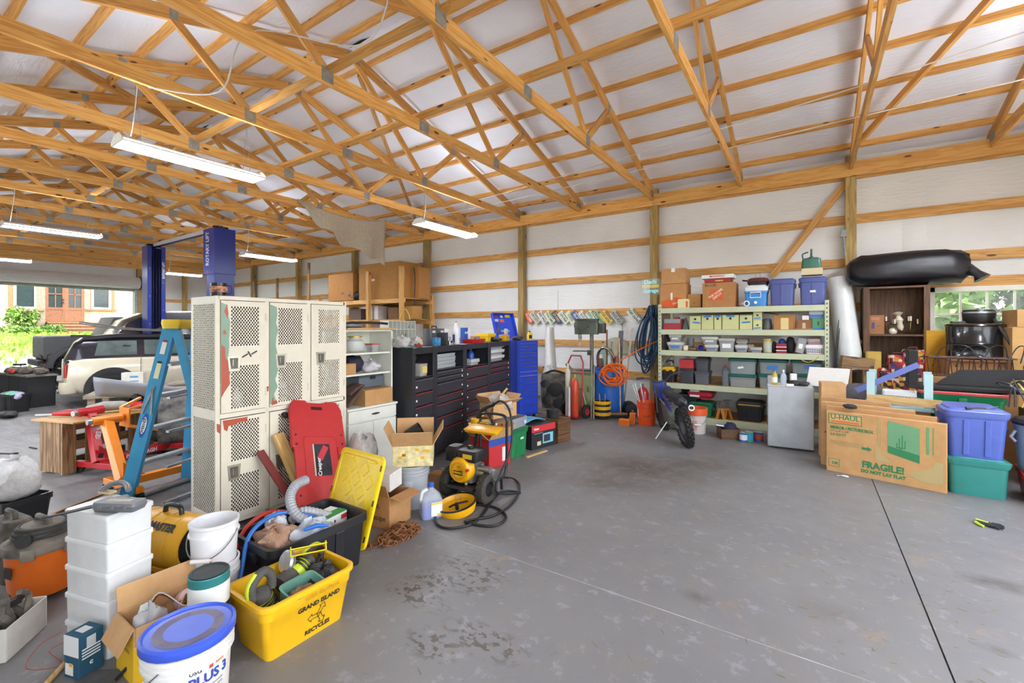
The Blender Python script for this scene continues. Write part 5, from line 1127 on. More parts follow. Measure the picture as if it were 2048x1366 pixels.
# ---- white carton of greasy tools
c_, rz_, w_ = front(V(-3.12, .434, 0), V(-3.32, .596, 0), .2); 
t = carton('white open carton full of greasy dark tools', c_, rz_, w_+.02, .2, .155, C('cfcbc2', 'card'), open_=(None, None, None, None) and 1, flap=.0001)
for i in range(9):
    q = random.Random(i); x_ = -.09+.022*i; z0 = .06; tt = thing('hand_tool', f'greasy dark hand tool standing in the white carton, {ORD[i]} in the heap', 'tool', c_+RZ(rz_) @ Vector((x_*.9, q.uniform(-.05, .05), z0)), rz_+q.uniform(-25, 25), 'greasy tools in the white carton')
    MB().tube(smoothpath([(0, 0, -.05), (q.uniform(-.03, .03), -.02, .06), (q.uniform(-.05, .05), q.uniform(-.03, .03), .13), (q.uniform(-.08, .08), .0, .15+.03*q.random())]), [.012+.01*q.random()]*19, 7).build('shaft', C(('3a3836', '2c2b2a', '4a4642')[i % 3], 'dusty'), tt, smooth=50)
    if i % 2 == 0: MB().at(TR(q.uniform(-.04, .04), 0, .14)).box(-.03, .03, -.012, .012, -.015, .02).build('head', C('3c3a38', 'dull'), tt, bv=.004)
# ---- small blue carton, wires and odds on the floor
c_, rz_, w_ = front(V(-2.775, .555, 0), V(-2.685, .583, 0), .095); t = carton('small dark blue and white printed carton in front of the white boxes', c_, rz_, w_, .095, .19, C('1f5068', 'paper'), name='printed_carton')
MB().box(-w_/2+.0, w_/2-.0, -.0490, -.0476, .1, .188).build('label', C('dfe2e2', 'paper'), t); label_plate(t, face((-.012, -.048, .04), (0, -1, 0)), .05, .05, C('e8e4d8', 'paper')); label_plate(t, face((.0, -.0488, .062), (0, -1, 0)), .02, .015, C('e0a030', 'paper'))
for k_ in range(4): label_plate(t, face((w_/2, 0, .085+.013*k_-(.0 if k_ < 4 else 0)), (1, 0, 0)), .07, .006, C('e4e8ea', 'paper'), 'printed_line')
label_plate(t, face((w_/2, 0, .15), (1, 0, 0)), .035, .045, C('c4ccd0', 'paper'), 'printed_picture'); label_plate(t, TR(0, 0, .19), .05, .04, C('d8dcdc', 'paper'))
text('c', .03, C('e4e8ea', 'paper'), t, face((w_/2+.0005, 0, .055), (1, 0, 0)), bold=.001)
wire('wire', 'thin red wire looping over the floor by the small blue carton', 'wire', [G(128, 1262), G(80, 1290), G(52, 1330), G(70, 1340), G(125, 1330), G(105, 1310), G(100, 1300), G(128, 1285)], .0022, C('a83a34'))
for q in bpy.data.objects: pass
t = rod('broom_handle', 'wooden tool handle lying on the floor in front', 'handle', G(88, 1372, .012), G(136, 1320, .012), .011, PALE)
single('rubber_mat', MB().box(-.09, .09, -.05, .05, 0, .006), C('55585c', 'rubber'), 'flat grey rubber piece on the floor beside the wooden handle', 'mat', G(200, 1358)+V(-.0, 0, 0), 35, bv=.002)
single('strap', MB().tube(smoothpath([(0, 0, .008), (.05, .03, .06), (.09, .08, .05), (.12, .1, .008)]), .008, 6), BLACK, 'black plastic strap standing on the floor by the yellow carton', 'strap', G(232, 1362), 20, smooth=60)
# ---- yellow printed carton
t = carton('open yellow printed carton with tan flaps holding wires and tape', (-2.545, .865, 0), 90, .32, .215, .25, CARD3, open_=(-12, None, -150, -20), flap=.5, name='printed_carton')
MB().box(-.162, .162, -.1085, -.107, .0, .17).build('yellow_print', C('e2b41c', 'paper'), t); MB().box(-.1615, -.160, -.107, .107, .0, .2).build('yellow_print', C('e2b41c', 'paper'), t); label_plate(t, face((-.1618, .0, .13), (-1, 0, 0)), .12, .012, C('b08a20', 'paper'), 'printed_line')
bx = lambda x, y, z: Vector((-2.545, .865, 0))+RZ(90) @ Vector((x, y, z))
bag('clear bag of screws in the yellow carton', bx(-.08, -.02, .08), (.06, .06, .1), clear('d6d8da', .6, .15), 91, jit=.4, knot=False)
t = thing('tape_roll', 'pale pink roll of tape in the yellow carton', 'tape', bx(.09, .02, .2), 0, M=Matrix.Translation(bx(.09, .02, .215)) @ RY(65) @ RZ(20)); MB().lathe([(.03, -.025), (.05, -.025), (.05, .025), (.03, .025), (.03, -.025)], 24, False, False).build('roll', C('d8b8b8'), t, smooth=40)
for k_ in range(3): wire('cable', f'thin {("orange", "black", "white")[k_]} cable tangled in the yellow carton', 'cable', [bx(-.1, -.05+.03*k_, .2), bx(-.02, .05, .27+.01*k_), bx(.05, -.03*k_, .23), bx(.1, .04, .26), bx(.02, -.06, .22)], .003, C(('c87030', '26262a', 'd8d8d8')[k_]))
crumple((0, 0, .09), (.13, .085, .09), 93, .1).build('cloth_lining', C('8a8278', 'cloth')).location = bx(0, 0, 0); o = bpy.data.objects['cloth_lining']; o.rotation_euler.z = PI/2; tag(o, 'grey rag filling the bottom of the yellow carton', 'rag')
# ---- white bucket with blue lid
t = bucket('white plaster bucket with dusty blue lid in the foreground', (-2.07, .775, 0), .148, .355, 'dcdad6', '3a58c8', rz=95)
for q in t.children:
    if q.name.startswith('bail') or q.name.startswith('grip'): q.rotation_euler.z = math.radians(-150)
nb = Vector((2.07, -.775, 0)).normalized(); ang = math.degrees(math.atan2(nb.y, nb.x))-95
def wrap_label(parent, r, z, s, size, mat, a0, bold=0, step=None, rtop=None):
    """lettering bent round a drum"""
    M0 = Matrix.Identity(4)
    o = text(s, size, mat, parent, M0, bold=bold)
    for v in o.data.vertices:
        th = math.radians(a0)+v.co.x/r; rr_ = r+v.co.z+.0008; v.co = Vector((rr_*math.cos(th), rr_*math.sin(th), z+v.co.y))
    return o
wrap_label(t, .1425, .215, 'PLUS 3', .05, C('2a3f98', 'paper'), ang+28, .0015); wrap_label(t, .1435, .255, 'USG', .022, C('4a4a50', 'paper'), ang+8, .0005)
def arc_patch(parent, r, a0, a1, z0, z1, mat, name='label', r1=None):
    n = 8; r1 = r1 or r; L = [[((q+e)*math.cos(math.radians(a0+(a1-a0)*i/n)), (q+e)*math.sin(math.radians(a0+(a1-a0)*i/n)), z) for i in range(n+1)] for q, z, e in ((r, z0, .0008), (r1, z1, .0008))]
    return MB().loops(L, False, False, closed=False).build(name, mat, parent, smooth=60)
arc_patch(t, .1435, ang+26, ang+32, .245, .262, C('c03a34', 'paper'), 'emblem', .144); arc_patch(t, .1435, ang+36, ang+50, .25, .268, C('d87838', 'paper'), 'label', .144)
arc_patch(t, .1375, ang-42, ang-26, .1, .2, C('d8a0a0', 'paper'), 'label', .1415)
for k_ in range(5): arc_patch(t, .138+.0004*k_, ang-10, ang+12, .11+.016*k_, .117+.016*k_, C('b8b8b8', 'paper'), 'printed_line'); arc_patch(t, .138+.0004*k_, ang+22, ang+50, .11+.016*k_, .118+.016*k_, C('9a9a9a', 'paper'), 'printed_line')
MB().lathe([(.05, .3585), (.09, .3588), (.12, .3592)], 24, False, False).build('dust', C('9a8a78', 'dusty', alpha=.55), t)
# ---- teal cans, white buckets
for i in range(2):
    t = can(f'teal and white gallon paint can, {("lower", "upper")[i]} of the stacked pair', (-2.335, .955, .214*i), .083, .208, '2f7a78', 'd8d8d2', '2a3234')
    arc_patch(t, .0835, 0, 70, .0, .07, C('1f2a2c', 'paint'), 'dried_paint'); arc_patch(t, .084, 100, 150, .1, .2, C('1f5a58', 'paint'), 'dried_paint')
bucket('lower white bucket of the stacked pair beside the lockers', (-2.70, 1.13, 0), .115, .3, 'd8d8d8', bail=False, rings=2)
t = bucket('empty upper white bucket with wire bail, stacked beside the lockers', (-2.70, 1.13, .245), .114, .27, 'e0e0e2', rings=1, rz=40)
# ---- yellow torpedo heater on a black case
t = thing('torpedo_heater', 'yellow torpedo heater with black lettering', 'heater', (-3.23, 1.11, .13), 15); HY_ = C('d9a21a', 'paint', rough=.35)
MB().at(RY(90)).lathe([(.1, -.25), (.14, -.23), (.15, -.2), (.15, .22), (.138, .255), (.13, .255), (.13, .15)], 30, True, False).build('shell', HY_, t, smooth=40, M=TR(0, 0, .16))
for x_ in (-.15, -.05, .05, .15): MB().at(RY(90)).lathe([(.151, x_-.004), (.1535, x_), (.151, x_+.004)], 30, False, False).build('rolled_rib', HY_, t, smooth=60, M=TR(0, 0, .16))
MB().at(RY(90)).lathe([(.02, .14), (.1, .15), (.12, .2), (.128, .24), (.125, .245), (.11, .2)], 24, True, False).build('outlet_cone', C('2c2a28', 'dull'), t, smooth=40, M=TR(0, 0, .16))
MB().tube(smoothpath([(-.04, 0, .31), (-.02, 0, .355), (.08, 0, .355), (.1, 0, .31)]), .014, 8).build('handle', BLACK, t, smooth=60); MB().box(-.2, .2, -.1, .1, 0, .03).build('base', C('c8941a', 'paint'), t, bv=.004)
o = text('MASTER', .058, C('1c1c1c', 'paper'), t, Matrix.Identity(4), bold=.003)
for v in o.data.vertices:
    th = math.radians(48)+v.co.y/.152; R_ = .1545+v.co.z; v.co = Vector((v.co.x+.08, -R_*math.cos(th), .16+R_*math.sin(th)))
t = thing('tool_case', 'flat black tool case lying under the yellow heater', 'case', (-3.25, 1.11, 0), 15); MB().rr([(0, .45, .3, .04), (.05, .48, .32, .04), (.055, .46, .3, .04), (.06, .48, .32, .04), (.128, .42, .27, .05)]).build('body', C('242322', 'dusty'), t, smooth=40); MB().box(.1, .2, -.165, -.155, .03, .09).build('latch', BLACK, t)
# ---- black tote and what is in it
BT = tote('large open black tote full of hoses and bags', (-2.675, 1.63, 0), 90, .66, .45, .33, '1e1f22', None, taper=.88, ribs=2, rim=.03)
bt_ = lambda x, y, z: Vector((-2.675, 1.63, 0))+RZ(90) @ Vector((x, y, z))
wire('hose', 'red hose bending out of the black tote', 'hose', [bt_(.1, .15, .3), bt_(-.1, .2, .38), bt_(-.28, .16, .34), bt_(-.38, .08, .2), bt_(-.43, .02, .08)], .012, C('c03028'), n=10)
wire('hose', 'blue hose bending out of the black tote', 'hose', [bt_(.1, .0, .32), bt_(-.1, .08, .4), bt_(-.3, .04, .36), bt_(-.39, -.04, .2), bt_(-.44, -.1, .08)], .012, C('2a68b8'), n=10)
def corrug(name, label, pts, r, mat):
    P_ = smoothpath(pts, 14); return single(name, MB().tube(P_, [r*(1+.07*((i % 2)*2-1)) for i in range(len(P_))], 12), mat, label, 'hose', smooth=25)
corrug('corrugated_hose', 'grey corrugated hose arching out of the black tote', [bt_(.28, -.02, .2), bt_(.12, -.08, .27), bt_(-.02, .02, .36), bt_(-.03, .1, .46), bt_(.03, .14, .52), bt_(.12, .16, .53)], .03, C('9a9ca0'))
corrug('corrugated_hose', 'second grey corrugated hose lying in the black tote', [bt_(.3, .06, .22), bt_(.18, .02, .3), bt_(.05, .08, .36), bt_(.0, .14, .3)], .028, C('a4a6aa'))
bag('crumpled tan plastic bag at the left of the black tote', bt_(-.19, -.02, .2), (.11, .12, .085), C('b08a70', 'film'), 95, rz=90, jit=.45)
bag('crumpled white cloth at the back of the black tote', bt_(-.1, .14, .22), (.08, .06, .08), C('dadce0', 'film'), 96, jit=.3, knot=False, name='cloth', cat='cloth')
bag('clear bag of blue fittings in the black tote', bt_(.0, -.1, .2), (.12, .08, .08), clear('c8d0d8', .6, .2), 97, jit=.4, rz=90, knot=False)
t = carton('green and white carton in the black tote', bt_(.19, .03, .22), 100, .2, .15, .09, C('e0e2de', 'paper'), name='printed_carton'); MB().box(-.101, .101, -.076, .0, .089, .0912).build('green_print', C('3a8a48', 'paper'), t); label_plate(t, face((.07, -.0765, .06), (0, -1, 0)), .05, .03, C('c02828', 'paper')); MB().cb((-.05, -.077, .04), (.012, .002, .05)).build('printed_picture', WORDS, t); MB().cb((-.01, -.077, .04), (.012, .002, .04)).build('printed_picture', WORDS, t)
bag('grey rag lying in the bottom of the black tote', bt_(.05, 0, .035), (.27, .17, .085), C('5a5a5c', 'cloth'), 98, rz=90, knot=False, name='rag', cat='rag')
t = thing('blue_tool', 'blue utility knife on the bags in the black tote', 'knife', bt_(-.02, -.17, .34), 60); MB().tube([(-.07, 0, 0), (0, 0, .012), (.07, 0, 0)], [.01, .015, .008], 8).build('body', C('2a6ac0'), t, smooth=50)
# ---- yellow recycling bin
YB = C('e3ae12', 'plastic', rough=.42); t = thing('recycling_bin', 'yellow recycling bin with black recycling print, full of tools', 'bin', (-2.23, 1.30, 0), 90)
MB().rr([(0, .40, .27, .03), (.012, .41, .28, .04), (.2, .465, .335, .05), (.205, .475, .345, .05), (.255, .485, .355, .05), (.26, .51, .38, .06), (.28, .51, .38, .06), (.282, .5, .37, .06), (.28, .47, .34, .05), (.2, .45, .32, .05), (.014, .395, .265, .04)], 5).build('body', YB, t, smooth=40)
sl_ = math.degrees(math.atan2(.0275, .19)); INK = C('26221a', 'paper')
FB = lambda x, z: TR(0, 0, 0) @ face((x, -.14-.0275*z/.19-.0016, z+.012), (0, -1, -math.tan(math.radians(sl_))))
text('GRAND ISLAND', .032, INK, t, FB(.045, .165), bold=.0012); text('RECYCLES', .03, INK, t, FB(.045, .028), bold=.0012); text('1335 Ex-Park', .036, C('b88a14', 'paper'), t, FB(.05, .222) @ TR(0, 0, .012), bold=0.)
def outline(poly, w_): 
    b = MB(); n = len(poly)
    for i in range(n):
        p_, q_ = Vector(poly[i]+(0,)), Vector(poly[(i+1) % n]+(0,)); b.beam(p_, q_, w_, .0008)
    return b
for k_ in range(3):
    arrow = [(-.012, .012), (.012, .012), (.026, .034), (.036, .028), (.03, .056), (.002, .05), (.011, .044), (.0, .026)]
    outline(arrow, .0028).build('recycling_arrow', INK, t, M=FB(.045, .096) @ RZ(120*k_) @ TR(0, -.006, .0006))
yb = lambda x, y, z: Vector((-2.23, 1.30, 0))+RZ(90) @ Vector((x, y, z))
LIME, TG = C('b4c418', 'plastic'), C('4a4844', 'rubber')
def sander(label, loc, rz, tilt):
    t = thing('power_sander', label, 'power tool', loc, 0, M=Matrix.Translation(loc) @ RZ(rz) @ RY(180+tilt))
    MB().lathe([(.03, -.1), (.045, -.09), (.05, .0), (.052, .08), (.06, .09), (.06, .1)], 20).build('body', TG, t, smooth=40)
    MB().lathe([(.0505, -.06), (.052, -.055), (.0535, .0), (.053, .02)], 20, False, False).build('lime_band', LIME, t, smooth=40)
    MB().tube(smoothpath([(.04, 0, -.08), (.02, 0, -.15), (-.05, 0, -.17), (-.08, 0, -.12), (-.06, 0, -.06)]), .022, 10).build('grip', TG, t, smooth=60); MB().tube(smoothpath([(.055, 0, -.06), (.04, .0, -.15), (-.02, 0, -.19)]), .012, 8).build('lime_trim', LIME, t, smooth=60)
    for k_ in range(3): MB().tube([((.058)*math.cos(q*PI/8), .058*math.sin(q*PI/8), -.045+.018*k_+.012*math.sin(q*PI/8)) for q in range(16)], .005, 6, close=True).build('cord', BLACK, t, smooth=60)
sander('lime green and grey sander standing at the near end of the yellow bin', yb(-.15, -.02, .2), 100, -22)
sander('lime green power tool lying across the back of the yellow bin', yb(.06, .07, .25), 100, 70)
t = thing('plastic_tub', 'clear green-tinted tub wrapped in film in the yellow bin', 'tub', yb(-.02, -.06, .11), 100, M=Matrix.Translation(yb(-.01, -.07, .12)) @ RZ(95) @ RX(14)); MB().rr([(0, .15, .11, .02), (.14, .19, .13, .03), (.15, .2, .14, .03), (.15, .18, .12, .03), (.03, .14, .1, .02)]).build('body', C('6a9a88', 'plastic', alpha=.85), t, smooth=40); crumple((0, 0, .1), (.06, .04, .03), 99, .3).build('contents', C('8a6a50', 'matte'), t)
YT = C('e6c414', 'plastic'); t = thing('yellow_tray', 'bright yellow plastic tray stuck in the far end of the yellow bin', 'tray', yb(.1, .1, .3), 0, M=Matrix.Translation(yb(.13, .07, .31)) @ RZ(60) @ RX(-28)); MB().box(-.09, .09, -.07, .07, 0, .006).box(-.09, -.084, -.07, .07, 0, .05).box(.084, .09, -.07, .07, 0, .05).box(-.09, .09, .064, .07, 0, .04).build('body', YT, t, bv=.002); MB().box(-.09, .09, -.12, -.06, .03, .036).build('lip', YT, t, bv=.002)
t = thing('saw_guard', 'silver and black circular tool guard in the yellow bin', 'power tool', yb(.05, .06, .25), 0, M=Matrix.Translation(yb(.04, .1, .3)) @ RX(70)); MB().lathe([(.0, 0), (.055, 0), (.06, .02), (.05, .03), (.0, .03)], 20).build('guard', C('b8babc', 'metal'), t, smooth=40); MB().box(-.05, .05, -.02, .02, -.03, 0).build('body', BLACK, t, bv=.005)
bag('black plastic wrapping at the right of the yellow bin', yb(.15, -.04, .12), (.08, .1, .08), C('2a2a2c', 'film'), 102, jit=.3, rz=90, knot=False)
bag('dark rag filling the bottom of the yellow bin', yb(0, 0, .018), (.17, .11, .07), C('3a3a34', 'cloth'), 103, rz=90, knot=False, name='rag', cat='rag')
# ---- leaning boards, creeper, lid
o = board('timber_plank', (-3.30, 2.12, .012), (-3.655, 2.0, .68), .09, .04, PALE, up=(1, .2, 0)); tag(o, 'pale short timber leaning on the lockers beside the red creeper', 'timber')
o = board('painted_board', (-3.25, 2.02, .01), (-3.66, 1.86, .57), .06, .02, C('7a3a38', 'paint'), up=(1, .2, 0)); tag(o, 'narrow maroon painted board leaning on the lockers', 'board')
CR = C('b42a2c', 'plastic', rough=.4); base, topc = V(-3.1, 2.09, .03), V(-3.66, 2.335, .9)
t = thing('mechanic_creeper', 'red plastic mechanic\'s creeper leaning against the lockers', 'creeper', base, 0, M=Matrix.Translation(base) @ face((0, 0, 0), (.87, 0, .56), (topc-base)) )
Lc = (topc-base).length; hw = .235
poly = [(-.14, 0), (.14, 0), (hw, .1), (hw, .3), (hw-.035, .33), (hw-.035, .62), (hw, .64), (hw, Lc-.08), (hw-.04, Lc), (.09, Lc), (.08, Lc-.02), (-.08, Lc-.02), (-.09, Lc), (-hw+.04, Lc), (-hw, Lc-.08), (-hw, .64), (-hw+.035, .62), (-hw+.035, .33), (-hw, .3), (-hw, .1)]
MB().prism(poly, -.02, .018).build('bed', CR, t, bv=.008)
for s in (-1, 1):
    MB().box(s*(hw-.05)-.03, s*(hw-.05)+.03, .36, .6, .015, .022).build('tool_well', C('7a1f20', 'plastic'), t, bv=.003); MB().box(s*(hw-.05)-.04, s*(hw-.05)+.04, .33, .63, .012, .03).build('well_rim', CR, t, bv=.006)
    for y_ in (.66, .74, .16, .24): MB().cyl((s*(hw-.035), y_, .018), (s*(hw-.035), y_, .024), .008, 8).build('bolt', C('3a3a3a', 'dull'), t)
    for y_ in (.2, Lc-.12): MB().at(TR(s*(hw+.01), y_, -.045) @ RX(0)).lathe([(.02, -.015), (.03, 0), (.02, .015)], 12).build('caster', RUB, t)
MB().box(-.05, .05, Lc-.09, Lc-.06, .0185, .0195).build('hand_slot', C('3a1214'), t); MB().rr([(0, .3, .62, .03), (.006, .28, .6, .03)]).build('raised_panel', CR, t, M=TR(0, .42, .017))
label_plate(t, TR(.0, .52, .0235), .15, .27, C('24262e', 'paper', var=.5, scale=14)); label_plate(t, TR(.01, .58, .0245) @ RZ(-30), .05, .13, C('b8303c', 'paper'), 'printed_picture'); text('Creeper', .045, C('e8e4e0', 'paper'), t, TR(-.03, .46, .0255) @ RZ(90), bold=.0008); label_plate(t, TR(-.068, .52, .0243), .012, .27, C('c8b8a8', 'paper'), 'edge_print')
lw_, lh_ = .54, .64; lb0 = V(-2.84, 2.03, .0)
t = thing('tote_lid', 'bright yellow tote lid with diamond embossing leaning upright', 'lid', lb0, 0, M=Matrix.Translation(lb0) @ RZ(-3) @ RX(-17)); YL = C('ecc90e', 'plastic', rough=.35)
MB().at(RX(90)).rr([(-.006, lw_, lh_, .05), (.012, lw_, lh_, .05), (.02, lw_-.02, lh_-.02, .05), (.02, lw_-.07, lh_-.07, .05), (.012, lw_-.08, lh_-.08, .05)], 5).build('panel', YL, t, smooth=40, M=TR(0, 0, lh_/2))
for i in range(5):
    for j in range(6):
        if (i+j) % 2 == 0: MB().at(RX(90)).rr([(.010, .085, .085, .008), (.0165, .07, .07, .008)], 2).build('embossed_diamond', YL, t, smooth=30, M=TR((i-2)*.077, 0, .105+j*.084) @ RY(45))
for z in (.08, .32, .56):
    for s in (-1, 1): MB().box(s*(lw_/2-.012)-.006, s*(lw_/2-.012)+.006, -.022, -.012, z-.02, z+.02).build('slot', C('4a3c10'), t)
for s in (-1, 1): MB().box(s*.14-.05, s*.14+.05, -.026, -.012, lh_-.06, lh_-.045).build('rib', YL, t, bv=.003)
# ---- cardboard, bucket, jug and chain behind the lid
t = carton('small brown carton with handwriting behind the yellow lid', (-2.87, 2.44, 0), 8, .34, .26, .25, CARD2, open_=(None, -20, None, -100), flap=.4); text('Recipe', .06, C('3a2c20', 'paper'), t, face((.05, -.1315, .08), (0, -1, 0))); text('JIL', .05, C('3a2c20', 'paper'), t, face((.05, -.1315, .17), (0, -1, 0)))
carton('white paper carton on top of the brown one behind the yellow lid', (-2.92, 2.47, .252), 20, .24, .2, .14, C('cfccc8', 'card'))
bag('white paper bag behind the yellow lid', (-3.35, 2.6, .0), (.16, .14, .3), C('dcdcdc', 'film'), 104, jit=.2, knot=False)
t = bucket('grey bucket with printed square standing under the open carton', (-2.92, 2.79, 0), .148, .37, '9fa4a8', rz=0, bail=False); arc_patch(t, .135, -70, -40, .1, .25, C('b4b8ba', 'paper'), 'label', .142)
t = carton('open carton with yellow floral print on the grey bucket', (-2.93, 2.83, .372), 42, .34, .34, .18, C('d9cc98', 'paper', var=.25, scale=16), open_=(-10, -38, -25, -30), flap=.5, name='printed_carton')
for q in t.children:
    if q.name.startswith('flap'): q.data.materials.clear(); q.data.materials.append(CARD3)
for s, n_ in ((0, (0, -1, 0)), (1, (1, 0, 0))):
    for k_ in range(7):
        a = random.Random(k_+20*s).uniform(-.14, .14); zz = .06+.09*random.Random(k_*3+s).random(); label_plate(t, face((a, -.1715, zz), n_) if s == 0 else face((.1715, a, zz), n_), .03, .022, C('d8a428', 'paper'), 'printed_flower')
single('funnel', MB().lathe([(.05, 0), (.058, .02), (.065, .15), (.06, .15), (.05, .02)], 20).tube([(0, 0, 0), (0, 0, -.05)], [.03, .02], 10), C('1d1d1f', 'plastic'), 'black plastic duct end lying on the floral carton', 'duct', (0, 0, 0), M=Matrix.Translation((-2.98, 2.84, .6)) @ RZ(40) @ RY(60) @ TR(0, 0, -.05), smooth=40)
t = thing('detergent_jug', 'clear jug of blue liquid with blue cap', 'jug', (-2.60, 2.70, 0), 60)
MB().rr([(0, .17, .11, .03), (.01, .18, .12, .03), (.14, .18, .12, .03), (.2, .13, .1, .03), (.235, .05, .05, .02), (.25, .045, .045, .02)]).build('body', C('d4dbe2', 'plastic', alpha=.35, rough=.15), t, smooth=50); MB().rr([(.006, .165, .105, .03), (.11, .165, .105, .03)]).build('liquid', C('3f5cc8', 'plastic', rough=.1), t, smooth=50); MB().lathe([(.026, .25), (.026, .28), (.02, .283)], 16).build('cap', C('2a58b8'), t, smooth=40)
MB().tube(smoothpath([(-.03, 0, .235), (-.075, 0, .21), (-.085, 0, .15)]), .016, 10).build('handle', C('d0d6dc', 'plastic'), t, smooth=60); label_plate(t, face((.03, -.0615, .08), (0, -1, 0)), .09, .11, C('e4e4de', 'paper')); label_plate(t, face((.03, -.062, .125), (0, -1, 0)), .09, .015, C('d8c040', 'paper')); label_plate(t, face((.05, -.0622, .035), (0, -1, 0)), .04, .015, C('d0b830', 'paper'))
ch = thing('rusty_chain', 'heap of rusty brown chain on the floor', 'chain', (-2.56, 2.31, 0)); RU = C('8a5a34', 'rust'); lm = MB().tube([(.02*math.cos(a)*1.0+(.014 if math.cos(a) > 0 else -.014), .02*math.sin(a), 0) for a in [2*PI*i/10 for i in range(10)]], .006, 6, close=True).mesh('link', RU, 50)
rn = random.Random(12)
for i in range(95):
    o = bpy.data.objects.new('link', lm); COL.objects.link(o); o.parent = ch; a = rn.uniform(0, 6.28); r_ = rn.random()**.6
    x_, y_ = .09*r_*math.cos(a), .2*r_*math.sin(a); h = max(.008, .075*(1-r_)**.8*rn.uniform(.5, 1.3)); o.location = (x_, y_, h); o.rotation_euler = (rn.uniform(-.9, .9), rn.uniform(-.6, .6), rn.uniform(0, 6.28))
for i in range(9):
    o = bpy.data.objects.new('link', lm); COL.objects.link(o); o.parent = ch; o.location = (-.02-.012*i, -.2-.018*i, .01); o.rotation_euler = (1.2*(i % 2), 0, 2.4)
# flat cardboard by the orange stand
t = thing('flattened_carton', 'flattened brown carton propped on the floor behind the white boxes', 'cardboard', G(165, 1015), 25); MB().at(RY(-22)).box(-.2, .25, -.14, .14, 0, .006).build('panel', CARD3, t, M=TR(.1, 0, .08)); MB().at(RY(-6)).box(-.3, 0, -.14, .14, 0, .006).build('flap', CARD2, t, M=TR(-.08, 0, .0))
for i, (px, py, a, lb) in enumerate(((14, 908, 30, 'black adjustable wrench on the bare floor at the far left'), (68, 897, 10, 'small dark pry bar on the bare floor at the far left'))):
    t = thing('wrench', lb, 'wrench', G(px, py), a); MB().box(-.11, .06, -.012, .012, 0, .012).build('handle', C('2a2a2c', 'dull'), t, bv=.003)
    if i == 0: MB().prism([(.05, -.02), (.11, -.035), (.12, -.01), (.09, 0), (.12, .012), (.11, .035), (.05, .02)], 0, .014).build('jaw', C('2a2a2c', 'dull'), t)
# ================================================================ pressure washer and the cartons behind it
DWY = C('e0a412', 'plastic', rough=.35); PW = V(-2.59, 3.17, 0)
t = thing('pressure_washer', 'yellow and black petrol pressure washer on two wheels', 'pressure washer', PW, 4)
for s in (-1, 1): wheel('wheel', t, TR(s*.2, 0, .13) @ RZ(90), .13, .075, rim=C('2a2a2c', 'dull'), hub=.5, tyre=C('3a3630', 'rubber'), knobs=20, kn=.004)
MB().cyl((-.2, 0, .13), (.2, 0, .13), .012, 8).build('axle', STEEL, t)
TUB = C('202124', 'paint'); 
for s in (-1, 1):
    MB().tube(smoothpath([(s*.13, -.14, .13), (s*.14, .1, .12), (s*.15, .33, .12), (s*.155, .42, .2), (s*.155, .43, .62)]), .014, 8).build('frame_tube', TUB, t, smooth=60); MB().tube([(s*.14, .35, .12), (s*.14, .36, .0)], .014, 8).build('foot', TUB, t)
MB().tube(smoothpath([(-.155, .43, .6), (-.155, .43, .66), (-.1, .43, .7), (.1, .43, .7), (.155, .43, .66), (.155, .43, .6)]), .014, 8).build('push_handle', TUB, t, smooth=60); MB().box(-.14, .14, -.14, .34, .13, .145).build('base_plate', TUB, t, bv=.004); MB().tube([(-.14, -.14, .14), (.14, -.14, .14)], .016, 8).build('front_bar', TUB, t)
MB().rr([(.16, .2, .2, .03), (.3, .22, .22, .04)]).build('crankcase', C('8a8c8c', 'dull'), t, smooth=40, M=TR(-.03, .06, 0))
MB().at(RX(90)).lathe([(.02, 0), (.05, .035), (.1, .03), (.118, .0), (.12, -.06), (.1, -.08)], 28).build('recoil_cover', DWY, t, smooth=35, M=TR(-.03, -.08, .28)); MB().at(RX(90)).lathe([(.06, .034), (.062, .04), (.08, .038), (.08, .03)], 24, False, False).build('recoil_ring', C('c88e10'), t, smooth=40, M=TR(-.03, -.08, .28))
FBk = face((-.03, -.118, .265), (0, -1, 0)); label_plate(t, FBk, .1, .036, BLACK); text('DEWALT', .024, C('e8b820', 'paper'), t, FBk @ TR(0, 0, .0015), bold=.0008); MB().cyl((.07, -.1, .3), (.07, -.125, .3), .014, 12).build('switch', C('c83020'), t)
MB().rr([(.36, .2, .2, .02), (.37, .21, .21, .03), (.44, .22, .21, .03), (.455, .2, .19, .03)]).build('fuel_tank', C('17181a'), t, smooth=40, M=TR(.03, .02, 0)); MB().lathe([(.03, .455), (.03, .475), (.02, .48)], 14).build('fuel_cap', BLACK, t, M=TR(.0, .04, 0), smooth=40); label_plate(t, face((.05, -.0865, .41), (0, -1, 0)), .1, .04, C('c8a820', 'paper'))
MB().rr([(.33, .13, .16, .02), (.43, .14, .17, .03), (.46, .1, .12, .03)]).build('air_filter', C('1c1d20'), t, smooth=40, M=TR(-.17, .04, 0)); MB().cyl((-.16, .0, .2), (-.16, .0, .34), .03, 10).build('carburettor', C('5a5a5a', 'dull'), t)
MB().cyl((.08, .06, .24), (.26, .06, .24), .05, 14).cyl((.12, .0, .3), (.24, .0, .3), .028, 10).build('pump', C('b4b6b6', 'metal'), t, smooth=40); MB().cyl((.2, -.02, .22), (.2, -.08, .2), .02, 8).build('outlet', C('8a5a3a', 'dull'), t)
MB().rr([(.575, .36, .15, .02), (.6, .38, .17, .03), (.61, .34, .14, .03)]).build('console', DWY, t, smooth=40, M=TR(0, .36, 0) @ RX(10)); pl = face((-.05, .345, .612), (0, -.25, 1), (0, 1, 0)); label_plate(t, pl, .17, .08, C('33301c', 'paper')); text('DEWALT', .032, C('e8b820', 'paper'), t, pl @ TR(0, .015, .0015), bold=.001)
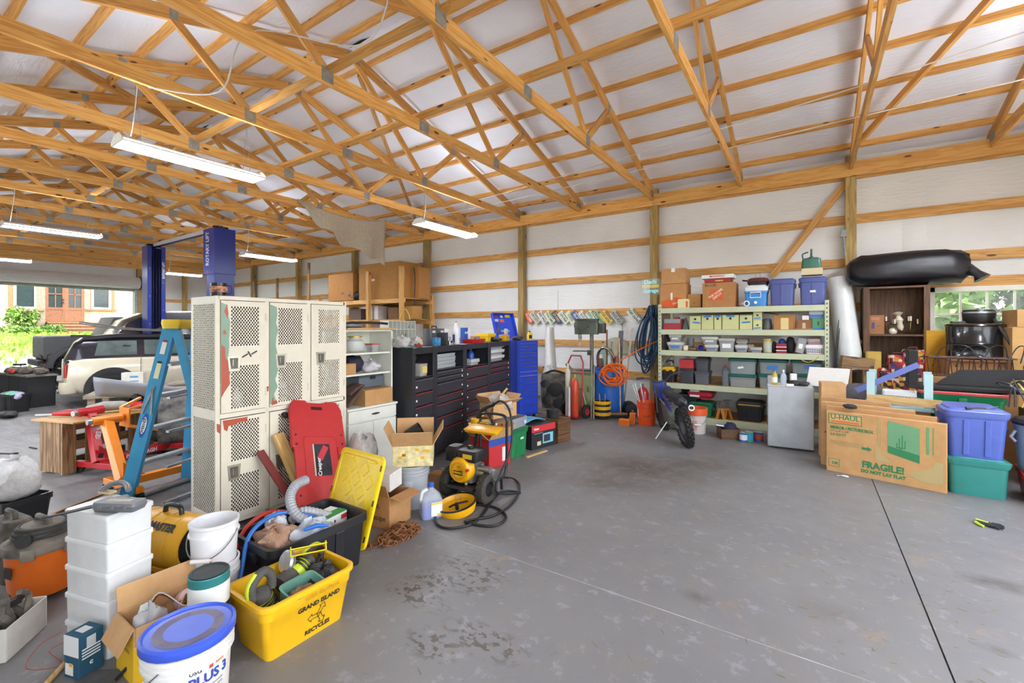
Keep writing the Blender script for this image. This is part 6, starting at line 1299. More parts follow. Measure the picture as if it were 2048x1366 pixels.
for k_ in range(3): MB().cyl((.08+.03*k_, .36, .612), (.08+.03*k_, .36, .63), .01, 8).build('nozzle_tip', (C('e8e8e0'), C('b04a30'), C('2a2a2a'))[k_], t)
MB().at(TR(-.2, .4, .57)).rr([(0, .07, .05, .02), (.07, .09, .07, .03)]).build('gun_holder', DWY, t, smooth=40)
g_ = thing('spray_gun', 'black pressure-washer gun with yellow trigger lock in its holder', 'spray gun', PW+V(-.2, .42, .0), 0)
MB().tube(smoothpath([(-.06, .0, .3), (-.03, .0, .5), (0, 0, .68), (.08, .02, .76), (.16, .03, .79)]), [.016]*6+[.02]*9+[.022]*10, 10).build('body', BLACK, g_, smooth=60); MB().tube(smoothpath([(.06, .02, .74), (.12, 0, .68), (.13, .01, .66), (.15, .03, .75)]), .008, 8).build('trigger_guard', BLACK, g_, smooth=60); MB().box(.015, .04, -.005, .025, .66, .74).build('trigger_lock', C('e8c818'), g_, bv=.004)
HB = C('17181a', 'rubber', rough=.45)
gp = lambda x, y, z=.012: G(x, y, z)
pts = [PW+V(-.04, .45, .79), PW+V(.08, .42, .84), PW+V(.22, .36, .74), PW+V(.3, .25, .45), PW+V(.27, .05, .12), gp(1040, 985), gp(1000, 985), gp(955, 1040), gp(905, 1056), gp(873, 1046), gp(880, 1015), gp(935, 1008), gp(990, 1015), gp(1012, 1035), gp(985, 1052), gp(930, 1043), gp(990, 1030), gp(1030, 1000), gp(1038, 968), gp(1015, 955), PW+V(.2, -.02, .2)]
wire('pressure_hose', 'black pressure hose looping over the floor beside the washer', 'hose', pts, .0105, HB, k=9, n=8)
sc2 = thing('surface_cleaner', 'yellow round surface cleaner dish lying upside down', 'cleaner', G(909, 1026)+V(0, .02, .02), 0, M=Matrix.Translation(G(909, 1026)+V(0, .03, .045)) @ RX(9) @ RY(-5))
MB().lathe([(.09, -.045), (.15, -.04), (.165, 0), (.168, .035), (.16, .035), (.15, -.0), (.09, -.025)], 30).build('dish', DWY, sc2, smooth=40); MB().lathe([(.16, .03), (.172, .03), (.174, .042), (.158, .042)], 30, False, False).build('brush_rim', BLACK, sc2, smooth=40); MB().cyl((0, 0, -.03), (0, 0, .03), .015, 10).build('hub', C('2a2a2a', 'dull'), sc2); MB().tube([(-.06, -.03, .0), (0, 0, .025), (.08, .06, .03)], .009, 8).build('spray_arm', C('2c2c2c', 'dull'), sc2)
for k_ in range(4): MB().cyl((-.1+.02*k_, .1, .0), (-.1+.02*k_, .1, .05), .002, 5).build('pin', STEEL, sc2)
bottle('white plastic foam bottle under the pressure washer', G(928, 1003)+V(0, .03, 0), .042, .17, 'e4e4e2', 'c0a060', name='foam_bottle')
for i, (px, py, rz_, lb, c_) in enumerate(((885, 958, 30, 'bundle of shiny metal brackets on the floor left of the washer', 'b8baba'), (898, 940, 60, 'red-handled tool on the floor left of the washer', 'b02828'))):
    t = thing('metal_brackets' if i == 0 else 'hand_tool', lb, 'bracket' if i == 0 else 'tool', G(px, py), rz_)
    for k_ in range(5 if i == 0 else 1): MB().tube([(-.1+.02*k_, -.05+.02*k_, .02+.02*k_), (.1, .04-.02*k_, .04+.015*k_)], .012, 6).build('bar' if i == 0 else 'handle', STEEL if i == 0 else C(c_), t, smooth=50)
carton('small brown box beside the washer\'s left wheel', G(878, 985)+V(-.1, .12, 0), 20, .16, .14, .14, CARD2)
# cartons and totes in front of the black cabinets
t = carton('open carton with red and blue printed sides behind the washer', (-3.05, 4.14, 0), 80, .34, .3, .32, C('b8262c', 'paper'), open_=(-20, -35, -50, -30), flap=.5, name='printed_carton')
for q in t.children:
    if q.name.startswith('flap'): q.data.materials.clear(); q.data.materials.append(CARD3)
MB().box(-.172, .172, -.152, -.1505, .24, .32).build('blue_print', C('2a4a9a', 'paper'), t); MB().cb((.06, -.152, .13), (.05, .002, .16)).build('white_bottle_print', C('d8d4d4', 'paper'), t)
GT = C('1f7a48', 'plastic'); t = tote('green tote with attached lid next to the microwave carton', (-3.08, 4.57, 0), 90, .36, .32, .32, '1f7a48', '1b6a40', ribs=2, taper=.9); label_plate(t, face((.02, -.17, .22), (0, -1, 0)), .07, .025, C('c8d4cc', 'paper'))
t = tote('grey tray bin stacked on the green tote', (-3.08, 4.57, .345), 90, .36, .3, .12, '8e9298', None, ribs=0, taper=.93); label_plate(t, face((.12, -.1515, .06), (0, -1, 0)), .05, .05, C('c4d4e4', 'paper'))
carton('plain brown carton standing behind the printed one', (-3.36, 4.42, 0), 85, .3, .24, .46, CARD2)
t = carton('open brown carton stuffed with plastic wrap above the green tote', (-3.2, 4.5, .47), 76, .38, .26, .17, CARD3, open_=(-30, -60, -35, -40), flap=.45)
bag('crumpled clear plastic wrap spilling from the upper brown carton', (-3.2, 4.52, .52), (.17, .12, .1), clear('dcd8d0', .75, .25), 111, jit=.4, knot=False); bag('blue and green packet in the upper brown carton', (-3.18, 4.36, .6), (.07, .08, .03), C('6a80a8', 'film'), 112, jit=.3, knot=False)
o = board('wood_stick', (-3.2, 4.5, .68), (-3.15, 4.62, .8), .03, .012, PALE); tag(o, 'wooden stir stick poking from the plastic wrap', 'stick')
c_, rz_, w_ = front(V(-2.93, 4.85, 0), V(-2.83, 5.29, 0), .33); t = carton('black and red microwave carton with a pale blue oven picture', c_, rz_, w_, .33, .3, C('1c1d22', 'paper'), name='microwave_carton')
FM2 = lambda x, z: face((x, -.166, z), (0, -1, 0))
label_plate(t, FM2(0, .26), w_, .08, C('c02830', 'paper'), 'red_band'); text('Galanz', .035, C('f0e8e8', 'paper'), t, FM2(-.14, .26) @ TR(0, 0, .0015), bold=.001); label_plate(t, FM2(.08, .12), .2, .13, C('7ab8c8', 'paper'), 'oven_picture'); label_plate(t, FM2(.06, .12) @ TR(0, 0, .001), .12, .09, C('2c3238', 'paper'), 'oven_door_picture'); label_plate(t, FM2(-.09, .07), .07, .05, C('cfc4a0', 'paper'), 'bowl_picture'); label_plate(t, FM2(-.1, .2), .16, .008, C('8a8a90', 'paper'), 'printed_line')
o = c_+V(0, 0, .302); panel('plastic_cover', 'pale blue curved plastic panel on the microwave carton', 'panel', Matrix.Translation(o+V(-.1, -.15, 0)) @ RZ(rz_), lambda u, v: (.4*u-.05, .2*v-.1, .02+.04*math.sin(PI*u)), C('5aa4c4'))
c_, rz_, w_ = front(V(-2.81, 5.33, 0), V(-2.77, 5.62, 0), .28); t = thing('wooden_crate', 'dark brown wooden crate at the end of the carton row', 'crate', c_, rz_)
for k_ in range(3):
    for s in (-1, 1): board('slat', (-w_/2, s*.135, .055+.105*k_), (w_/2, s*.135, .055+.105*k_), .012, .1, WALNUT, t); board('slat', (s*(w_/2-.006), -.128, .055+.105*k_), (s*(w_/2-.006), .128, .055+.105*k_), .012, .1, WALNUT, t)
MB().box(-w_/2+.012, w_/2-.012, -.128, .128, .3, .31).build('top_board', WALNUT, t)
turned('tape_roll', 'thick black roll standing on the wooden crate', 'roll', c_+V(-.04, -.02, .318), [(.03, 0), (.085, 0), (.085, .11), (.03, .11), (.03, .02)], C('1c1c1e', 'rubber'))
single('wood_strip', MB().box(-.2, .2, -.02, .02, 0, .015), PALE, 'flat pale wood strip on the floor in front of the microwave carton', 'timber', (-2.8, 4.75, 0), 82, bv=.002)
# ================================================================ along the long wall, left of the rack
t = thing('car_engine', 'black greasy car engine beside the tall blue chest', 'engine', (-3.9, 7.3, 0), 15); EB = C('2c2a2a', 'dusty')
MB().box(-.28, .28, -.22, .22, 0, .1).build('dolly', GREYWOOD, t); MB().rr([(.1, .45, .36, .06), (.5, .5, .4, .08), (.6, .4, .3, .06)]).build('block', EB, t, smooth=40); MB().rr([(.6, .5, .3, .04), (.72, .46, .26, .05)]).build('intake_cover', C('3a3836', 'dusty'), t, smooth=40)
for (x_, z, r_) in ((.05, .45, .13), (-.12, .25, .08), (.12, .2, .1), (-.15, .55, .07)): MB().at(RX(90)).lathe([(.02, 0), (r_*.9, 0), (r_, .02), (r_, .05), (r_*.6, .06), (.02, .06)], 20).build('pulley', C('3c3c3e', 'dull'), t, smooth=40, M=TR(x_, -.2, z))
MB().tube([(.05+.15*math.cos(a), -.24, .33+.24*math.sin(a)) for a in [2*PI*i/16 for i in range(16)]], .008, 6, close=True).build('belt', RUB, t)
MB().tube(smoothpath([(-.2, -.1, .7), (0, -.15, .78), (.2, -.05, .72)]), .02, 8).build('hose', RUB, t, smooth=60)
panel('car_wing', 'white car wing panel standing against the wall behind the blue chest', 'car panel', Matrix.Translation((-4.55, 8.0, .0)) @ RZ(20) @ RX(-8), lambda u, v: (.32*u*(1-.45*v), -.1*math.sin(PI*u), 1.58*v), C('d4d2cc', 'paint'), 8, 10)
bag('clear plastic sheet hanging below the white car wing', (-4.3, 7.8, 0), (.16, .1, .4), clear('c8c8c6', .6, .2), 121, jit=.15, knot=False, name='plastic_sheet', cat='sheet')
# ---- drill press on a green cabinet
t = thing('metal_cabinet', 'pale green metal cabinet under the drill press', 'cabinet', (-3.48, 7.72, 0), 0); MB().box(-.25, .25, -.25, .25, 0, .73).build('body', C('9aa878', 'paint'), t, bv=.01); MB().box(-.27, .27, -.28, .27, .73, .75).build('top', C('5a5a50', 'dusty'), t)
d_ = MB().box(-.22, .22, -.262, -.25, .05, .68).build('door', C('93a172', 'paint'), t, bv=.004); MB().box(.15, .17, -.275, -.26, .4, .5).build('handle', STEEL, d_)
DGN = C('3c4438', 'paint'); t = thing('drill_press', 'dark green bench drill press with round column', 'drill press', (-3.44, 7.74, .752), -72)
MB().rr([(0, .26, .34, .03), (.03, .24, .32, .03)]).build('base', DGN, t, smooth=40); MB().cyl((0, .06, .03), (0, .06, .86), .035, 16).build('column', C('7a7468', 'dull'), t, smooth=40); MB().rr([(.68, .2, .44, .04), (.88, .22, .46, .05), (.93, .2, .42, .05)]).build('head', DGN, t, smooth=40, M=TR(0, -.03, 0)); MB().rr([(.93, .18, .44, .04), (.97, .18, .44, .04)]).build('belt_cover', C('2c302a', 'paint'), t, smooth=40, M=TR(0, -.03, 0))
MB().cyl((0, -.16, .68), (0, -.16, .6), .03, 14).cyl((0, -.16, .6), (0, -.16, .53), .022, 12).build('chuck', C('8a8882', 'metal'), t, smooth=40); MB().cyl((0, -.16, .53), (0, -.16, .45), .006, 8).build('drill_bit', STEEL, t); MB().box(-.14, .14, -.28, .02, .36, .375).build('table', C('6a665c', 'dull'), t, bv=.004); MB().cyl((0, -.02, .34), (0, .06, .34), .05, 12).build('table_bracket', DGN, t)
for a in range(3): MB().cyl((.11, -.12, .76), (.14, -.12+.14*math.cos(a*2.1+.5), .76+.14*math.sin(a*2.1+.5)), .006, 6).ball((.14, -.12+.14*math.cos(a*2.1+.5), .76+.14*math.sin(a*2.1+.5)), .015, 8, 6).build('feed_handle', C('55534c', 'dull'), t)
MB().rr([(.7, .16, .16, .05), (.88, .16, .16, .05)]).build('motor', C('4a4a46', 'dull'), t, smooth=40, M=TR(0, .24, 0))
# ---- red hand truck with cylinders
RD = C('a8242a', 'paint'); t = thing('hand_truck', 'red two-wheeled hand truck holding cylinders', 'hand truck', (-3.42, 7.08, 0), -12)
for s in (-1, 1): MB().tube([(s*.17, 0, .08), (s*.17, .03, .8), (s*.16, .05, .95), (s*.1, .06, 1.07)], .014, 8).build('side_rail', RD, t, smooth=60); wheel('wheel', t, TR(s*.22, .06, .12) @ RZ(90), .12, .05, rim=C('9a2a2a', 'paint'), hub=.5); MB().tube([(s*.17, .03, .45), (s*.22, .08, .14)], .01, 6).build('strut', STEEL, t)
MB().tube([(-.1, .06, 1.07), (.1, .06, 1.07)], .014, 8).build('top_bar', RD, t, smooth=60)
for z in (.2, .5, .78): MB().tube([(-.17, .02, z), (.17, .02, z)], .01, 6).build('cross_bar', RD, t)
MB().box(-.17, .17, -.17, .02, .02, .03).build('toe_plate', RD, t)
ht = lambda x, y, z: t.matrix_basis @ Vector((x, y, z))
turned('gas_cylinder', 'orange-red gas cylinder on the hand truck', 'cylinder', ht(.07, -.07, .032), [(.06, 0), (.07, .02), (.07, .55), (.05, .63), (.02, .66)], C('c4442c', 'paint'), parts=[('valve', [(.018, .66), (.02, .7), (.012, .72)], C('b09050', 'metal'))])
turned('pipe', 'cream plastic pipe standing on the hand truck', 'pipe', ht(-.07, -.08, .032), [(.045, 0), (.045, .8), (.02, .8), (.02, .9)], C('d4cdb8'))
turned('pipe', 'thin white plastic pipe leaning on the hand truck', 'pipe', ht(.0, -.13, .032), [(.02, 0), (.02, .5)], C('e4e4e0'))
for i, (x_, lb) in enumerate(((.17, 'first steel bar leaning between hand truck and green cabinet'), (.22, 'second steel bar leaning between hand truck and green cabinet'))): rod('steel_bar', lb, 'bar', ht(x_+.12, .1, 0), ht(x_-.02, .32, 1.0-.1*i), .014, C('8a867c', 'dull'))
single('tail_pipe', MB().tube(smoothpath([(0, 0, .75), (-.12, 0, .8), (-.2, 0, .9)]), .035, 10), C('7a7670', 'dull'), 'short bent exhaust pipe poking out above the black engine', 'pipe', (-3.62, 7.6, -.02), 0, smooth=60)
# ---- blue drum full of long things
DR = V(-3.03, 7.72, 0); t = thing('plastic_drum', 'tall blue plastic drum full of rods', 'drum', DR); MB().lathe([(.24, 0), (.255, .02), (.265, .2), (.262, .4), (.267, .6), (.255, .8), (.25, .84), (.24, .84), (.245, .6), (.24, .02)], 32).build('body', C('1f5fb4', 'plastic'), t, smooth=50); MB().lathe([(.25, .81), (.265, .815), (.265, .84), (.25, .845)], 32, False, False).build('rim', C('1c56a4'), t, smooth=40)
dr = lambda x, y, z: DR+V(x, y, z)
wire('bent_pipe', 'shiny bent pipe arching out of the blue drum', 'pipe', [dr(-.2, .05, .5), dr(-.22, .02, .9), dr(-.2, 0, 1.1), dr(-.1, -.02, 1.19), dr(.02, -.03, 1.15), dr(.12, -.04, 1.0)], .025, C('a8a498', 'chrome', rough=.25), n=12)
for i, (p, q, r_, c_, k_, lb) in enumerate((((-.02, -.05, .3), (-.06, .05, 1.52), .016, '7a4a30', 'matte', 'rusty brown pole standing in the blue drum'), ((.05, 0, .3), (.02, .1, 1.3), .022, '8a8880', 'dull', 'thin steel tube standing in the blue drum'), ((-.08, 0, .3), (-.09, .02, 1.2), .045, '7a9a88', 'plastic', 'pale green tube standing in the blue drum'), ((-.14, -.06, .3), (-.15, -.05, 1.0), .04, '6a3a34', 'plastic', 'dark red tube standing in the blue drum'), ((.1, .03, .3), (.12, .05, 1.05), .02, 'b04438', 'plastic', 'short red tube standing in the blue drum'), ((.0, .08, .3), (.05, .12, 1.12), .02, 'c8a860', 'matte', 'yellow wooden stake standing in the blue drum'), ((-.2, .08, .3), (-.28, .1, 1.05), .02, 'd0d0c8', 'plastic', 'white plastic stake standing in the blue drum'))): rod('rod', lb, 'rod', dr(*p), dr(*q), r_, C(c_, k_))
o = board('steel_strip', dr(.1, .2, .2), dr(.1, .35, 1.5), .09, .006, C('6a6870', 'dull'), up=(0, 1, 0)); tag(o, 'tall grey steel strip leaning behind the blue drum', 'steel strip')
o = board('steel_strip', dr(.2, .2, .1), dr(.24, .55, 1.55), .03, .006, C('b8b4a8', 'dull'), up=(0, 1, 0)); tag(o, 'narrow pale strip leaning behind the blue drum', 'steel strip')
panel('saw_disc', 'large pale plastic disc behind the drill press', 'disc', Matrix.Translation((-3.32, 8.855, 1.0)), lambda u, v: (.36*v*math.cos(PI*u), 0, .36*v*math.sin(PI*u)), C('cfc8ac', 'plastic', alpha=.6), 20, 3, .006)
t = thing('push_broom', 'push broom standing upright in front of the blue drum', 'broom', G(1241, 836), 25); MB().cyl((0, 0, .08), (-.02, .05, 1.38), .012, 8).build('handle', PALE, t, smooth=60); MB().box(-.28, .12, -.035, .035, .05, .09).build('head', PALLET, t, bv=.005); MB().box(-.28, .12, -.04, .04, 0, .05).build('bristles', C('2a2826', 'cloth'), t)
t = thing('extension_cord', 'coil of bright orange extension cord hung on the blue drum', 'cord', dr(.2, -.28, .72)); OR_ = C('e06a1c'); rn = random.Random(5)
b = MB()
for k_ in range(11):
    rx, rz2, tl = rn.uniform(.12, .22), rn.uniform(.14, .26), rn.uniform(-.6, .6); cx, cz = rn.uniform(-.06, .06), rn.uniform(-.1, .04)
    b.tube([(cx+rx*math.cos(a)*math.cos(tl)-rz2*math.sin(a)*math.sin(tl), -.02*k_*.25+.012*math.sin(3*a+k_)-.02, cz+.05+rx*math.cos(a)*math.sin(tl)*.6+rz2*math.sin(a)*math.cos(tl)*.8) for a in [2*PI*i/24 for i in range(24)]], .0105, 6, close=True)
b.build('coil', OR_, t, smooth=60); MB().cyl((.02, -.05, .2), (.03, -.05, .32), .02, 8).build('plug', BLACK, t); MB().tube(smoothpath([(.08, 0, .25), (.22, .3, .38), (.45, .7, .55), (.62, .95, .66)]), .0105, 6).build('lead', OR_, t, smooth=60)
t = bucket('yellow and black tool bucket with pockets', (-2.98, 7.27, 0), .14, .3, '26262a', bail=False, rings=0)
for z in (.09, .19, .28): MB().lathe([(.142, z-.03), (.15, z-.028), (.152, z+.02), (.145, z+.025)], 20, False, False).build('pocket_band', C('d8a41c', 'cloth'), t, smooth=50)
for x_ in (-.04, .05): MB().cyl((x_, 0, .28), (x_*1.2, 0, .42), .008, 6).build('screwdriver', C('b8a890', 'dull'), t)
# ---- by the post
t = thing('farm_jack', 'grey and rusty post jack leaning on the wall', 'jack', G(1272, 800)+V(0, .55, 0)); MB().beam((0, 0, 0), (.16, .55, 1.25), .03, .05).build('rail', C('5a463a', 'rust'), t); MB().beam((.07, .26, .6), (.1, .36, .86), .07, .08).build('lifting_nose', C('9a9890', 'dull'), t, bv=.01); MB().tube(smoothpath([(.07, .3, .8), (-.02, .28, .85), (-.08, .28, .95), (-.1, .28, 1.0)]), .01, 8).build('handle', C('3a3a3a', 'dull'), t, smooth=60)
t = turned('fire_extinguisher', 'dark red tank standing behind the orange bucket', 'tank', (-2.42, 7.75, 0), [(.09, 0), (.1, .02), (.1, .42), (.06, .5), (.02, .53)], C('9a2028', 'paint'), parts=[('valve', [(.015, .53), (.02, .58)], STEEL)])
t = thing('electric_motor', 'black electric motor on the floor behind the broom', 'motor', (-2.66, 7.75, 0), 30); MB().at(TR(0, 0, .13) @ RX(90)).lathe([(.03, -.16), (.1, -.15), (.12, -.1), (.12, .1), (.1, .15), (.03, .16)], 20).build('housing', C('26282c', 'dull'), t, smooth=40); MB().box(-.1, .1, -.1, .1, 0, .03).build('foot', C('26282c', 'dull'), t); MB().at(TR(0, -.2, .13) @ RX(90)).lathe([(.01, 0), (.02, .06)], 10).build('shaft', STEEL, t)
OB = bucket('bright orange tool bucket with black print, full of sticks', (-2.19, 7.2, 0), .148, .37, 'e0501c', bail=False, rings=2)
nb = (-OB.location).normalized(); ang = math.degrees(math.atan2(nb.y, nb.x)); wrap_label(OB, .138, .24, 'BUCKET', .032, C('3a1a10', 'paper'), ang, .001); wrap_label(OB, .137, .17, '#5', .09, C('3a1a10', 'paper'), ang, .001)
for a in (-75, 75): arc_patch(OB, .137, ang+a-10, ang+a+10, .12, .27, C('e8d8d0', 'paper'), 'label', .143)
for i, (x_, y_, h, c_, lb) in enumerate(((-.06, .02, .62, 'd8d8d4', 'white rod leaning furthest left in the orange bucket'), (-.03, -.02, .66, 'e0e0dc', 'second white rod leaning in the orange bucket'), (.0, .03, .64, 'd4d4d0', 'third white rod leaning in the orange bucket'), (.05, 0, .5, 'c04a30', 'red-handled tool in the orange bucket'), (.08, .05, .48, '4a4a4c', 'dark tool handle in the orange bucket'))): rod('rod', lb, 'tool', OB.location+V(x_*.6, y_, .05), OB.location+V(x_*2-.12*(i < 3), y_*2, h), .009, C(c_))
for i, (px, py, sx, sz, lb) in enumerate(((1247, 852, .17, .1, 'bright orange plastic block lying flat by the orange bucket'), (1263, 848, .09, .17, 'bright orange plastic block standing upright by the orange bucket'))):
    t = thing('chock_block', lb, 'block', G(px, py)+V(0, .06, 0), 10*i); MB().box(-sx/2, sx/2, -.05, .05, 0, sz).build('body', C('e87a20'), t, bv=.006); MB().box(-sx/2+.012, sx/2-.012, -.053, -.049, .012, sz-.012).build('recess', C('c8641a'), t)
# ---- blue air hose hung on the post
t = thing('air_hose', 'big hank of dark blue air hose hung on the timber post', 'hose', (-2.5, 8.62, 1.3)); rn = random.Random(8); b = MB()
for k_ in range(13):
    w1, h1, cx = rn.uniform(.04, .15), rn.uniform(.48, .66), rn.uniform(-.05, .08); dy = -.01-.011*k_
    b.tube([(cx+w1*math.sin(a)*(1.3-.5*math.cos(a))*(.6 if math.cos(a) > .5 else 1)-.06*(1-math.cos(a)), dy*.8-.03*math.sin(a*2+k_), h1*math.cos(a)+(.68-h1)) for a in [2*PI*i/28 for i in range(28)]], .0125, 6, close=True)
b.build('coils', C('1f4a6c', 'rubber', rough=.4), t, smooth=60); MB().cyl((0, .06, .66), (0, -.16, .68), .012, 8).build('hook', STEEL, t)
# ---- number plates nailed in a row
PLT = [(1057, 'd0603c', 'e8d8c8', '42-C084'), (1070, 'c8c4b0', '4a4a42', 'U67-57Y'), (1085, 'd8d6cc', '2c2c30', 'RES 9425'), (1099, 'd4d6b8', '2a5a3a', 'TNS-2ME'), (1113, '2a3460', 'd0b040', 'LP-3351'), (1127, 'ccd4c0', '3a4a3a', 'LFS-968'), (1141, 'd6d2b0', '4a6a3a', '1U095'), (1153, '3a5088', 'd8d8d8', '92-415'), (1167, 'd4d4cc', '34404a', 'V17-85'), (1184, 'c4d4bc', '2c3c34', 'EW2-457'), (1197, '8ab080', '1c3c28', 'TAX0032'), (1212, 'dcb428', '26241c', 'OZ-4700'), (1233, 'a8aca0', '2c3430', 'RDZ-921'), (1267, 'd6dcc8', '2c3c30', 'KBF-5694')]
for i, (px, c0, c1, tx) in enumerate(PLT):
    p = AY(px, 635 if i < 13 else 631, 8.83); p.y -= .004*(i % 2)
    t = thing('license_plate', f'tilted number plate reading {tx} nailed to the wall girt', 'number plate', p, 0, 'number plates in a row', M=Matrix.Translation(p) @ RY(52))
    MB().at(RX(90)).rr([(-.0015, .305, .152, .012), (.0015, .305, .152, .012)], 3).build('plate', C(c0, 'paint'), t, M=TR(0, 0, 0)); text(tx, .075, C(c1, 'paint'), t, face((0, -.0022, -.004), (0, -1, 0)), bold=.002, sx=.95); MB().box(-.1, .1, -.003, -.002, .05, .066).build('state_band', C(c1, 'paint'), t)
# ---- neon sign, hung rod, wires
t = thing('neon_sign', 'small neon-style sign with cyan script and yellow bars on the post', 'sign', AY(1301, 573, 8.66)); CY, YE = C('8ad0d8', 'plastic', emit=.5), C('e0cc50', 'plastic', emit=.4)
MB().box(-.17, .17, 0, .008, -.15, .15).build('backing', clear('dfe8e4', .15), t); text('Dads', .12, CY, t, face((0, -.006, .085), (0, -1, 0)), ext=.004); text('Garage', .1, CY, t, face((0.01, -.006, -.085), (0, -1, 0)), ext=.004)
for z in (-.012, .016): MB().cyl((-.16, -.006, z), (.16, -.006, z), .006, 6).build('tube', YE, t)
rod('hanging_rod', 'thin steel rod hanging on the wall right of the plates', 'rod', AY(1244.5, 634, 8.83), AY(1245, 672, 8.83), .008, C('8a8880', 'dull'))
rod('pull_cord', 'thin cord hanging down the wall above the plates', 'cord', AY(1116, 580, 8.82), AY(1116, 620, 8.82), .004, C('7a5a4a'))
# ---- small trail bike
r0, f0 = V(-1.34, 6.16, 0), V(-1.86, 7.02, 0); hd = yaw2(r0, f0)
mc = thing('dirt_bike', 'small blue and black dirt bike seen from behind on its side stand', 'motorcycle', r0, 0, M=Matrix.Translation(r0) @ RZ(hd) @ RX(-9)); L_ = (f0-r0).length
wheel('rear_wheel', mc, TR(0, 0, .25), .25, .085, rim=C('4a4c50', 'dull'), hub=.72, knobs=26, kn=.016); wheel('front_wheel', mc, TR(L_, 0, .27), .27, .07, rim=C('4a4c50', 'dull'), hub=.74, knobs=28, kn=.014)
ALU = C('a4a6a4', 'metal'); BB_ = C('22307c', 'plastic')
for s in (-1, 1): MB().beam((0, s*.07, .25), (.36, s*.08, .33), .02, .035).build('swingarm', ALU, mc, bv=.004); MB().tube([(L_, s*.06, .27), (L_-.2, s*.07, .74)], .018, 10).build('fork_leg', C('b8a050', 'metal') if 0 else ALU, mc, smooth=60); MB().tube(smoothpath([(.06, s*.08, .58), (.3, s*.1, .5), (.6, s*.1, .55)]), .012, 8).build('subframe', ALU, mc, smooth=60); MB().prism([(.0, 0), (.22, .04), (.24, .14), (.05, .12)], -.006, .006).build('side_panel', BB_, mc, M=TR(.08, s*.11, .46) @ RX(90))
MB().tube(smoothpath([(-.22, 0, .62), (-.05, 0, .6), (.1, 0, .58), (.3, 0, .6)]), [.02, .03, .04, .05, .05, .055]+[.06]*13, 10).build('rear_fender', C('2a2c34'), mc, smooth=60); MB().tube(smoothpath([(.0, 0, .62), (.2, 0, .63), (.4, 0, .62), (.55, 0, .66)]), .06, 12).build('seat', C('1c1c1e', 'rubber'), mc, smooth=60)
MB().rr([(.56, .24, .2, .06), (.7, .2, .16, .06)]).build('fuel_tank', BB_, mc, smooth=50, M=TR(L_-.36, 0, 0)); MB().rr([(.22, .28, .18, .05), (.5, .22, .2, .05)]).build('engine', C('6a6a68', 'dull'), mc, smooth=40, M=TR(.52, 0, 0)); MB().tube([(L_-.2, -.34, .86), (L_-.22, -.16, .84), (L_-.2, -.07, .76), (L_-.2, .07, .76), (L_-.22, .16, .84), (L_-.2, .34, .86)], .011, 8).build('handlebar', BLACK, mc, smooth=60)
for s in (-1, 1): MB().cyl((L_-.2, s*.34, .86), (L_-.2, s*.24, .852), .017, 10).build('grip', C('2a3050', 'rubber'), mc); MB().tube([(L_-.18, s*.22, .86), (L_-.1, s*.34, .85)], .005, 6).build('lever', ALU, mc)
MB().cyl((-.04, -.12, .5), (.25, -.13, .46), .04, 14).build('silencer', ALU, mc, smooth=40); MB().cyl((-.06, -.12, .503), (-.04, -.12, .5), .022, 12).build('silencer_tip', C('2a2a2a', 'dull'), mc); MB().rr([(.42, .02, .2, .02), (.56, .02, .18, .03)]).build('number_board', C('2a3f9c'), mc, smooth=40, M=TR(L_-.1, 0, .2)); MB().tube(smoothpath([(L_+.2, 0, .52), (L_, 0, .58), (L_-.18, 0, .54)]), .035, 8).build('front_fender', BB_, mc, smooth=60)
MB().cyl((.42, .1, .25), (.4, .3, .04), .009, 8).build('side_stand', ALU, mc); MB().cyl((.35, -.12, .25), (.35, -.22, .25), .012, 8).build('foot_peg', ALU, mc); MB().cyl((-.02, -.03, .25), (-.02, .03, .25), .08, 16).build('sprocket', STEEL, mc)
o = single('tarp', MB().grid(lambda u, v: (.6*u, .35*v, .012+.02*math.sin(9*u+5*v)*math.sin(6*v)+.02*u*v), 12, 8), C('6a9a78', 'film'), 'crumpled green plastic sheet on the floor behind the dirt bike', 'sheet', (-1.95, 7.12, 0), -8, smooth=60)
# ================================================================ steel shelving rack and its load
RKX0, RKX1, RY0, RY1 = -2.13, .20, 7.75, 8.55; RKM = C('b9c0a0', 'paint'); SH = [.10, .63, 1.176, 1.526, 1.883]
rk = thing('shelving_rack', 'long pale green steel shelving rack against the wall', 'shelving', (0, 0, 0))
hole = MB().box(-.006, .006, -.001, .001, -.012, .012).mesh('slot', BLACK)
for x_ in (RKX0, RKX1):
    for y_ in (RY0, RY1):
        MB().box(x_-.025, x_+.025, y_-.02, y_+.02, 0, 1.95).build('upright', RKM, rk, bv=.003)
        if y_ == RY0:
            for k_ in range(30): o = bpy.data.objects.new('slot', hole); COL.objects.link(o); o.parent = rk; o.location = (x_, y_-.0205, .1+.062*k_)
    for z in (.3, .9, 1.45): MB().beam((x_, RY0, z), (x_, RY1, z+.15), .02, .03).build('side_brace', RKM, rk)
for z in SH:
    bh = .1 if z < .2 else .085
    for y_ in (RY0-.02, RY1+.02): MB().box(RKX0+.026, RKX1-.026, y_-.018, y_+.018, z-bh, z).build('beam', RKM, rk, bv=.003)
    MB().box(RKX0+.03, RKX1-.03, RY0, RY1, z-.02, z-.002).build('deck', PLY, rk)
def RS(x0, x1, i, back=.05):
    """between two picture columns on shelf i: centre x, width; y = front + back"""
    Y = RY0+back; a, b_ = AY(x0, 600, Y)[0], AY(x1, 600, Y)[0]; return (a+b_)/2, b_-a, Y, SH[i]+.001
def RH(py, x, Y, z): return AY(x, py, Y)[2]-z
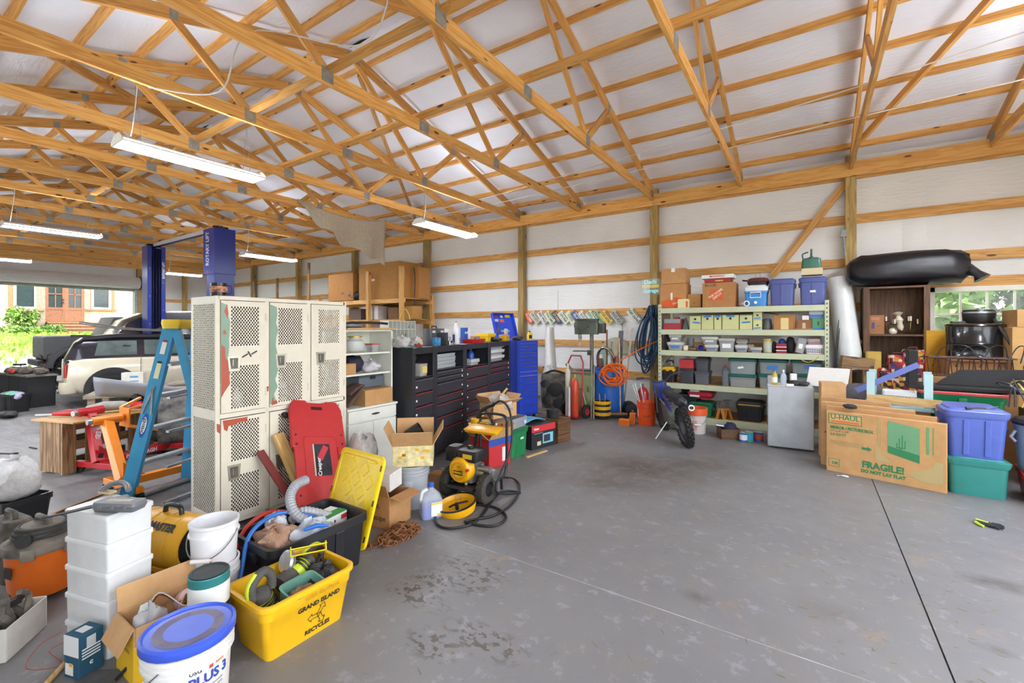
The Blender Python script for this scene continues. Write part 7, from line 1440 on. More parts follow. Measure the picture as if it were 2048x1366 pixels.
def rbox(label, x0, x1, py, i, mat=CARD, depth=.35, back=.04, **k):
    xc, w_, Y, z = RS(x0, x1, i, back); z += k.pop('up', 0); return carton(label, (xc, Y+depth/2, z), k.pop('rz', 0), w_*k.pop('ws', .97), depth, RH(py, (x0+x1)/2, Y, z), mat, **k)
def rtote(label, x0, x1, py, i, col, lid, depth=.38, back=.04, up=0, **k):
    xc, w_, Y, z = RS(x0, x1, i, back); z += up; return tote(label, (xc, Y+depth/2, z), 0, w_*.94, depth, max(.05, RH(py, (x0+x1)/2, Y, z)-.012), col, lid, **k)
WH = C('e8e8e4', 'paper'); TAPEB = C('3a78c0', 'paper'); OG = C('c85a28', 'paper')
def fp(t, x, z, w_, h, mat, depth, name='label', tilt=0): return label_plate(t, face((x, -depth/2-.001, z), (0, -1, 0)) @ RZ(tilt), w_, h, mat, name)
# top shelf
t = rbox('tan carton with orange printed side at the rack\'s top left', 1320, 1372, 568, 4, C('b5824e', 'card'), .4); MB().at(face((0, -.201, 0), (0, -1, 0))).prism([(-.19, .01), (.19, .01), (.17, .16), (.05, .19), (-.19, .12)], 0, .001).build('orange_print', OG, t); fp(t, -.02, .2, .03, .12, WH, .4, 'tape'); text('Home', .06, C('e8c8a8', 'paper'), t, face((.07, -.203, .1), (0, -1, 0)) @ RZ(25), bold=.001); h1 = RH(568, 1346, 7.79, SH[4])
rbox('tan taped carton stacked on the orange-printed one', 1322, 1371, 537, 4, C('b88a58', 'card'), .36, up=h1+.004, tape=WH)
t = rbox('small cream and red printed box in front of the top cartons', 1355, 1377, 598, 4, C('d8cc9a', 'paper'), .1, back=-.02, name='printed_box'); fp(t, .06, .06, .03, .1, C('c85a40', 'paper'), .1)
t = rbox('small tan carton with recycling print on the top shelf', 1374, 1402, 588, 4, C('b08450', 'card'), .2, back=.12); text('o', .06, C('4a3420', 'paper'), t, face((0, -.1015, .09), (0, -1, 0)))
t = rbox('large moving carton with orange logo square on the top shelf', 1404, 1471, 565, 4, C('a97848', 'card'), .42); h2 = RH(565, 1437, 7.79, SH[4]); fp(t, -.03, h2*.5, .19, .17, OG, .42, 'logo_square'); text('THE HOME\nDEPOT', .05, C('e8d8c8', 'paper'), t, face((-.03, -.212, h2*.5), (0, -1, 0)) @ RZ(35), bold=.001); fp(t, -.12, h2*.9, .16, .03, C('6a4a2c', 'paper'), .42); text('MEDIUM', .025, C('c8a070', 'paper'), t, face((-.12, -.2125, h2*.9), (0, -1, 0)))
t = rbox('dark red board-game box on the moving carton', 1408, 1461, 557, 4, C('9a2a2c', 'paper'), .34, up=h2+.003, name='game_box'); h3 = RH(557, 1437, 7.79, SH[4]+h2); text('GAMING', .03, C('e0c860', 'paper'), t, face((.03, -.171, .025), (0, -1, 0)), bold=.001)
t = rbox('white and red board-game box topmost on the moving carton', 1402, 1468, 549, 4, C('d8e0d8', 'paper'), .34, up=h2+h3+.006, name='game_box'); text('MONOPOLY', .04, C('c82828', 'paper'), t, face((.0, -.171, .03), (0, -1, 0)), bold=.001)
xc, w_, Y, z = RS(1478, 1494, 4, .0); single('white_pipe', MB().at(TR(0, 0, .055) @ RX(90)).lathe([(.03, -.1), (.045, -.1), (.045, .1), (.03, .1), (.03, -.1)], 20, False, False), C('d8d4cc'), 'short white pipe lying on the top shelf beside the cooler', 'pipe', (xc, Y+.11, z-.008), 30, smooth=40)
t = rtote('blue and white drinks cooler on the top shelf', 1487, 1536, 578, 4, '3a88cc', None, .3, ribs=0, name='cooler', cat='cooler', taper=.9); hc = RH(578, 1511, 7.79, SH[4]); xc, w_, Y, z = RS(1487, 1536, 4)
MB().rr([(hc-.03, w_*.98, .31, .04), (hc+.02, w_, .32, .04), (hc+.06, w_*.8, .26, .04)]).build('lid', C('d8dcdc'), t, smooth=40); MB().tube([(-.07, -.165, hc*.8), (-.07, -.17, hc*.5), (.07, -.17, hc*.5), (.07, -.165, hc*.8)], .009, 8, close=True).build('handle', C('e4e6e6'), t, smooth=60); MB().cyl((0, -.145, .06), (0, -.165, .06), .022, 12).build('drain_cap', C('e4e6e6'), t)
xc, w_, Y, z = RS(1497, 1534, 4, .1); t = thing('camp_grill', 'small dark red portable grill on the blue cooler', 'grill', (xc, Y+.1, z+hc+.062)); MB().rr([(.0, .26, .2, .04), (.05, .3, .22, .05)]).build('base', BLACK, t, smooth=40); MB().rr([(.055, .3, .22, .05), (.1, .28, .2, .06), (.12, .2, .14, .05)]).build('lid', C('5a2228', 'paint'), t, smooth=40); MB().tube([(-.04, -.1, .06), (-.02, -.05, .24), (.02, -.05, .24), (.05, -.1, .06)], .004, 6).build('wire_handle', STEEL, t); MB().cyl((-.15, -.02, .08), (-.22, -.02, .09), .012, 8).build('side_handle', BLACK, t)
for x0, x1, py, lb in ((1537, 1591, 560, 'purple-blue lidded tote left of its twin on the top shelf'), (1597, 1655, 556, 'purple-blue lidded tote with white label on the top shelf')):
    t = rtote(lb, x0, x1, py, 4, '4a5590', '4a5590', .42, taper=.88, ribs=1)
    if x0 > 1590: fp(t, .0, .2, .07, .03, WH, .42)
hb = RH(552, 1626, 7.79, SH[4]); t = rbox('cream flat box on the right-hand purple tote', 1602, 1646, 536, 4, C('d0c09a', 'card'), .24, up=hb+.02, name='cream_box'); hq = RH(536, 1624, 7.79, SH[4])
xc, w_, Y, z = RS(1606, 1640, 4, .05); t = thing('water_can', 'dark green plastic water can topmost on the rack', 'can', (xc, Y+.14, SH[4]+hq+.004)); MB().rr([(0, .24, .14, .03), (.02, .25, .15, .03), (.14, .23, .14, .04), (.16, .16, .1, .03)]).build('body', C('3a6a58'), t, smooth=40); MB().lathe([(.05, .0), (.05, .03), (.015, .05), (.012, .16)], 16).build('spout', C('2c5a48'), t, smooth=40, M=TR(.0, -.02, .13)); MB().tube(smoothpath([(-.1, 0, .15), (-.11, 0, .22), (-.04, 0, .25)]), .01, 8).build('handle', C('2c5a48'), t, smooth=60)
# second shelf
t = rbox('red and grey file box at the left of the second shelf', 1327, 1362, 638, 3, C('9a2830'), .3, name='file_box'); fp(t, 0, RH(638, 1345, 7.79, SH[3])*.8, .26, .07, C('8a8e90'), .3, 'grey_lid'); MB().box(.0, .08, -.05, .05, RH(638, 1345, 7.79, SH[3]), RH(638, 1345, 7.79, SH[3])+.035).build('handle', C('a83038'), t, bv=.006)
single('display_stand', MB().rr([(0, .09, .09, .01), (.02, .09, .09, .01), (.2, .02, .02, .008)]), C('4a5a50'), 'dark green pointed stand beside the file box', 'cone', (RS(1366, 1374, 3)[0], 7.87, SH[3]+.001), 0, smooth=40)
PG = C('c0c48c', 'paint')
for i, (x0, x1, py, lb) in enumerate(((1379, 1402, 632, 'first'), (1403, 1427, 631, 'second'), (1428, 1443, 631, 'third and narrowest'), (1444, 1478, 630, 'fourth and widest'), (1479, 1505, 630, 'fifth'))):
    t = rbox(f'pale yellow-green metal file drawer, {lb} in the row', x0, x1, py, 3, PG, .33, name='file_case', group='pale green file drawers'); h_ = RH(py, (x0+x1)/2, 7.79, SH[3]); MB().cyl((0, -.166, h_*.76), (0, -.172, h_*.76), .018, 14).build('finger_hole', BLACK, t); fp(t, .0 if i else .02, h_*(.92 if i in (1, 2, 3) else .5), .12 if i != 2 else .08, .025, TAPEB, .33, 'blue_tape', (-6, 4, 3, -3, 5)[i])
for i, (y0, y1, lb) in enumerate(((None, 640, 'lower'), (640, 622, 'upper'))):
    t = rbox(f'small pale green file drawer, {lb} of the stacked pair', 1506, 1524, y1, 3, PG, .3, name='file_case', group='pale green file drawers', up=0 if i == 0 else RH(640, 1515, 7.79, SH[3])+.002); MB().cyl((0, -.151, .07), (0, -.157, .07), .015, 12).build('finger_hole', BLACK, t); fp(t, 0, .025, .09, .018, TAPEB, .3, 'blue_tape', 4)
turned('planter_pot', 'dark grey ribbed pot on the second shelf', 'pot', (RS(1527, 1540, 3)[0], 7.9, SH[3]+.001), [(.06, 0), (.065, .05), (.055, .15), (.04, .17)], C('55585a'))
t = rbox('brown carton with peeling tape on the second shelf', 1547, 1592, 630, 3, C('a87440', 'card'), .3); fp(t, 0, .09, .1, .17, C('d0c088', 'paper'), .3, 'tape')
t = rbox('small open brown carton on the second shelf', 1594, 1622, 640, 3, C('8a5c38', 'card'), .26, back=.0); fp(t, .0, .06, .04, .08, C('b8a890', 'paper'), .26); MB().box(-.11, .11, -.142, -.136, -.06, .02).build('hanging_flap', C('9a6c40', 'card'), t)
rbox('small white packet on the open brown carton', 1604, 1618, 631, 3, WH, .12, up=RH(640, 1608, 7.75, SH[3])+.002, name='packet')
t = rbox('green metal file drawer at the right of the second shelf', 1624, 1649, 637, 3, C('3f8a58', 'paint'), .3, name='file_case'); MB().box(-.008, .008, -.156, -.15, .06, .12).build('handle', BLACK, t); fp(t, 0, .015, .17, .025, TAPEB, .3, 'blue_tape')
t = rtote('clear bin with blue tape on the green drawer', 1617, 1649, 621, 3, 'c8c8d8', None, .24, up=RH(637, 1636, 7.79, SH[3])+.004, ribs=0, name='clear_bin', cat='bin', mat=clear('c8c8dc', .75)); fp(t, 0, .03, .17, .03, TAPEB, .25, 'blue_tape')
wire('cable', 'black cable trailing along the back of the second shelf', 'cable', [(-1.4, 8.3, 1.74), (-1.0, 8.35, 1.79), (-.6, 8.3, 1.8), (-.3, 8.3, 1.72)], .006, BLACK)
# third shelf
GBN = clear('a4a8ac', .85)
def gbin(label, x0, x1, py, up=0, lid='c8c8c0', tape=None, mat=None, depth=.28, **k):
    t = rtote(label, x0, x1, py, 2, 'a4a8ac', lid, depth, ribs=0, name='clear_bin', cat='bin', mat=mat or GBN, taper=.86, lidh=.014, up=up, **k); h_ = RH(py, (x0+x1)/2, 7.79, SH[2]+up); fp(t, 0, h_*.42, (AY(x1, 600, 7.79)[0]-AY(x0, 600, 7.79)[0])*.5, h_*.3, tape or WH, depth-.015, 'paper_label', 3 if tape else 0); return h_
single('jacket', crumple((0, 0, .14), (.07, .1, .14), 131, .15), C('2a2a2c', 'cloth'), 'dark bundled jacket at the left end of the third shelf', 'jacket', (RS(1324, 1336, 2)[0], 7.95, SH[2]-.001), 0, smooth=50)
h_ = gbin('clear bin with blue tape at the left of the third shelf', 1333, 1367, 684, tape=TAPEB); gbin('smaller clear bin stacked on the left bin of the third shelf', 1337, 1362, 668, up=h_+.008)
turned('smoked_jar', 'smoky grey canister on the third shelf', 'canister', (RS(1370, 1384, 2)[0], 7.98, SH[2]+.001), [(.04, 0), (.05, .02), (.055, .2)], clear('8a8c90', .8))
can('small round tin with label on the third shelf', (RS(1366, 1376, 2)[0], 7.82, SH[2]+.001), .04, .09, 'b8b08a', 'd8d4b8', '3a3a3a', name='tin')
t = thing('faucet', 'brass and grey tap fitting lying on the third shelf', 'fitting', (RS(1378, 1392, 2)[0], 7.82, SH[2]+.001)); MB().cyl((-.06, 0, .03), (.06, 0, .03), .028, 12).cyl((0, 0, .03), (0, -.02, .07), .018, 10).build('body', C('8a8470', 'metal'), t, smooth=40)
turned('blue_cup', 'deep blue cup lying on the third shelf', 'cup', (0, 0, 0), [(.03, -.04), (.045, .04), (.04, .04), (.028, -.03)], C('2038a0'), M=TR(RS(1396, 1408, 2)[0], 7.82, SH[2]+.046) @ RX(80))
h_ = gbin('clear bin with blue tape, lower of the pair beside the blue cup', 1409, 1436, 689, tape=TAPEB); gbin('clear bin with white lid, upper of the pair beside the blue cup', 1402, 1436, 673, up=h_+.008, lid='d8d8d0')
gbin('tall clear bin with white label in the middle of the third shelf', 1436, 1470, 676, lid='c0beb0')
h_ = gbin('clear bin with blue tape right of the tall bin', 1470, 1495, 690, tape=TAPEB); gbin('small clear bin with brown lid stacked right of the tall bin', 1472, 1495, 678, up=h_+.008, tape=TAPEB, lid='8a7868')
bag('clear bag of parts beside the low grey bin', (RS(1496, 1503, 2)[0], 7.88, SH[2]+.001), (.05, .06, .06), clear('b8b0a8', .7), 133, jit=.3, knot=False)
gbin('low grey bin with blue tape on the third shelf', 1500, 1524, 693, lid=None, tape=TAPEB)
turned('glass_jar', 'glass jar with yellow lid on the third shelf', 'jar', (RS(1527, 1542, 2)[0], 7.86, SH[2]+.001), [(.055, 0), (.06, .01), (.06, .16), (.05, .18)], clear('d0d4c0', .7), parts=[('lid', [(.055, .18), (.058, .183), (.058, .21), (.02, .213)], C('d8b83a')), ('contents', [(.05, .006), (.052, .13)], C('a8a890', 'matte'))])
for k_ in range(2): t = rbox(f'maroon and white flat box, {("lower", "upper")[k_]} of two on the third shelf', 1552, 1573, 706-10*(k_+1)+1, 2, C('8a2434', 'paper'), .18, up=.052*k_ if k_ else 0, name='printed_box'); fp(t, 0, .04, .14, .01, WH, .18)
for i, (x0, x1, h, c_, lb) in enumerate(((1543, 1553, .17, '2a2a2c', 'dark headlamp bundle on the third shelf'), (1556, 1570, .1, '2a4a9a', 'blue cloth heap on the maroon boxes'), (1570, 1590, .24, '26262a', 'black hard bag at the right of the third shelf'))):
    xc, w_, Y, z = RS(x0, x1, 2, .06); bag(lb, (xc, Y+.1, z+(.113 if i == 1 else 0)), (w_*.5, .08, h/2), C(c_, 'cloth'), 140+i, jit=.12, knot=False, name='bundle', cat='bundle')
t = thing('leaning_bin', 'clear bin leaning on its side on the third shelf', 'bin', (RS(1590, 1606, 2)[0], 7.86, SH[2]+.012), 0, M=TR(RS(1590, 1606, 2)[0], 7.86, SH[2]+.012) @ RY(12)); MB().rr([(0, .1, .16, .02), (.22, .12, .18, .02)]).build('body', GBN, t, smooth=40); label_plate(t, face((.0, -.085, .1), (0, -1, 0)), .05, .07, WH)
t = rtote('white slotted basket at the right end of the third shelf', 1609, 1648, 688, 2, 'e4e4e8', None, .26, ribs=0, name='slotted_basket', cat='basket', taper=.88)
for r_ in range(3):
    for k_ in range(9): fp(t, -.085+.0212*k_, .03+.03*r_, .011, .02, C('3a3f68', 'paper'), .242+.004*r_, 'slot')
t = rtote('pink-tinted clear tub standing in the white basket', 1613, 1642, 676, 2, 'c8a8a8', None, .18, back=.09, ribs=0, name='clear_tub', cat='tub', mat=clear('d0b0b0', .7), up=.05); bag('blue cloth on top of the pink tub', (RS(1616, 1630, 2)[0], 7.95, SH[2]+.16), (.06, .05, .03), C('2a48a8', 'cloth'), 151, knot=False, name='cloth', cat='cloth')
wire('strap', 'yellow strap hanging under the third shelf\'s right end', 'strap', [(.12, 7.72, 1.17), (.06, 7.71, 1.1), (-.02, 7.71, 1.06), (-.1, 7.72, 1.09)], .006, C('d8a428'))
# fourth shelf
t = rtote('black toolbox with yellow lid at the left of the fourth shelf', 1322, 1349, 737, 1, '20222c', 'd8a820', .3, ribs=0, name='toolbox', cat='toolbox', latch='1c1c1e'); MB().tube([(-.06, 0, .32), (-.04, 0, .36), (.04, 0, .36), (.06, 0, .32)], .015, 8).build('handle', BLACK, t, smooth=60)
h_ = RH(738, 1373, 7.79, SH[1]); t = rtote('dark grey ammo-style box below the red one', 1358, 1388, 738, 1, '3a3d42', '34373c', .3, ribs=0, name='dry_box', cat='box', taper=.92); t = rbox('red metal cash box on the dark grey box', 1358, 1387, 719, 1, C('b03034', 'paint'), .22, up=h_+.01, name='cash_box'); MB().tube([(-.03, 0, .17), (-.02, 0, .19), (.02, 0, .19), (.03, 0, .17)], .006, 6).build('handle', STEEL, t)
h_ = RH(744, 1402, 7.79, SH[1]); rtote('grey dry box, lower of the stacked pair', 1388, 1418, 744, 1, '55585c', '4c4f54', .3, ribs=0, name='dry_box', cat='box', taper=.92); rtote('dark grey dry box, upper of the stacked pair', 1390, 1417, 718, 1, '45484c', '3e4146', .28, up=h_+.012, ribs=0, name='dry_box', cat='box', taper=.92)
t = thing('oil_can', 'grey flat oil jug with red cap on the fourth shelf', 'jug', (RS(1442, 1456, 1)[0], 7.9, SH[1]+.001), 8); MB().rr([(0, .1, .2, .02), (.24, .1, .2, .02), (.29, .06, .1, .02)]).build('body', C('5a6066'), t, smooth=40); MB().lathe([(.018, .29), (.018, .325)], 12).build('cap', C('8a3028'), t, M=TR(0, -.04, 0))
GL_ = C('2c5a54'); 
for i, (x0, x1, py, lb) in enumerate(((1455, 1514, 718, 'left'), (1515, 1576, 720, 'middle'), (1580, 1646, 722, 'right'))):
    hl = RH(750, (x0+x1)/2, 7.79, SH[1]); 
    for k_ in range(2):
        t = rtote(f'clear tote with dark green lid, {("lower", "upper")[k_]} {lb} of the six on the fourth shelf', x0, x1, 750 if k_ == 0 else py, 1, 'a8b0b0', GL_, .42, up=0 if k_ == 0 else hl+.014, ribs=0, group='green-lidded clear totes', mat=clear('a0a8a8', .72), taper=.9); crumple((0, 0, .08), (.14, .12, .07), 160+i*2+k_, .2).build('contents', C(('b8a088', '8a8f88', 'a0a490')[(i+k_) % 3], 'cloth'), t)
        if k_ or i: fp(t, (-.02, .0, .05)[i], .1, (.08, .14, .14)[i], (.03, .05, .05)[i], WH if i == 0 else TAPEB, .42, 'label', 10 if i == 0 else 0)
# bottom shelf and floor in front
rtote('red tote with white star print on the green tote under the rack', 1374, 1426, 785, 0, 'a02434', 'b02a3a', .4, up=.29, ribs=0, name='star_tote'); t = rtote('green tote below the red star tote', 1376, 1426, 808, 0, '1c6a44', '1a6040', .4, ribs=1)
s_ = bpy.data.objects['star_tote']; fp(s_, -.08, .09, .15, .12, WH, .4, 'white_print'); MB().at(face((-.02, -.203, .09), (0, -1, 0))).prism([((.045 if i % 2 == 0 else .018)*math.sin(i*PI/5), (.045 if i % 2 == 0 else .018)*math.cos(i*PI/5)) for i in range(10)], 0, .001).build('star', C('c02c38', 'paper'), s_); fp(s_, .0, .16, .2, .02, TAPEB, .4, 'blue_tape', 4)
tote('black tote behind the dirt bike', (-1.72, 8.02, .101), 0, .34, .4, .3, '1e2024', '26282c', ribs=1); bag('black backpack on the black tote behind the dirt bike', (-1.72, 8.0, .44), (.14, .14, .12), C('1c1c1f', 'cloth'), 171, knot=False)
t = rtote('black heavy-duty tote with yellow latch line under the rack', 1470, 1527, 808, 0, '1e2126', '34363a', .45, ribs=2, taper=.88); fp(t, 0, RH(808, 1498, 7.79, SH[0])*.93, .3, .012, C('d8a020', 'paper'), .47, 'yellow_line')
t = bucket('white bucket with orange rim and wire handle in front of the rack', (-1.41, 7.05, 0), .148, .37, 'c8beb8', rz=20, rings=0, rimmat=C('d8582c')); nb = (-t.location).normalized(); arc_patch(t, .134, math.degrees(math.atan2(nb.y, nb.x))-20-20, math.degrees(math.atan2(nb.y, nb.x))-20+5, .06, .2, C('c89088', 'paper'), 'label', .14)
for i, (px, lb) in enumerate(((1440, 'left'), (1453, 'right'))):
    p = G(px, 852)+V(0, .08, 0); t = thing('axle_stand', f'orange steel axle stand, {lb} of the pair under the rack', 'axle stand', p, 20*i, 'pair of orange axle stands'); JO = C('b8782c', 'paint')
    for a in range(4): MB().beam((.11*math.cos(a*PI/2+.8), .11*math.sin(a*PI/2+.8), 0), (.025*math.cos(a*PI/2+.8), .025*math.sin(a*PI/2+.8), .27), .05, .008, up=(math.cos(a*PI/2+.8), math.sin(a*PI/2+.8), .3)).build('leg', JO, t)
    MB().cyl((0, 0, .2), (0, 0, .36+.02*i), .022, 10).build('ratchet_post', C('6a6258', 'dull'), t); MB().box(-.05, .05, -.025, .025, .36+.02*i, .38+.02*i).build('saddle', C('6a6258', 'dull'), t); MB().cyl((.02, 0, .24), (.12, 0, .26), .008, 6).build('handle', JO, t)
c_, rz_, w_ = front(G(1443, 879), G(1482, 880), .2); t = thing('wooden_box', 'small brown wooden box with finger holes and rags in it', 'box', c_, rz_)
for s in (-1, 1): board('side', (-w_/2, s*.095, .07), (w_/2, s*.095, .07), .012, .14, WALNUT, t); board('end', (s*(w_/2-.006), -.088, .07), (s*(w_/2-.006), .088, .07), .012, .14, WALNUT, t)
for x_ in (-.04, .04): MB().cyl((x_, -.1, .1), (x_, -.103, .1), .008, 10).build('finger_hole', BLACK, t)
bag('navy rag heaped in the small wooden box', c_+V(.02, 0, .02), (.09, .07, .1), C('2c3048', 'cloth'), 173, knot=False, name='rag', cat='rag'); t = rod('steel_tube', 'silver tube lying across the small wooden box', 'tube', c_+V(-.16, -.03, .17), c_+V(.02, .02, .15), .022, C('b8b8c4', 'metal'))
for i, (px, py, r_, h, c0, c1, lb) in enumerate(((1486, 884, .05, .12, '3a6ab0', 'dfe8e8', 'white and blue paint tin by the small wooden box'), (1497, 884, .055, .13, '3a9a5a', '2a8ac0', 'green and blue paint tin by the small wooden box'), (1516, 883, .06, .12, '2a4a98', 'a8402c', 'blue and red tin at the fridge\'s foot'))): can(lb, G(px, py)+V(0, .05, 0), r_, h, c0, c1)
# ================================================================ right-hand side: fridge, cartons, totes, cabinet
fa, fb = V(-.46, 6.70, 0), V(.045, 6.74, 0); c_, rz_, w_ = front(fa, fb, .5); SILV = C('b4b8bc', 'metal', rough=.45)
t = thing('mini_fridge', 'silver-fronted small fridge with white sides', 'fridge', c_, rz_); MB().box(-w_/2, w_/2, -.2, .25, .02, .8).build('cabinet', C('d4d6d2', 'paint'), t, bv=.006); d_ = MB().box(-w_/2, w_/2, -.25, -.21, .02, .8).build('door', C('a8acb0', 'dull', rough=.4, var=.12, scale=3), t, bv=.008); MB().box(-w_/2-.008, -w_/2, -.245, -.2, .3, .42).build('handle', C('2a2a2a'), d_); MB().box(-w_/2+.02, w_/2-.02, -.18, .2, 0, .03).build('plinth', BLACK, t)
fz = lambda x, y, z=.802: c_+RZ(rz_) @ Vector((x, y, z)); FT = fz
bottle('blue-capped gold spray can on the fridge', fz(-.17, -.05), .035, .2, 'b89a40', '3a70b8', name='spray_can', cat='spray can', band='e4e4e0'); bottle('clear water bottle on the fridge', fz(-.07, -.08), .034, .2, 'c8d0dc', 'e8e8e8', mat=clear('ccd4e0', .5, .08)); turned('flower_pot', 'dark bowl upside down on the fridge', 'bowl', fz(.06, -.02), [(.07, 0), (.075, .02), (.05, .06), (.02, .065)], C('2a2826', 'rubber'))
carton('small white box on the fridge', fz(.05, .1), 12, .07, .07, .14, WH, name='white_box'); carton('flat white packet at the fridge\'s front edge', fz(.0, -.18), 8, .08, .05, .03, WH, name='packet'); bag('dark oily rag on the fridge', fz(.16, -.05), (.06, .07, .03), C('3a3836', 'cloth'), 181, knot=False, name='rag', cat='rag')
can('white tin behind the bottles on the fridge', fz(-.2, .1), .05, .1, 'd8d8d8', 'c8c8c8')
# ---- flat mirror cartons
def flatbox(label, A, B, th, h, mat, **k):
    cc_, rr_, ww = front(A, B, th); return carton(label, cc_, rr_, ww, th, h, mat, name='mirror_carton', cat='box', **k), ww
UA, UB = V(.15, 5.99, 0), V(1.065, 5.745, 0); UD = (UB-UA).normalized(); UN = V(-UD.y, UD.x, 0)
t, ww = flatbox('large tan mirror carton with green print and the words FRAGILE', UA, UB, .085, .65, C('bf935f', 'card')); GRN_ = C('2f7a4c', 'paper'); ORN = C('d07030', 'paper'); UF = lambda x, z: face((x-ww/2, -.0437, z), (0, -1, 0))
label_plate(t, UF(.165, .575), .29, .105, GRN_, 'logo_border'); label_plate(t, UF(.165, .575) @ TR(0, 0, .0006), .275, .09, C('cda06c', 'paper'), 'logo_field'); text('U-HAUL', .07, GRN_, t, UF(.165, .592) @ TR(0, 0, .002), bold=.0015, sx=1.0); label_plate(t, UF(.165, .547) @ TR(0, 0, .0012), .25, .022, ORN, 'logo_stripe')
text('MIRROR / PICTURE BOX', .042, GRN_, t, UF(.035, .48), align='LEFT', bold=.002, sx=.82); text('37" x 4" x 27"', .03, GRN_, t, UF(.035, .442), align='LEFT'); text('2.3 CU FT', .033, GRN_, t, UF(.035, .405), align='LEFT', bold=.001); text('FRAGILE!', .092, GRN_, t, UF(.48, .135), bold=.004, sx=.92); text('DO NOT LAY FLAT', .046, GRN_, t, UF(.48, .068), bold=.0025, sx=.9)
for k_ in range(3): label_plate(t, UF(.18, .335-.017*k_), .29-.06*(k_ == 2), .004, C('8a8a5c', 'paper'), 'printed_line')
MB().at(UF(.36, .3)).prism([(-.05, -.012), (.0, -.012), (.0, -.025), (.035, 0), (.0, .025), (.0, .012), (-.05, .012)], 0, .001).build('printed_arrow', GRN_, t)
MB().at(UF(.62, .43)).prism([(-.1, -.13), (.14, -.19), (.14, .15), (-.1, .19)], 0, .001).build('desert_picture', C('6a9a70', 'paper'), t); MB().at(UF(.62, .43)).prism([(-.1, -.13), (.14, -.19), (.14, -.11), (-.1, -.06)], .001, .0016).build('picture_ground', GRN_, t)
for dx, h in ((-.03, .05), (-.01, .1), (.012, .13), (.032, .08)): MB().at(UF(.62+dx, .36)).box(-.004, .004, 0, h, .0016, .0022).build('cactus', GRN_, t)
MB().at(UF(.62+.0, .33)).box(-.034, .036, .03, .04, .0016, .0022).box(-.005, .007, -.05, .04, .0016, .0022).build('cactus', GRN_, t)
LT = C('b09c6a', 'paper')
for x0, z0, x1, z1 in ((.47, .3, .53, .62),): MB().at(UF(0, 0)).prism([(.42, .34), (.55, .2), (.42, .2)], 0, .001).build('printed_panel', LT, t); MB().at(UF(0, 0)).prism([(.66, .12), (.85, .22), (.87, .28), (.925, .28), (.925, .08), (.8, .06)], 0, .001).build('printed_panel', LT, t)
for x_ in (.455, .475, .83, .87): label_plate(t, UF(x_*.985, .47), .008 if x_ != .83 else .02, .26, LT if x_ < .5 else C('5a9a68', 'paper'), 'printed_frame')
label_plate(t, UF(.07, .1), .1, .085, GRN_, 'stamp_border'); label_plate(t, UF(.07, .1) @ TR(0, 0, .0006), .09, .075, C('bf935f', 'paper'), 'stamp_field'); text('OK', .04, GRN_, t, UF(.08, .095) @ TR(0, 0, .002), bold=.002)
for i, (dx, dn, h, l_, c0, lb) in enumerate(((-.03, .1, .69, .9, 'b98c5c', 'second flat tan carton directly behind the printed one'), (-.1, .2, .72, .8, 'c09868', 'third flat carton in the row, with black arrow print'), (-.13, .3, .76, .62, 'b88e60', 'rearmost flat carton in the row beside the fridge'))):
    A = UA+UD*dx+UN*dn; t, _ = flatbox(lb, A, A+UD*l_, .06, h, C(c0, 'card'))
    if i == 1: MB().at(face((-l_/2+.06, -.0315, .35), (0, -1, 0))).prism([(-.012, -.05), (.012, -.05), (.012, .02), (.03, .02), (0, .06), (-.03, .02), (-.012, .02)], 0, .001).build('printed_arrow', WORDS, t)
A = UA+UD*.28+UN*.42; o = thing('picture_frame', 'pale wooden frame standing behind the flat cartons', 'frame', A, yaw2((0, 0), UD)); 
for z in (.06, .78): board('rail', (0, 0, z), (.6, 0, z), .03, .08, PALE, o)
for x_ in (.03, .57): board('stile', (x_, 0, .1), (x_, 0, .74), .03, .06, PALE, o)
bag('black and yellow work glove on top of the flat cartons', UA+UD*.2+UN*.06+V(0, 0, .69), (.06, .05, .025), C('2a2a2c', 'cloth'), 183, knot=False, name='work_glove', cat='glove')
# ---- behind the cartons
t = carton('open brown carton just right of the fridge', (.22, 6.62, 0), 5, .24, .26, .9, CARD3); bag('grey crumpled tarp heaped behind the flat cartons', (.58, 6.95, .0), (.3, .15, .44), C('5a585c', 'cloth'), 185, jit=.14, knot=False, name='tarp', cat='tarp'); 
o = single('white_board', MB().box(-.22, .22, -.006, .006, 0, .3), C('d8d6d0', 'paint'), 'white panel tilted back behind the open carton', 'panel', M=TR(.17, 6.98, .80) @ RZ(-12) @ RX(-40), bv=.002)
LBT = C('a8c8cc', 'paint'); t = thing('upturned_table', 'pale blue table turned upside down with its legs in the air', 'table', (.82, 6.5, 0), -8)
MB().box(-.3, .3, -.24, .24, .68, .71).build('table_top', LBT, t, bv=.004); MB().box(-.25, .25, -.2, .2, .0, .68).build('support_box', CARD2, t)
for x_ in (-.235, .235):
    for y_ in (-.19, .19): MB().box(x_-.035, x_+.035, y_-.018, y_+.018, .7, 1.07).build('leg', LBT, t, bv=.003)
MB().box(-.2, .2, .185, .2, .71, .78).build('apron', LBT, t)
t2 = tote('white slotted laundry basket between the pale blue legs', (.82, 6.48, .712), -8, .28, .24, .15, 'd0d0d0', ribs=0, name='slotted_basket', cat='basket')
for r_ in range(3):
    for k_ in range(8): fp(t2, -.09+.025*k_, .04+.03*r_, .012, .02, C('6a6a6a', 'paper'), .222+.006*r_, 'slot')
o = board('blue_plank', (.45, 6.6, .82), (1.0, 6.62, 1.15), .015, .06, C('5a68a8', 'paint')); tag(o, 'lavender blue plank lying aslant behind the pale blue legs', 'plank')
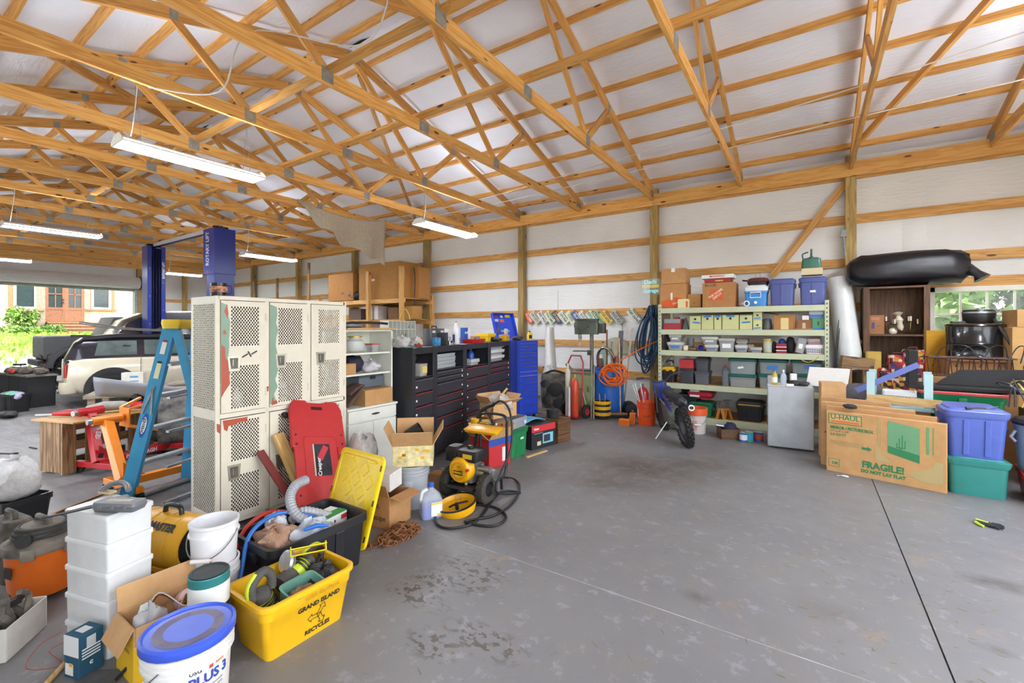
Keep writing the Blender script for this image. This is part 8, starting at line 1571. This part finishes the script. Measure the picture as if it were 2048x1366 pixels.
t = thing('saw_horse', 'rough timber block stand below the white roll', 'stand', (.5, 7.6, 0), 10); board('beam', (-.15, 0, 1.1), (.2, 0, 1.06), .14, .16, PALLET, t); 
for x_ in (-.1, .14): board('leg', (x_, 0, 0), (x_, 0, 1.03), .12, .1, PALLET, t)
# ---- white rolls and rods
def lean(name, label, cat, p, q, r_, mat, bands=()):
    t = thing(name, label, cat, p); q = Vector(q)-Vector(p); MB().at(frame(V(0, 0, 0), q) @ RY(90)).lathe([(r_*.4, 0), (r_, 0), (r_, q.length), (r_*.4, q.length), (r_*.4, 0)], 24, False, False).build('roll', mat, t, smooth=40)
    for f_ in bands: MB().at(frame(V(0, 0, 0), q) @ TR(q.length*f_, -r_*.9, 0)).box(-.03, .03, -.012, .005, -.08, .08).build('tape', C('8a7468', 'paper'), t)
    return t
lean('insulation_roll', 'tall white roll leaning beside the rack, taped twice', 'roll', AY(1702, 742, 8.2), AY(1678, 558, 8.5), .155, C('dfe2e0', 'paint'), (.3, .8)); lean('insulation_roll', 'shorter white roll standing behind the fishing rods', 'roll', AY(1659, 830, 8.3), AY(1655, 655, 8.55), .1, C('d4d8d6', 'paint'))
for i, (x0, x1, lb) in enumerate(((1664, 1683, 'left'), (1667, 1686, 'right'))): rod('fishing_rod', f'thin black fishing rod, {lb} one of two against the white rolls', 'fishing rod', AY(x0, 775, 8.0), AY(x1, 588+4*i, 8.32), .009, BLACK, r2=.003)
# ---- brown open cabinet with chandelier
t = thing('brown_cabinet', 'dark brown open wooden cabinet with two compartments', 'cabinet', (1.0, 8.42, 0)); hx = .36
for x_ in (-hx, hx-.025): board('side', (x_+.0125, 0, .3), (x_+.0125, 0, 2.14), .42, .025, WALNUT, t, up=(1, 0, 0))
for z in (.3, 1.44, 2.115): board('shelf', (-hx, 0, z+.0125), (hx, 0, z+.0125), .42, .025, WALNUT, t)
board('back', (0, .2, .32), (0, .2, 2.12), .012, 2*hx-.04, WALNUT, t, up=(1, 0, 0)); board('plinth', (-hx, .0, .15), (hx, 0, .15), .4, .3, CARD2, t)
for x_ in (-hx+.03, hx-.05): board('face_strip', (x_+.01, -.215, .32), (x_+.01, -.215, 2.12), .012, .07 if x_ < 0 else .05, WALNUT, t, up=(1, 0, 0))
t = carton('brown printed carton inside the brown cabinet', (.775, 8.35, 1.467), 4, .2, .2, .27, C('9a6a44', 'card')); fp(t, -.025, .12, .035, .09, C('4a4a70', 'paper'), .2, 'printed_mark', -4); fp(t, .035, .12, .06, .012, C('5a5a74', 'paper'), .2, 'printed_mark', 15); fp(t, .0, .22, .09, .04, C('b07a58', 'paper'), .2)
t = thing('chandelier', 'brass and white candle chandelier lying in the brown cabinet', 'chandelier', (1.08, 8.33, 1.467)); BR = C('8a7a58', 'metal')
MB().lathe([(.02, .05), (.04, .1), (.03, .16), (.05, .2), (.02, .26), (.06, .3), (.02, .32)], 16).build('stem', C('d8cfb8'), t, smooth=40, M=RY(-8))
for a in range(6):
    b = 2*PI*a/6; P_ = smoothpath([(0, 0, .1), (.07*math.cos(b), .05*math.sin(b), .03), (.15*math.cos(b), .1*math.sin(b), .06), (.17*math.cos(b), .1*math.sin(b), .13+.04*(a % 2))]); MB().tube(P_, .006, 6).build('arm', BR, t, smooth=60); e = P_[-1]; MB().lathe([(.015, 0), (.032, .01), (.028, .014)], 14).build('drip_pan', BR, t, M=Matrix.Translation(e)); MB().cyl(e, e+V(0, 0, .08), .011, 8).build('candle', C('e4dcc8'), t, smooth=60)
MB().ball((-.1, -.05, .04), .05, 10, 8).build('globe', C('e0d8c4', 'plastic', rough=.2), t, smooth=60)
SUI = C('8a3a34', 'cloth', var=2.2, scale=26)
def quilt():
    m = bpy.data.materials.new('patchwork_print'); nt, b = nodes(m); L = nt.links.new; tc = N(nt, 'TexCoord'); v = N(nt, 'TexVoronoi', i_Scale=22.); v.distance = 'CHEBYCHEV'; L(tc.outputs['Object'], v.inputs['Vector']); sp = N(nt, 'SeparateColor'); L(v.outputs['Color'], sp.inputs[0])
    r = N(nt, 'ValToRGB'); r.color_ramp.interpolation = 'CONSTANT'; L(sp.outputs[0], r.inputs[0]); e = r.color_ramp.elements; e[0].color = lin('8a2430'); e[1].position = .3; e[1].color = lin('d8c9b0')
    for p_, c0 in ((.45, 'c89a2c'), (.58, '2c3870'), (.7, 'b8302c'), (.85, '3a2a2c')): q = e.new(p_); q.color = lin(c0)
    L(r.outputs[0], b.inputs['Base Color']); b.inputs['Roughness'].default_value = .7; return m
QM = quilt()
for i, (px, py, w_, h, lb) in enumerate(((1772, 778, .17, .4, 'smallest'), (1797, 776, .2, .58, 'middle-sized'), (1829, 768, .22, .66, 'largest'))):
    p = AY(px, py, 8.02-.02*i); z0 = .60; t = thing('suitcase', f'{lb} of three suitcases in bright patchwork print', 'suitcase', (p.x, 8.1, z0), 0, 'patchwork luggage set'); MB().rr([(0, w_, .2, .04), (.02, w_*1.05, .22, .05), (h-.02, w_*1.05, .22, .05), (h, w_*.9, .18, .05)]).build('shell', QM, t, smooth=40); MB().rr([(h*.1, w_*.8, .03, .01), (h*.85, w_*.8, .03, .01)]).build('front_pocket', QM, t, M=TR(0, -.12, 0), smooth=40); MB().tube([(-.05, 0, h), (-.04, 0, h+.03), (.04, 0, h+.03), (.05, 0, h)], .008, 8).build('handle', C('6a2a2c'), t, smooth=60); MB().tube([(-w_*.5, -.112, .02), (-w_*.5, -.112, h-.04), (w_*.5, -.112, h-.04), (w_*.5, -.112, .02)], .007, 6).build('piping', C('b02a34'), t)
t = thing('luggage_table', 'low dark table hidden under the patchwork suitcases', 'table', (1.0, 8.0, 0)); MB().box(-.5, .4, -.17, .19, .56, .598).build('table_top', WALNUT, t)
for x_ in (-.45, .35):
    for y_ in (-.13, .15): MB().box(x_-.025, x_+.025, y_-.025, y_+.025, 0, .56).build('leg', WALNUT, t)
single('foam_block', MB().rr([(0, .16, .16, .02), (.62, .17, .17, .02)]), C('c8a850', 'matte'), 'yellow foam block standing in the brown cabinet\'s lower part', 'foam', (AY(1752, 700, 8.0)[0]-.02, 8.12, .6), 0, smooth=40)
carton('tall yellow-orange carton between brown cabinet and window', (AY(1875, 700, 8.2)[0], 8.3, 0), 0, .23, .22, 1.52, C('d09a28', 'card'), name='yellow_carton')
t = thing('rubbish_bag', 'huge glossy black plastic bag lying on the brown cabinet', 'bag', AY(1811, 571, 8.3)*1, 0); t.location = (AY(1811, 540, 8.3)[0], 8.36, 2.142)
o = MB().at(TR(0, 0, .235) @ RY(90)).rr([(-.67, .2, .25, .1), (-.63, .34, .4, .15), (-.5, .45, .52, .18), (-.2, .46, .54, .19), (.1, .46, .55, .19), (.4, .46, .54, .19), (.56, .42, .48, .17), (.63, .3, .36, .12), (.65, .15, .2, .07)], 6)
for i, v in enumerate(o.v): v.z = max(.002, v.z+.012*math.sin(i*1.7)+.015*math.sin(v.x*23+v.y*9)); v.y += .012*math.sin(i*2.3)
o.build('body', C('121218', 'film', rough=.18, bump=.15), t, smooth=60); MB().tube([(.6, -.1, .2), (.7, -.14, .12), (.74, -.16, .05)], [.08, .05, .09], 8).build('tied_neck', C('121218', 'film', rough=.18), t, smooth=60)
# ---- drum and cartons by the window
p = AY(1958, 700, 7.7); SUPZ = 1.17
t = carton('big brown carton under the black drum', (p.x+.02, 7.85, 0), 0, .62, .5, SUPZ-.02, CARD2); o = MB().box(-.3, .3, -.28, .28, 0, .018).build('drum_board', C('8a5a34', 'matte')); o.location = (p.x, 7.83, SUPZ-.018); tag(o, 'flat brown board under the black drum', 'board')
t = thing('steel_drum', 'short glossy black steel drum in front of the window', 'drum', (p.x, 7.83, SUPZ+.002)); MB().lathe([(.27, 0), (.285, .01), (.275, .025), (.275, .18), (.283, .19), (.275, .2), (.275, .4), (.288, .41), (.28, .425), (.25, .42)], 36).build('body', C('17181a', 'paint', rough=.2, coat=.5), t, smooth=40); MB().lathe([(.255, .42), (.26, .432), (.02, .435)], 32).build('lid', C('6a4428', 'matte'), t)
t = thing('black_device', 'black lidded camp device with clamps on the drum', 'device', (p.x+.02, 7.8, SUPZ+.438)); MB().lathe([(.12, 0), (.14, .02), (.15, .1), (.15, .13)], 24).build('pot', C('1c1c1e'), t, smooth=40); MB().lathe([(.153, .125), (.155, .135), (.153, .145), (.12, .15)], 24).build('ring', STEEL, t, smooth=40); MB().lathe([(.15, .145), (.14, .17), (.02, .175)], 24).build('lid', C('1c1c1e'), t, smooth=40); MB().box(-.25, .22, -.05, .05, 0, .03).build('foot', C('1c1c1e'), t, bv=.004); MB().tube([(.1, -.14, .05), (.18, -.3, -.2), (.3, -.36, -.55)], .018, 8).build('strut', C('33302c', 'dull'), t)
for i, (px, z0, h, c0, lb) in enumerate(((2035, 0, 1.2, 'a8824c', 'tall tan carton at the right edge by the window'), (2035, 1.202, .36, 'b8905a', 'upper tan carton at the right edge by the window'), (2045, 1.564, .2, 'b48c58', 'small tan carton topmost at the right edge'))):
    q = AY(px, 690, 7.5); t = carton(lb, (q.x+.12, 7.62, z0), 6, .4, .35, h, C(c0, 'card'), tape=C('c8b890', 'paper') if i else None)
t = thing('wire_basket', 'brown wire basket with uneven bars in front of the black drum', 'basket', (AY(1935, 740, 7.25)[0], 7.25, 1.0), 0); WB_ = C('4a3430', 'dull')
for z in (0, .21): MB().tube([(-.36, -.13, z), (.36, -.13, z), (.36, .13, z), (-.36, .13, z)], .008, 6, close=True).build('rim_wire', WB_, t)
for k_ in range(22): MB().cyl((-.35+.033*k_, -.13, 0), (-.35+.033*k_+(.012 if k_ % 3 else -.02), -.13, .21), .005, 5).build('bar', WB_, t)
for k_ in range(4): MB().tube(smoothpath([(-.3+.2*k_, 0, .1), (-.2+.2*k_, .05, .32), (0+.15*k_, .0, .34), (.12+.1*k_, 0, .16)]), .006, 6).build('curled_wire', BLACK, t, smooth=60)
carton('plain carton under the wire basket', (AY(1935, 740, 7.25)[0], 7.25, 0), 0, .74, .3, .99, CARD2)
# ---- totes at the right
def rt(label, A, B, d_, h, z, col, lid, **k): cc_, rr_, ww = front(A, B, d_); return tote(label, cc_+V(0, 0, z), rr_, ww, d_, h, col, lid, **k)
TA, TB = V(1.085, 5.79, 0), V(1.50, 5.79, 0)
rt('teal tote under the purple-blue one beside the mirror carton', TA, TB, .6, .325, 0, '2f8078', '2f8078', taper=.9, ribs=0, lidh=.02); t = rt('purple-blue lidded tote on the teal tote', V(1.075, 5.82, 0), V(1.5, 5.82, 0), .56, .42, .345, '4f62b0', '5868ae', taper=.86, ribs=2)
t = rt('wide grey tote underneath the open green tote', V(1.0, 6.55, 0), V(1.66, 6.5, 0), .42, .52, 0, '50545a', '44484e', ribs=1); t = rt('open green tote with red rim behind the purple-blue tote', V(1.0, 6.53, 0), V(1.66, 6.48, 0), .45, .32, .545, '1f7a4a', None, taper=.84, ribs=1, rim=.01); MB().rr([(.305, .69, .48, .05), (.325, .7, .49, .05), (.335, .69, .48, .05), (.335, .64, .43, .05), (.31, .64, .43, .05)], 4, False, False).build('red_rim', C('c04a48'), t, smooth=40)
t = thing('upturned_black_table', 'black table turned upside down across the green tote', 'table', (1.42, 6.78, .885), -4); BT_ = C('101012', 'matte')
MB().box(-.5, .62, -.2, .22, 0, .035).build('table_top', BT_, t, bv=.004)
for x_ in (-.45, .55):
    for y_ in (-.15, .17): MB().box(x_-.04, x_+.04, y_-.04, y_+.04, .035, .42).build('leg', BT_, t, bv=.004)
MB().prism([(-.3, 0), (.5, 0), (.5, .2), (-.1, .17), (-.25, .05)], -.01, .01).build('black_panel', BT_, t, M=TR(.05, .05, .04) @ RX(80))
BX = V(1.9, 6.9, 0)
carton('tall carton under the cable heap at the right edge', (2.0, 6.6, 0), 0, .4, .36, .74, CARD2)
for i in range(7):
    q = random.Random(200+i); c0 = ('26262a', '1c1c1e', 'c8a050', '33353a', 'd0b060', '2a2a2c', '8a8c90')[i]; wire('cable', f'tangled {("charcoal", "jet black", "amber", "dark grey", "gold", "black", "silver")[i]} cable in the heap at the right edge', 'cable', [(1.62+.05*i, 6.35+.02*i, .78), (1.75+q.uniform(-.1, .1), 6.4, .95+q.uniform(0, .1)), (1.7+q.uniform(-.12, .12), 6.5, 1.02-q.uniform(0, .1)), (1.85+q.uniform(-.1, .1), 6.5, .86), (1.95+q.uniform(-.1, .1), 6.42, .97), (2.12, 6.5, .85+.03*i)], .0065+.0015*(i % 3), C(c0), k=8)
t = thing('paint_roller', 'black-handled scraper lying on the purple-blue tote', 'tool', V(1.33, 5.9, .79), 20); MB().cyl((-.12, 0, .012), (.03, 0, .014), .014, 10).build('grip', BLACK, t, smooth=60); MB().cyl((.03, 0, .014), (.16, .05, .03), .005, 6).build('wire', STEEL, t)
rt('red tote at the picture\'s right edge', V(1.56, 5.74, 0), V(1.98, 5.68, 0), .5, .26, 0, 'b81f28', None, ribs=0); t = turned('dustbin', 'grey-blue dustbin with black lid on the red tote', 'bin', (1.80, 5.98, .262), [(.2, 0), (.21, .02), (.235, .4), (.245, .41), (.245, .43)], C('8a98a8'), n=30, parts=[('lid', [(.25, .42), (.255, .44), (.23, .47), (.02, .485)], C('1c1c1e'))]); MB().tube([(-.24, -.04, .36), (-.27, -.04, .3), (-.24, -.04, .26)], .012, 8).build('handle', C('8a98a8'), t)
# ---- on the floor
t = thing('glove', 'black and lime work glove on the open floor', 'glove', G(1966, 1048), -30); MB().rr([(0, .1, .09, .03), (.018, .09, .08, .03), (.024, .06, .05, .02)]).build('palm', C('222426', 'cloth'), t, smooth=50); MB().box(-.045, .03, -.012, .012, .02, .027).build('lime_strip', C('b8d040'), t, bv=.003)
for k_ in range(4): MB().tube([(.04, -.035+.023*k_, .012), (.085, -.04+.026*k_, .016), (.12-.01*abs(k_-1.5), -.042+.028*k_, .01)], [.011, .0105, .008], 8).build('finger', C('222426', 'cloth'), t, smooth=60)
MB().tube([(-.03, -.04, .012), (.0, -.075, .014), (.03, -.085, .01)], [.012, .011, .009], 8).build('thumb', C('b8d040'), t, smooth=60)
single('paper_scrap', MB().grid(lambda u, v: (.1*u, .05*v, .003+.006*math.sin(5*u+4*v)), 6, 4), WH, 'scrap of white paper on the floor by the flat cartons', 'paper', G(1675, 953), 10)
rn = random.Random(31); b = MB()
for i in range(260):
    cx, cy = rn.choice(((.35, 2.9), (.5, 3.0), (.3, 3.6), (-1.4, 2.9), (-1.9, 2.1), (-.6, 3.4), (.9, 3.3), (-1.2, 1.6), (-.2, 2.2), (.2, 4.6), (-2.0, 2.6))); x_, y_ = cx+rn.gauss(0, .33), cy+rn.gauss(0, .3); a = rn.uniform(0, PI); l_ = rn.uniform(.01, .05)
    b.beam((x_, y_, .002), (x_+l_*math.cos(a), y_+l_*math.sin(a), .003), .0022, .0012)
tag(b.build('straw', C('8a7a50', 'matte')), 'straw and dry grass bits scattered on the open floor', 'straw', kind='stuff')
# ================================================================ timber shelf with cartons, drape, roof wires
t = thing('timber_shelf', 'tall rough timber shelf against the wall behind the lockers', 'shelving', (0, 0, 0)); S0, S1, SY0, SY1 = -11.6, -8.85, 7.55, 8.6
for x_, top in ((AY(737, 600, SY0)[0], 3.0), (AY(803, 600, SY0)[0], 3.05), (S0, 2.35)):
    for y_ in (SY0, SY1): board('post', (x_, y_, 0), (x_, y_, top if y_ < 8 else 2.4), .09, .09, PINE2, t)
for z in (1.05, 1.75, 2.27):
    for y_ in (SY0+.065, SY1-.065): board('rail', (S0-.1, y_, z-.05), (AY(803, 600, SY0)[0]+.05, y_, z-.05), .038, .1, PINE2, t)
    board('deck', (S0-.1, (SY0+SY1)/2, z+.008), (AY(803, 600, SY0)[0]+.05, (SY0+SY1)/2, z+.008), SY1-SY0-.2, .016, PLY, t)
def sb(label, x0, x1, y0, y1, Y, d_, mat, z, **k): a, b_ = AY(x0, 600, Y)[0], AY(x1, 600, Y)[0]; return carton(label, ((a+b_)/2, Y+d_/2, z), 0, b_-a, d_, AY((x0+x1)/2, y0, Y)[2]-z, mat, **k)
t = sb('very large tan carton on the timber shelf under the drape', 718, 798, 526, 0, 7.66, .75, C('a8783c', 'card'), 2.29); label_plate(t, face((-.2, -.377, .5), (0, -1, 0)), .12, .05, WH); label_plate(t, face((-.3, -.377, .62), (0, -1, 0)), .16, .06, C('b05a44', 'paper'))
t = sb('tan carton at the left end of the timber shelf', 657, 706, 548, 0, 7.6, .6, C('a27038', 'card'), 2.29); label_plate(t, face((.1, -.302, .2), (0, -1, 0)), .14, .05, C('8a4a34', 'paper')); bag('black crumpled bag beside the left tan carton', (AY(707, 590, 7.7)[0], 7.72, 2.29), (.28, .12, .12), C('1c1c20', 'film'), 211, knot=False)
sb('tan carton at the right end of the timber shelf', 809, 838, 535, 0, 8.05, .4, C('a8763c', 'card'), 2.29)
for i, (x0, x1, y0, c0, lb) in enumerate(((735, 743, 611, 'd8d4cc', 'white canister on the timber shelf'), (748, 756, 612, 'd0ccc4', 'small white carton on the timber shelf'), (776, 796, 615, '7a5a3c', 'row of small brown boxes on the timber shelf'), (806, 826, 612, 'a8783c', 'tan carton on the timber shelf\'s lower level'), (700, 722, 618, '5a4a40', 'dark box of parts on the timber shelf'))): sb(lb, x0, x1, y0, 0, 7.75, .3, C(c0, 'card'), 1.77)
bag('olive canvas bundle at the back of the timber shelf', (AY(775, 600, 8.2)[0], 8.25, 1.77), (.5, .2, .2), C('6a5c40', 'cloth'), 213, knot=False, name='canvas_bundle', cat='bundle')
wire('cable', 'black cord hanging down beside the large carton', 'cable', [AY(828, 535, 8.0), AY(830, 560, 7.95), AY(829, 600, 7.95), AY(831, 640, 8.0)], .012, BLACK); wire('cable', 'yellow cord looped near the timber shelf post', 'cable', [AY(800, 636, 7.5), AY(806, 621, 7.5), AY(812, 619, 7.5), AY(818, 630, 7.5), AY(820, 640, 7.5)], .01, C('d8b828'))
for x_, z1, lb in ((-15.3, 3.1, 'farthest'), (-13.9, 3.1, 'middle'), (-12.2, 3.45, 'nearest')): o = board('wall_stud', (x_, 7.6, 0), (x_, 7.6, z1), .09, .04, PALLET); tag(o, f'upright brown timber standing near the wall, {lb} of three', 'timber')
def drape(u, v):
    p = V(-8.58, 5.1, 4.15).lerp(V(-8.45, 7.25, 4.13), u); dr_ = .1+.95*u**.9; return (p.x+.12*math.sin(u*17+v*2)*v*.6, p.y+.05*math.sin(u*11)*v, p.z-.12*math.sin(PI*u)*1.2-dr_*v+.05*math.sin(u*23)*v)
o = MB().grid(drape, 36, 14).build('drape', C('b9ae98', 'cloth'), smooth=60); so = o.modifiers.new('thick', 'SOLIDIFY'); so.thickness = .006; tag(o, 'beige canvas drop cloth slung from the roof trusses', 'cloth')
for i, (pts, lb) in enumerate((([(-14, 7.2, 4.16), (-8.6, 7.3, 4.16), (-5.6, 7.2, 4.16), (-2.5, 6.7, 4.17), (.5, 6.1, 4.17), (3.5, 5.2, 4.16)], 'upper white cable strung along the right-hand roof trusses'), ([(-14, 7.5, 4.16), (-8.6, 7.6, 4.14), (-5.6, 7.55, 4.13), (-2.5, 7.3, 4.15), (.5, 7.0, 4.17), (3.5, 6.8, 4.17)], 'lower white cable strung along the right-hand roof trusses'), ([(-2.45, 2.2, 4.2), (-3.2, 2.5, 4.0), (-4.1, 2.0, 4.16), (-4.8, 2.05, 3.86), (-5.64, 1.75, 4.02)], 'white cable drooping from the ridge to the largest shop light'))): wire('cable', lb, 'cable', pts, .007, C('d8d6d0'), k=8)
t = thing('wall_outlet', 'grey metal outlet box on the big timber post near the window', 'outlet', AY(1687, 468, 8.72)+V(0, -.02, 0)); MB().box(-.04, .04, -.03, .03, -.05, .06).build('box', GALV, t, bv=.004); MB().cyl((0, 0, -.05), (.02, 0, -.35), .014, 8).build('conduit', GALV, t)
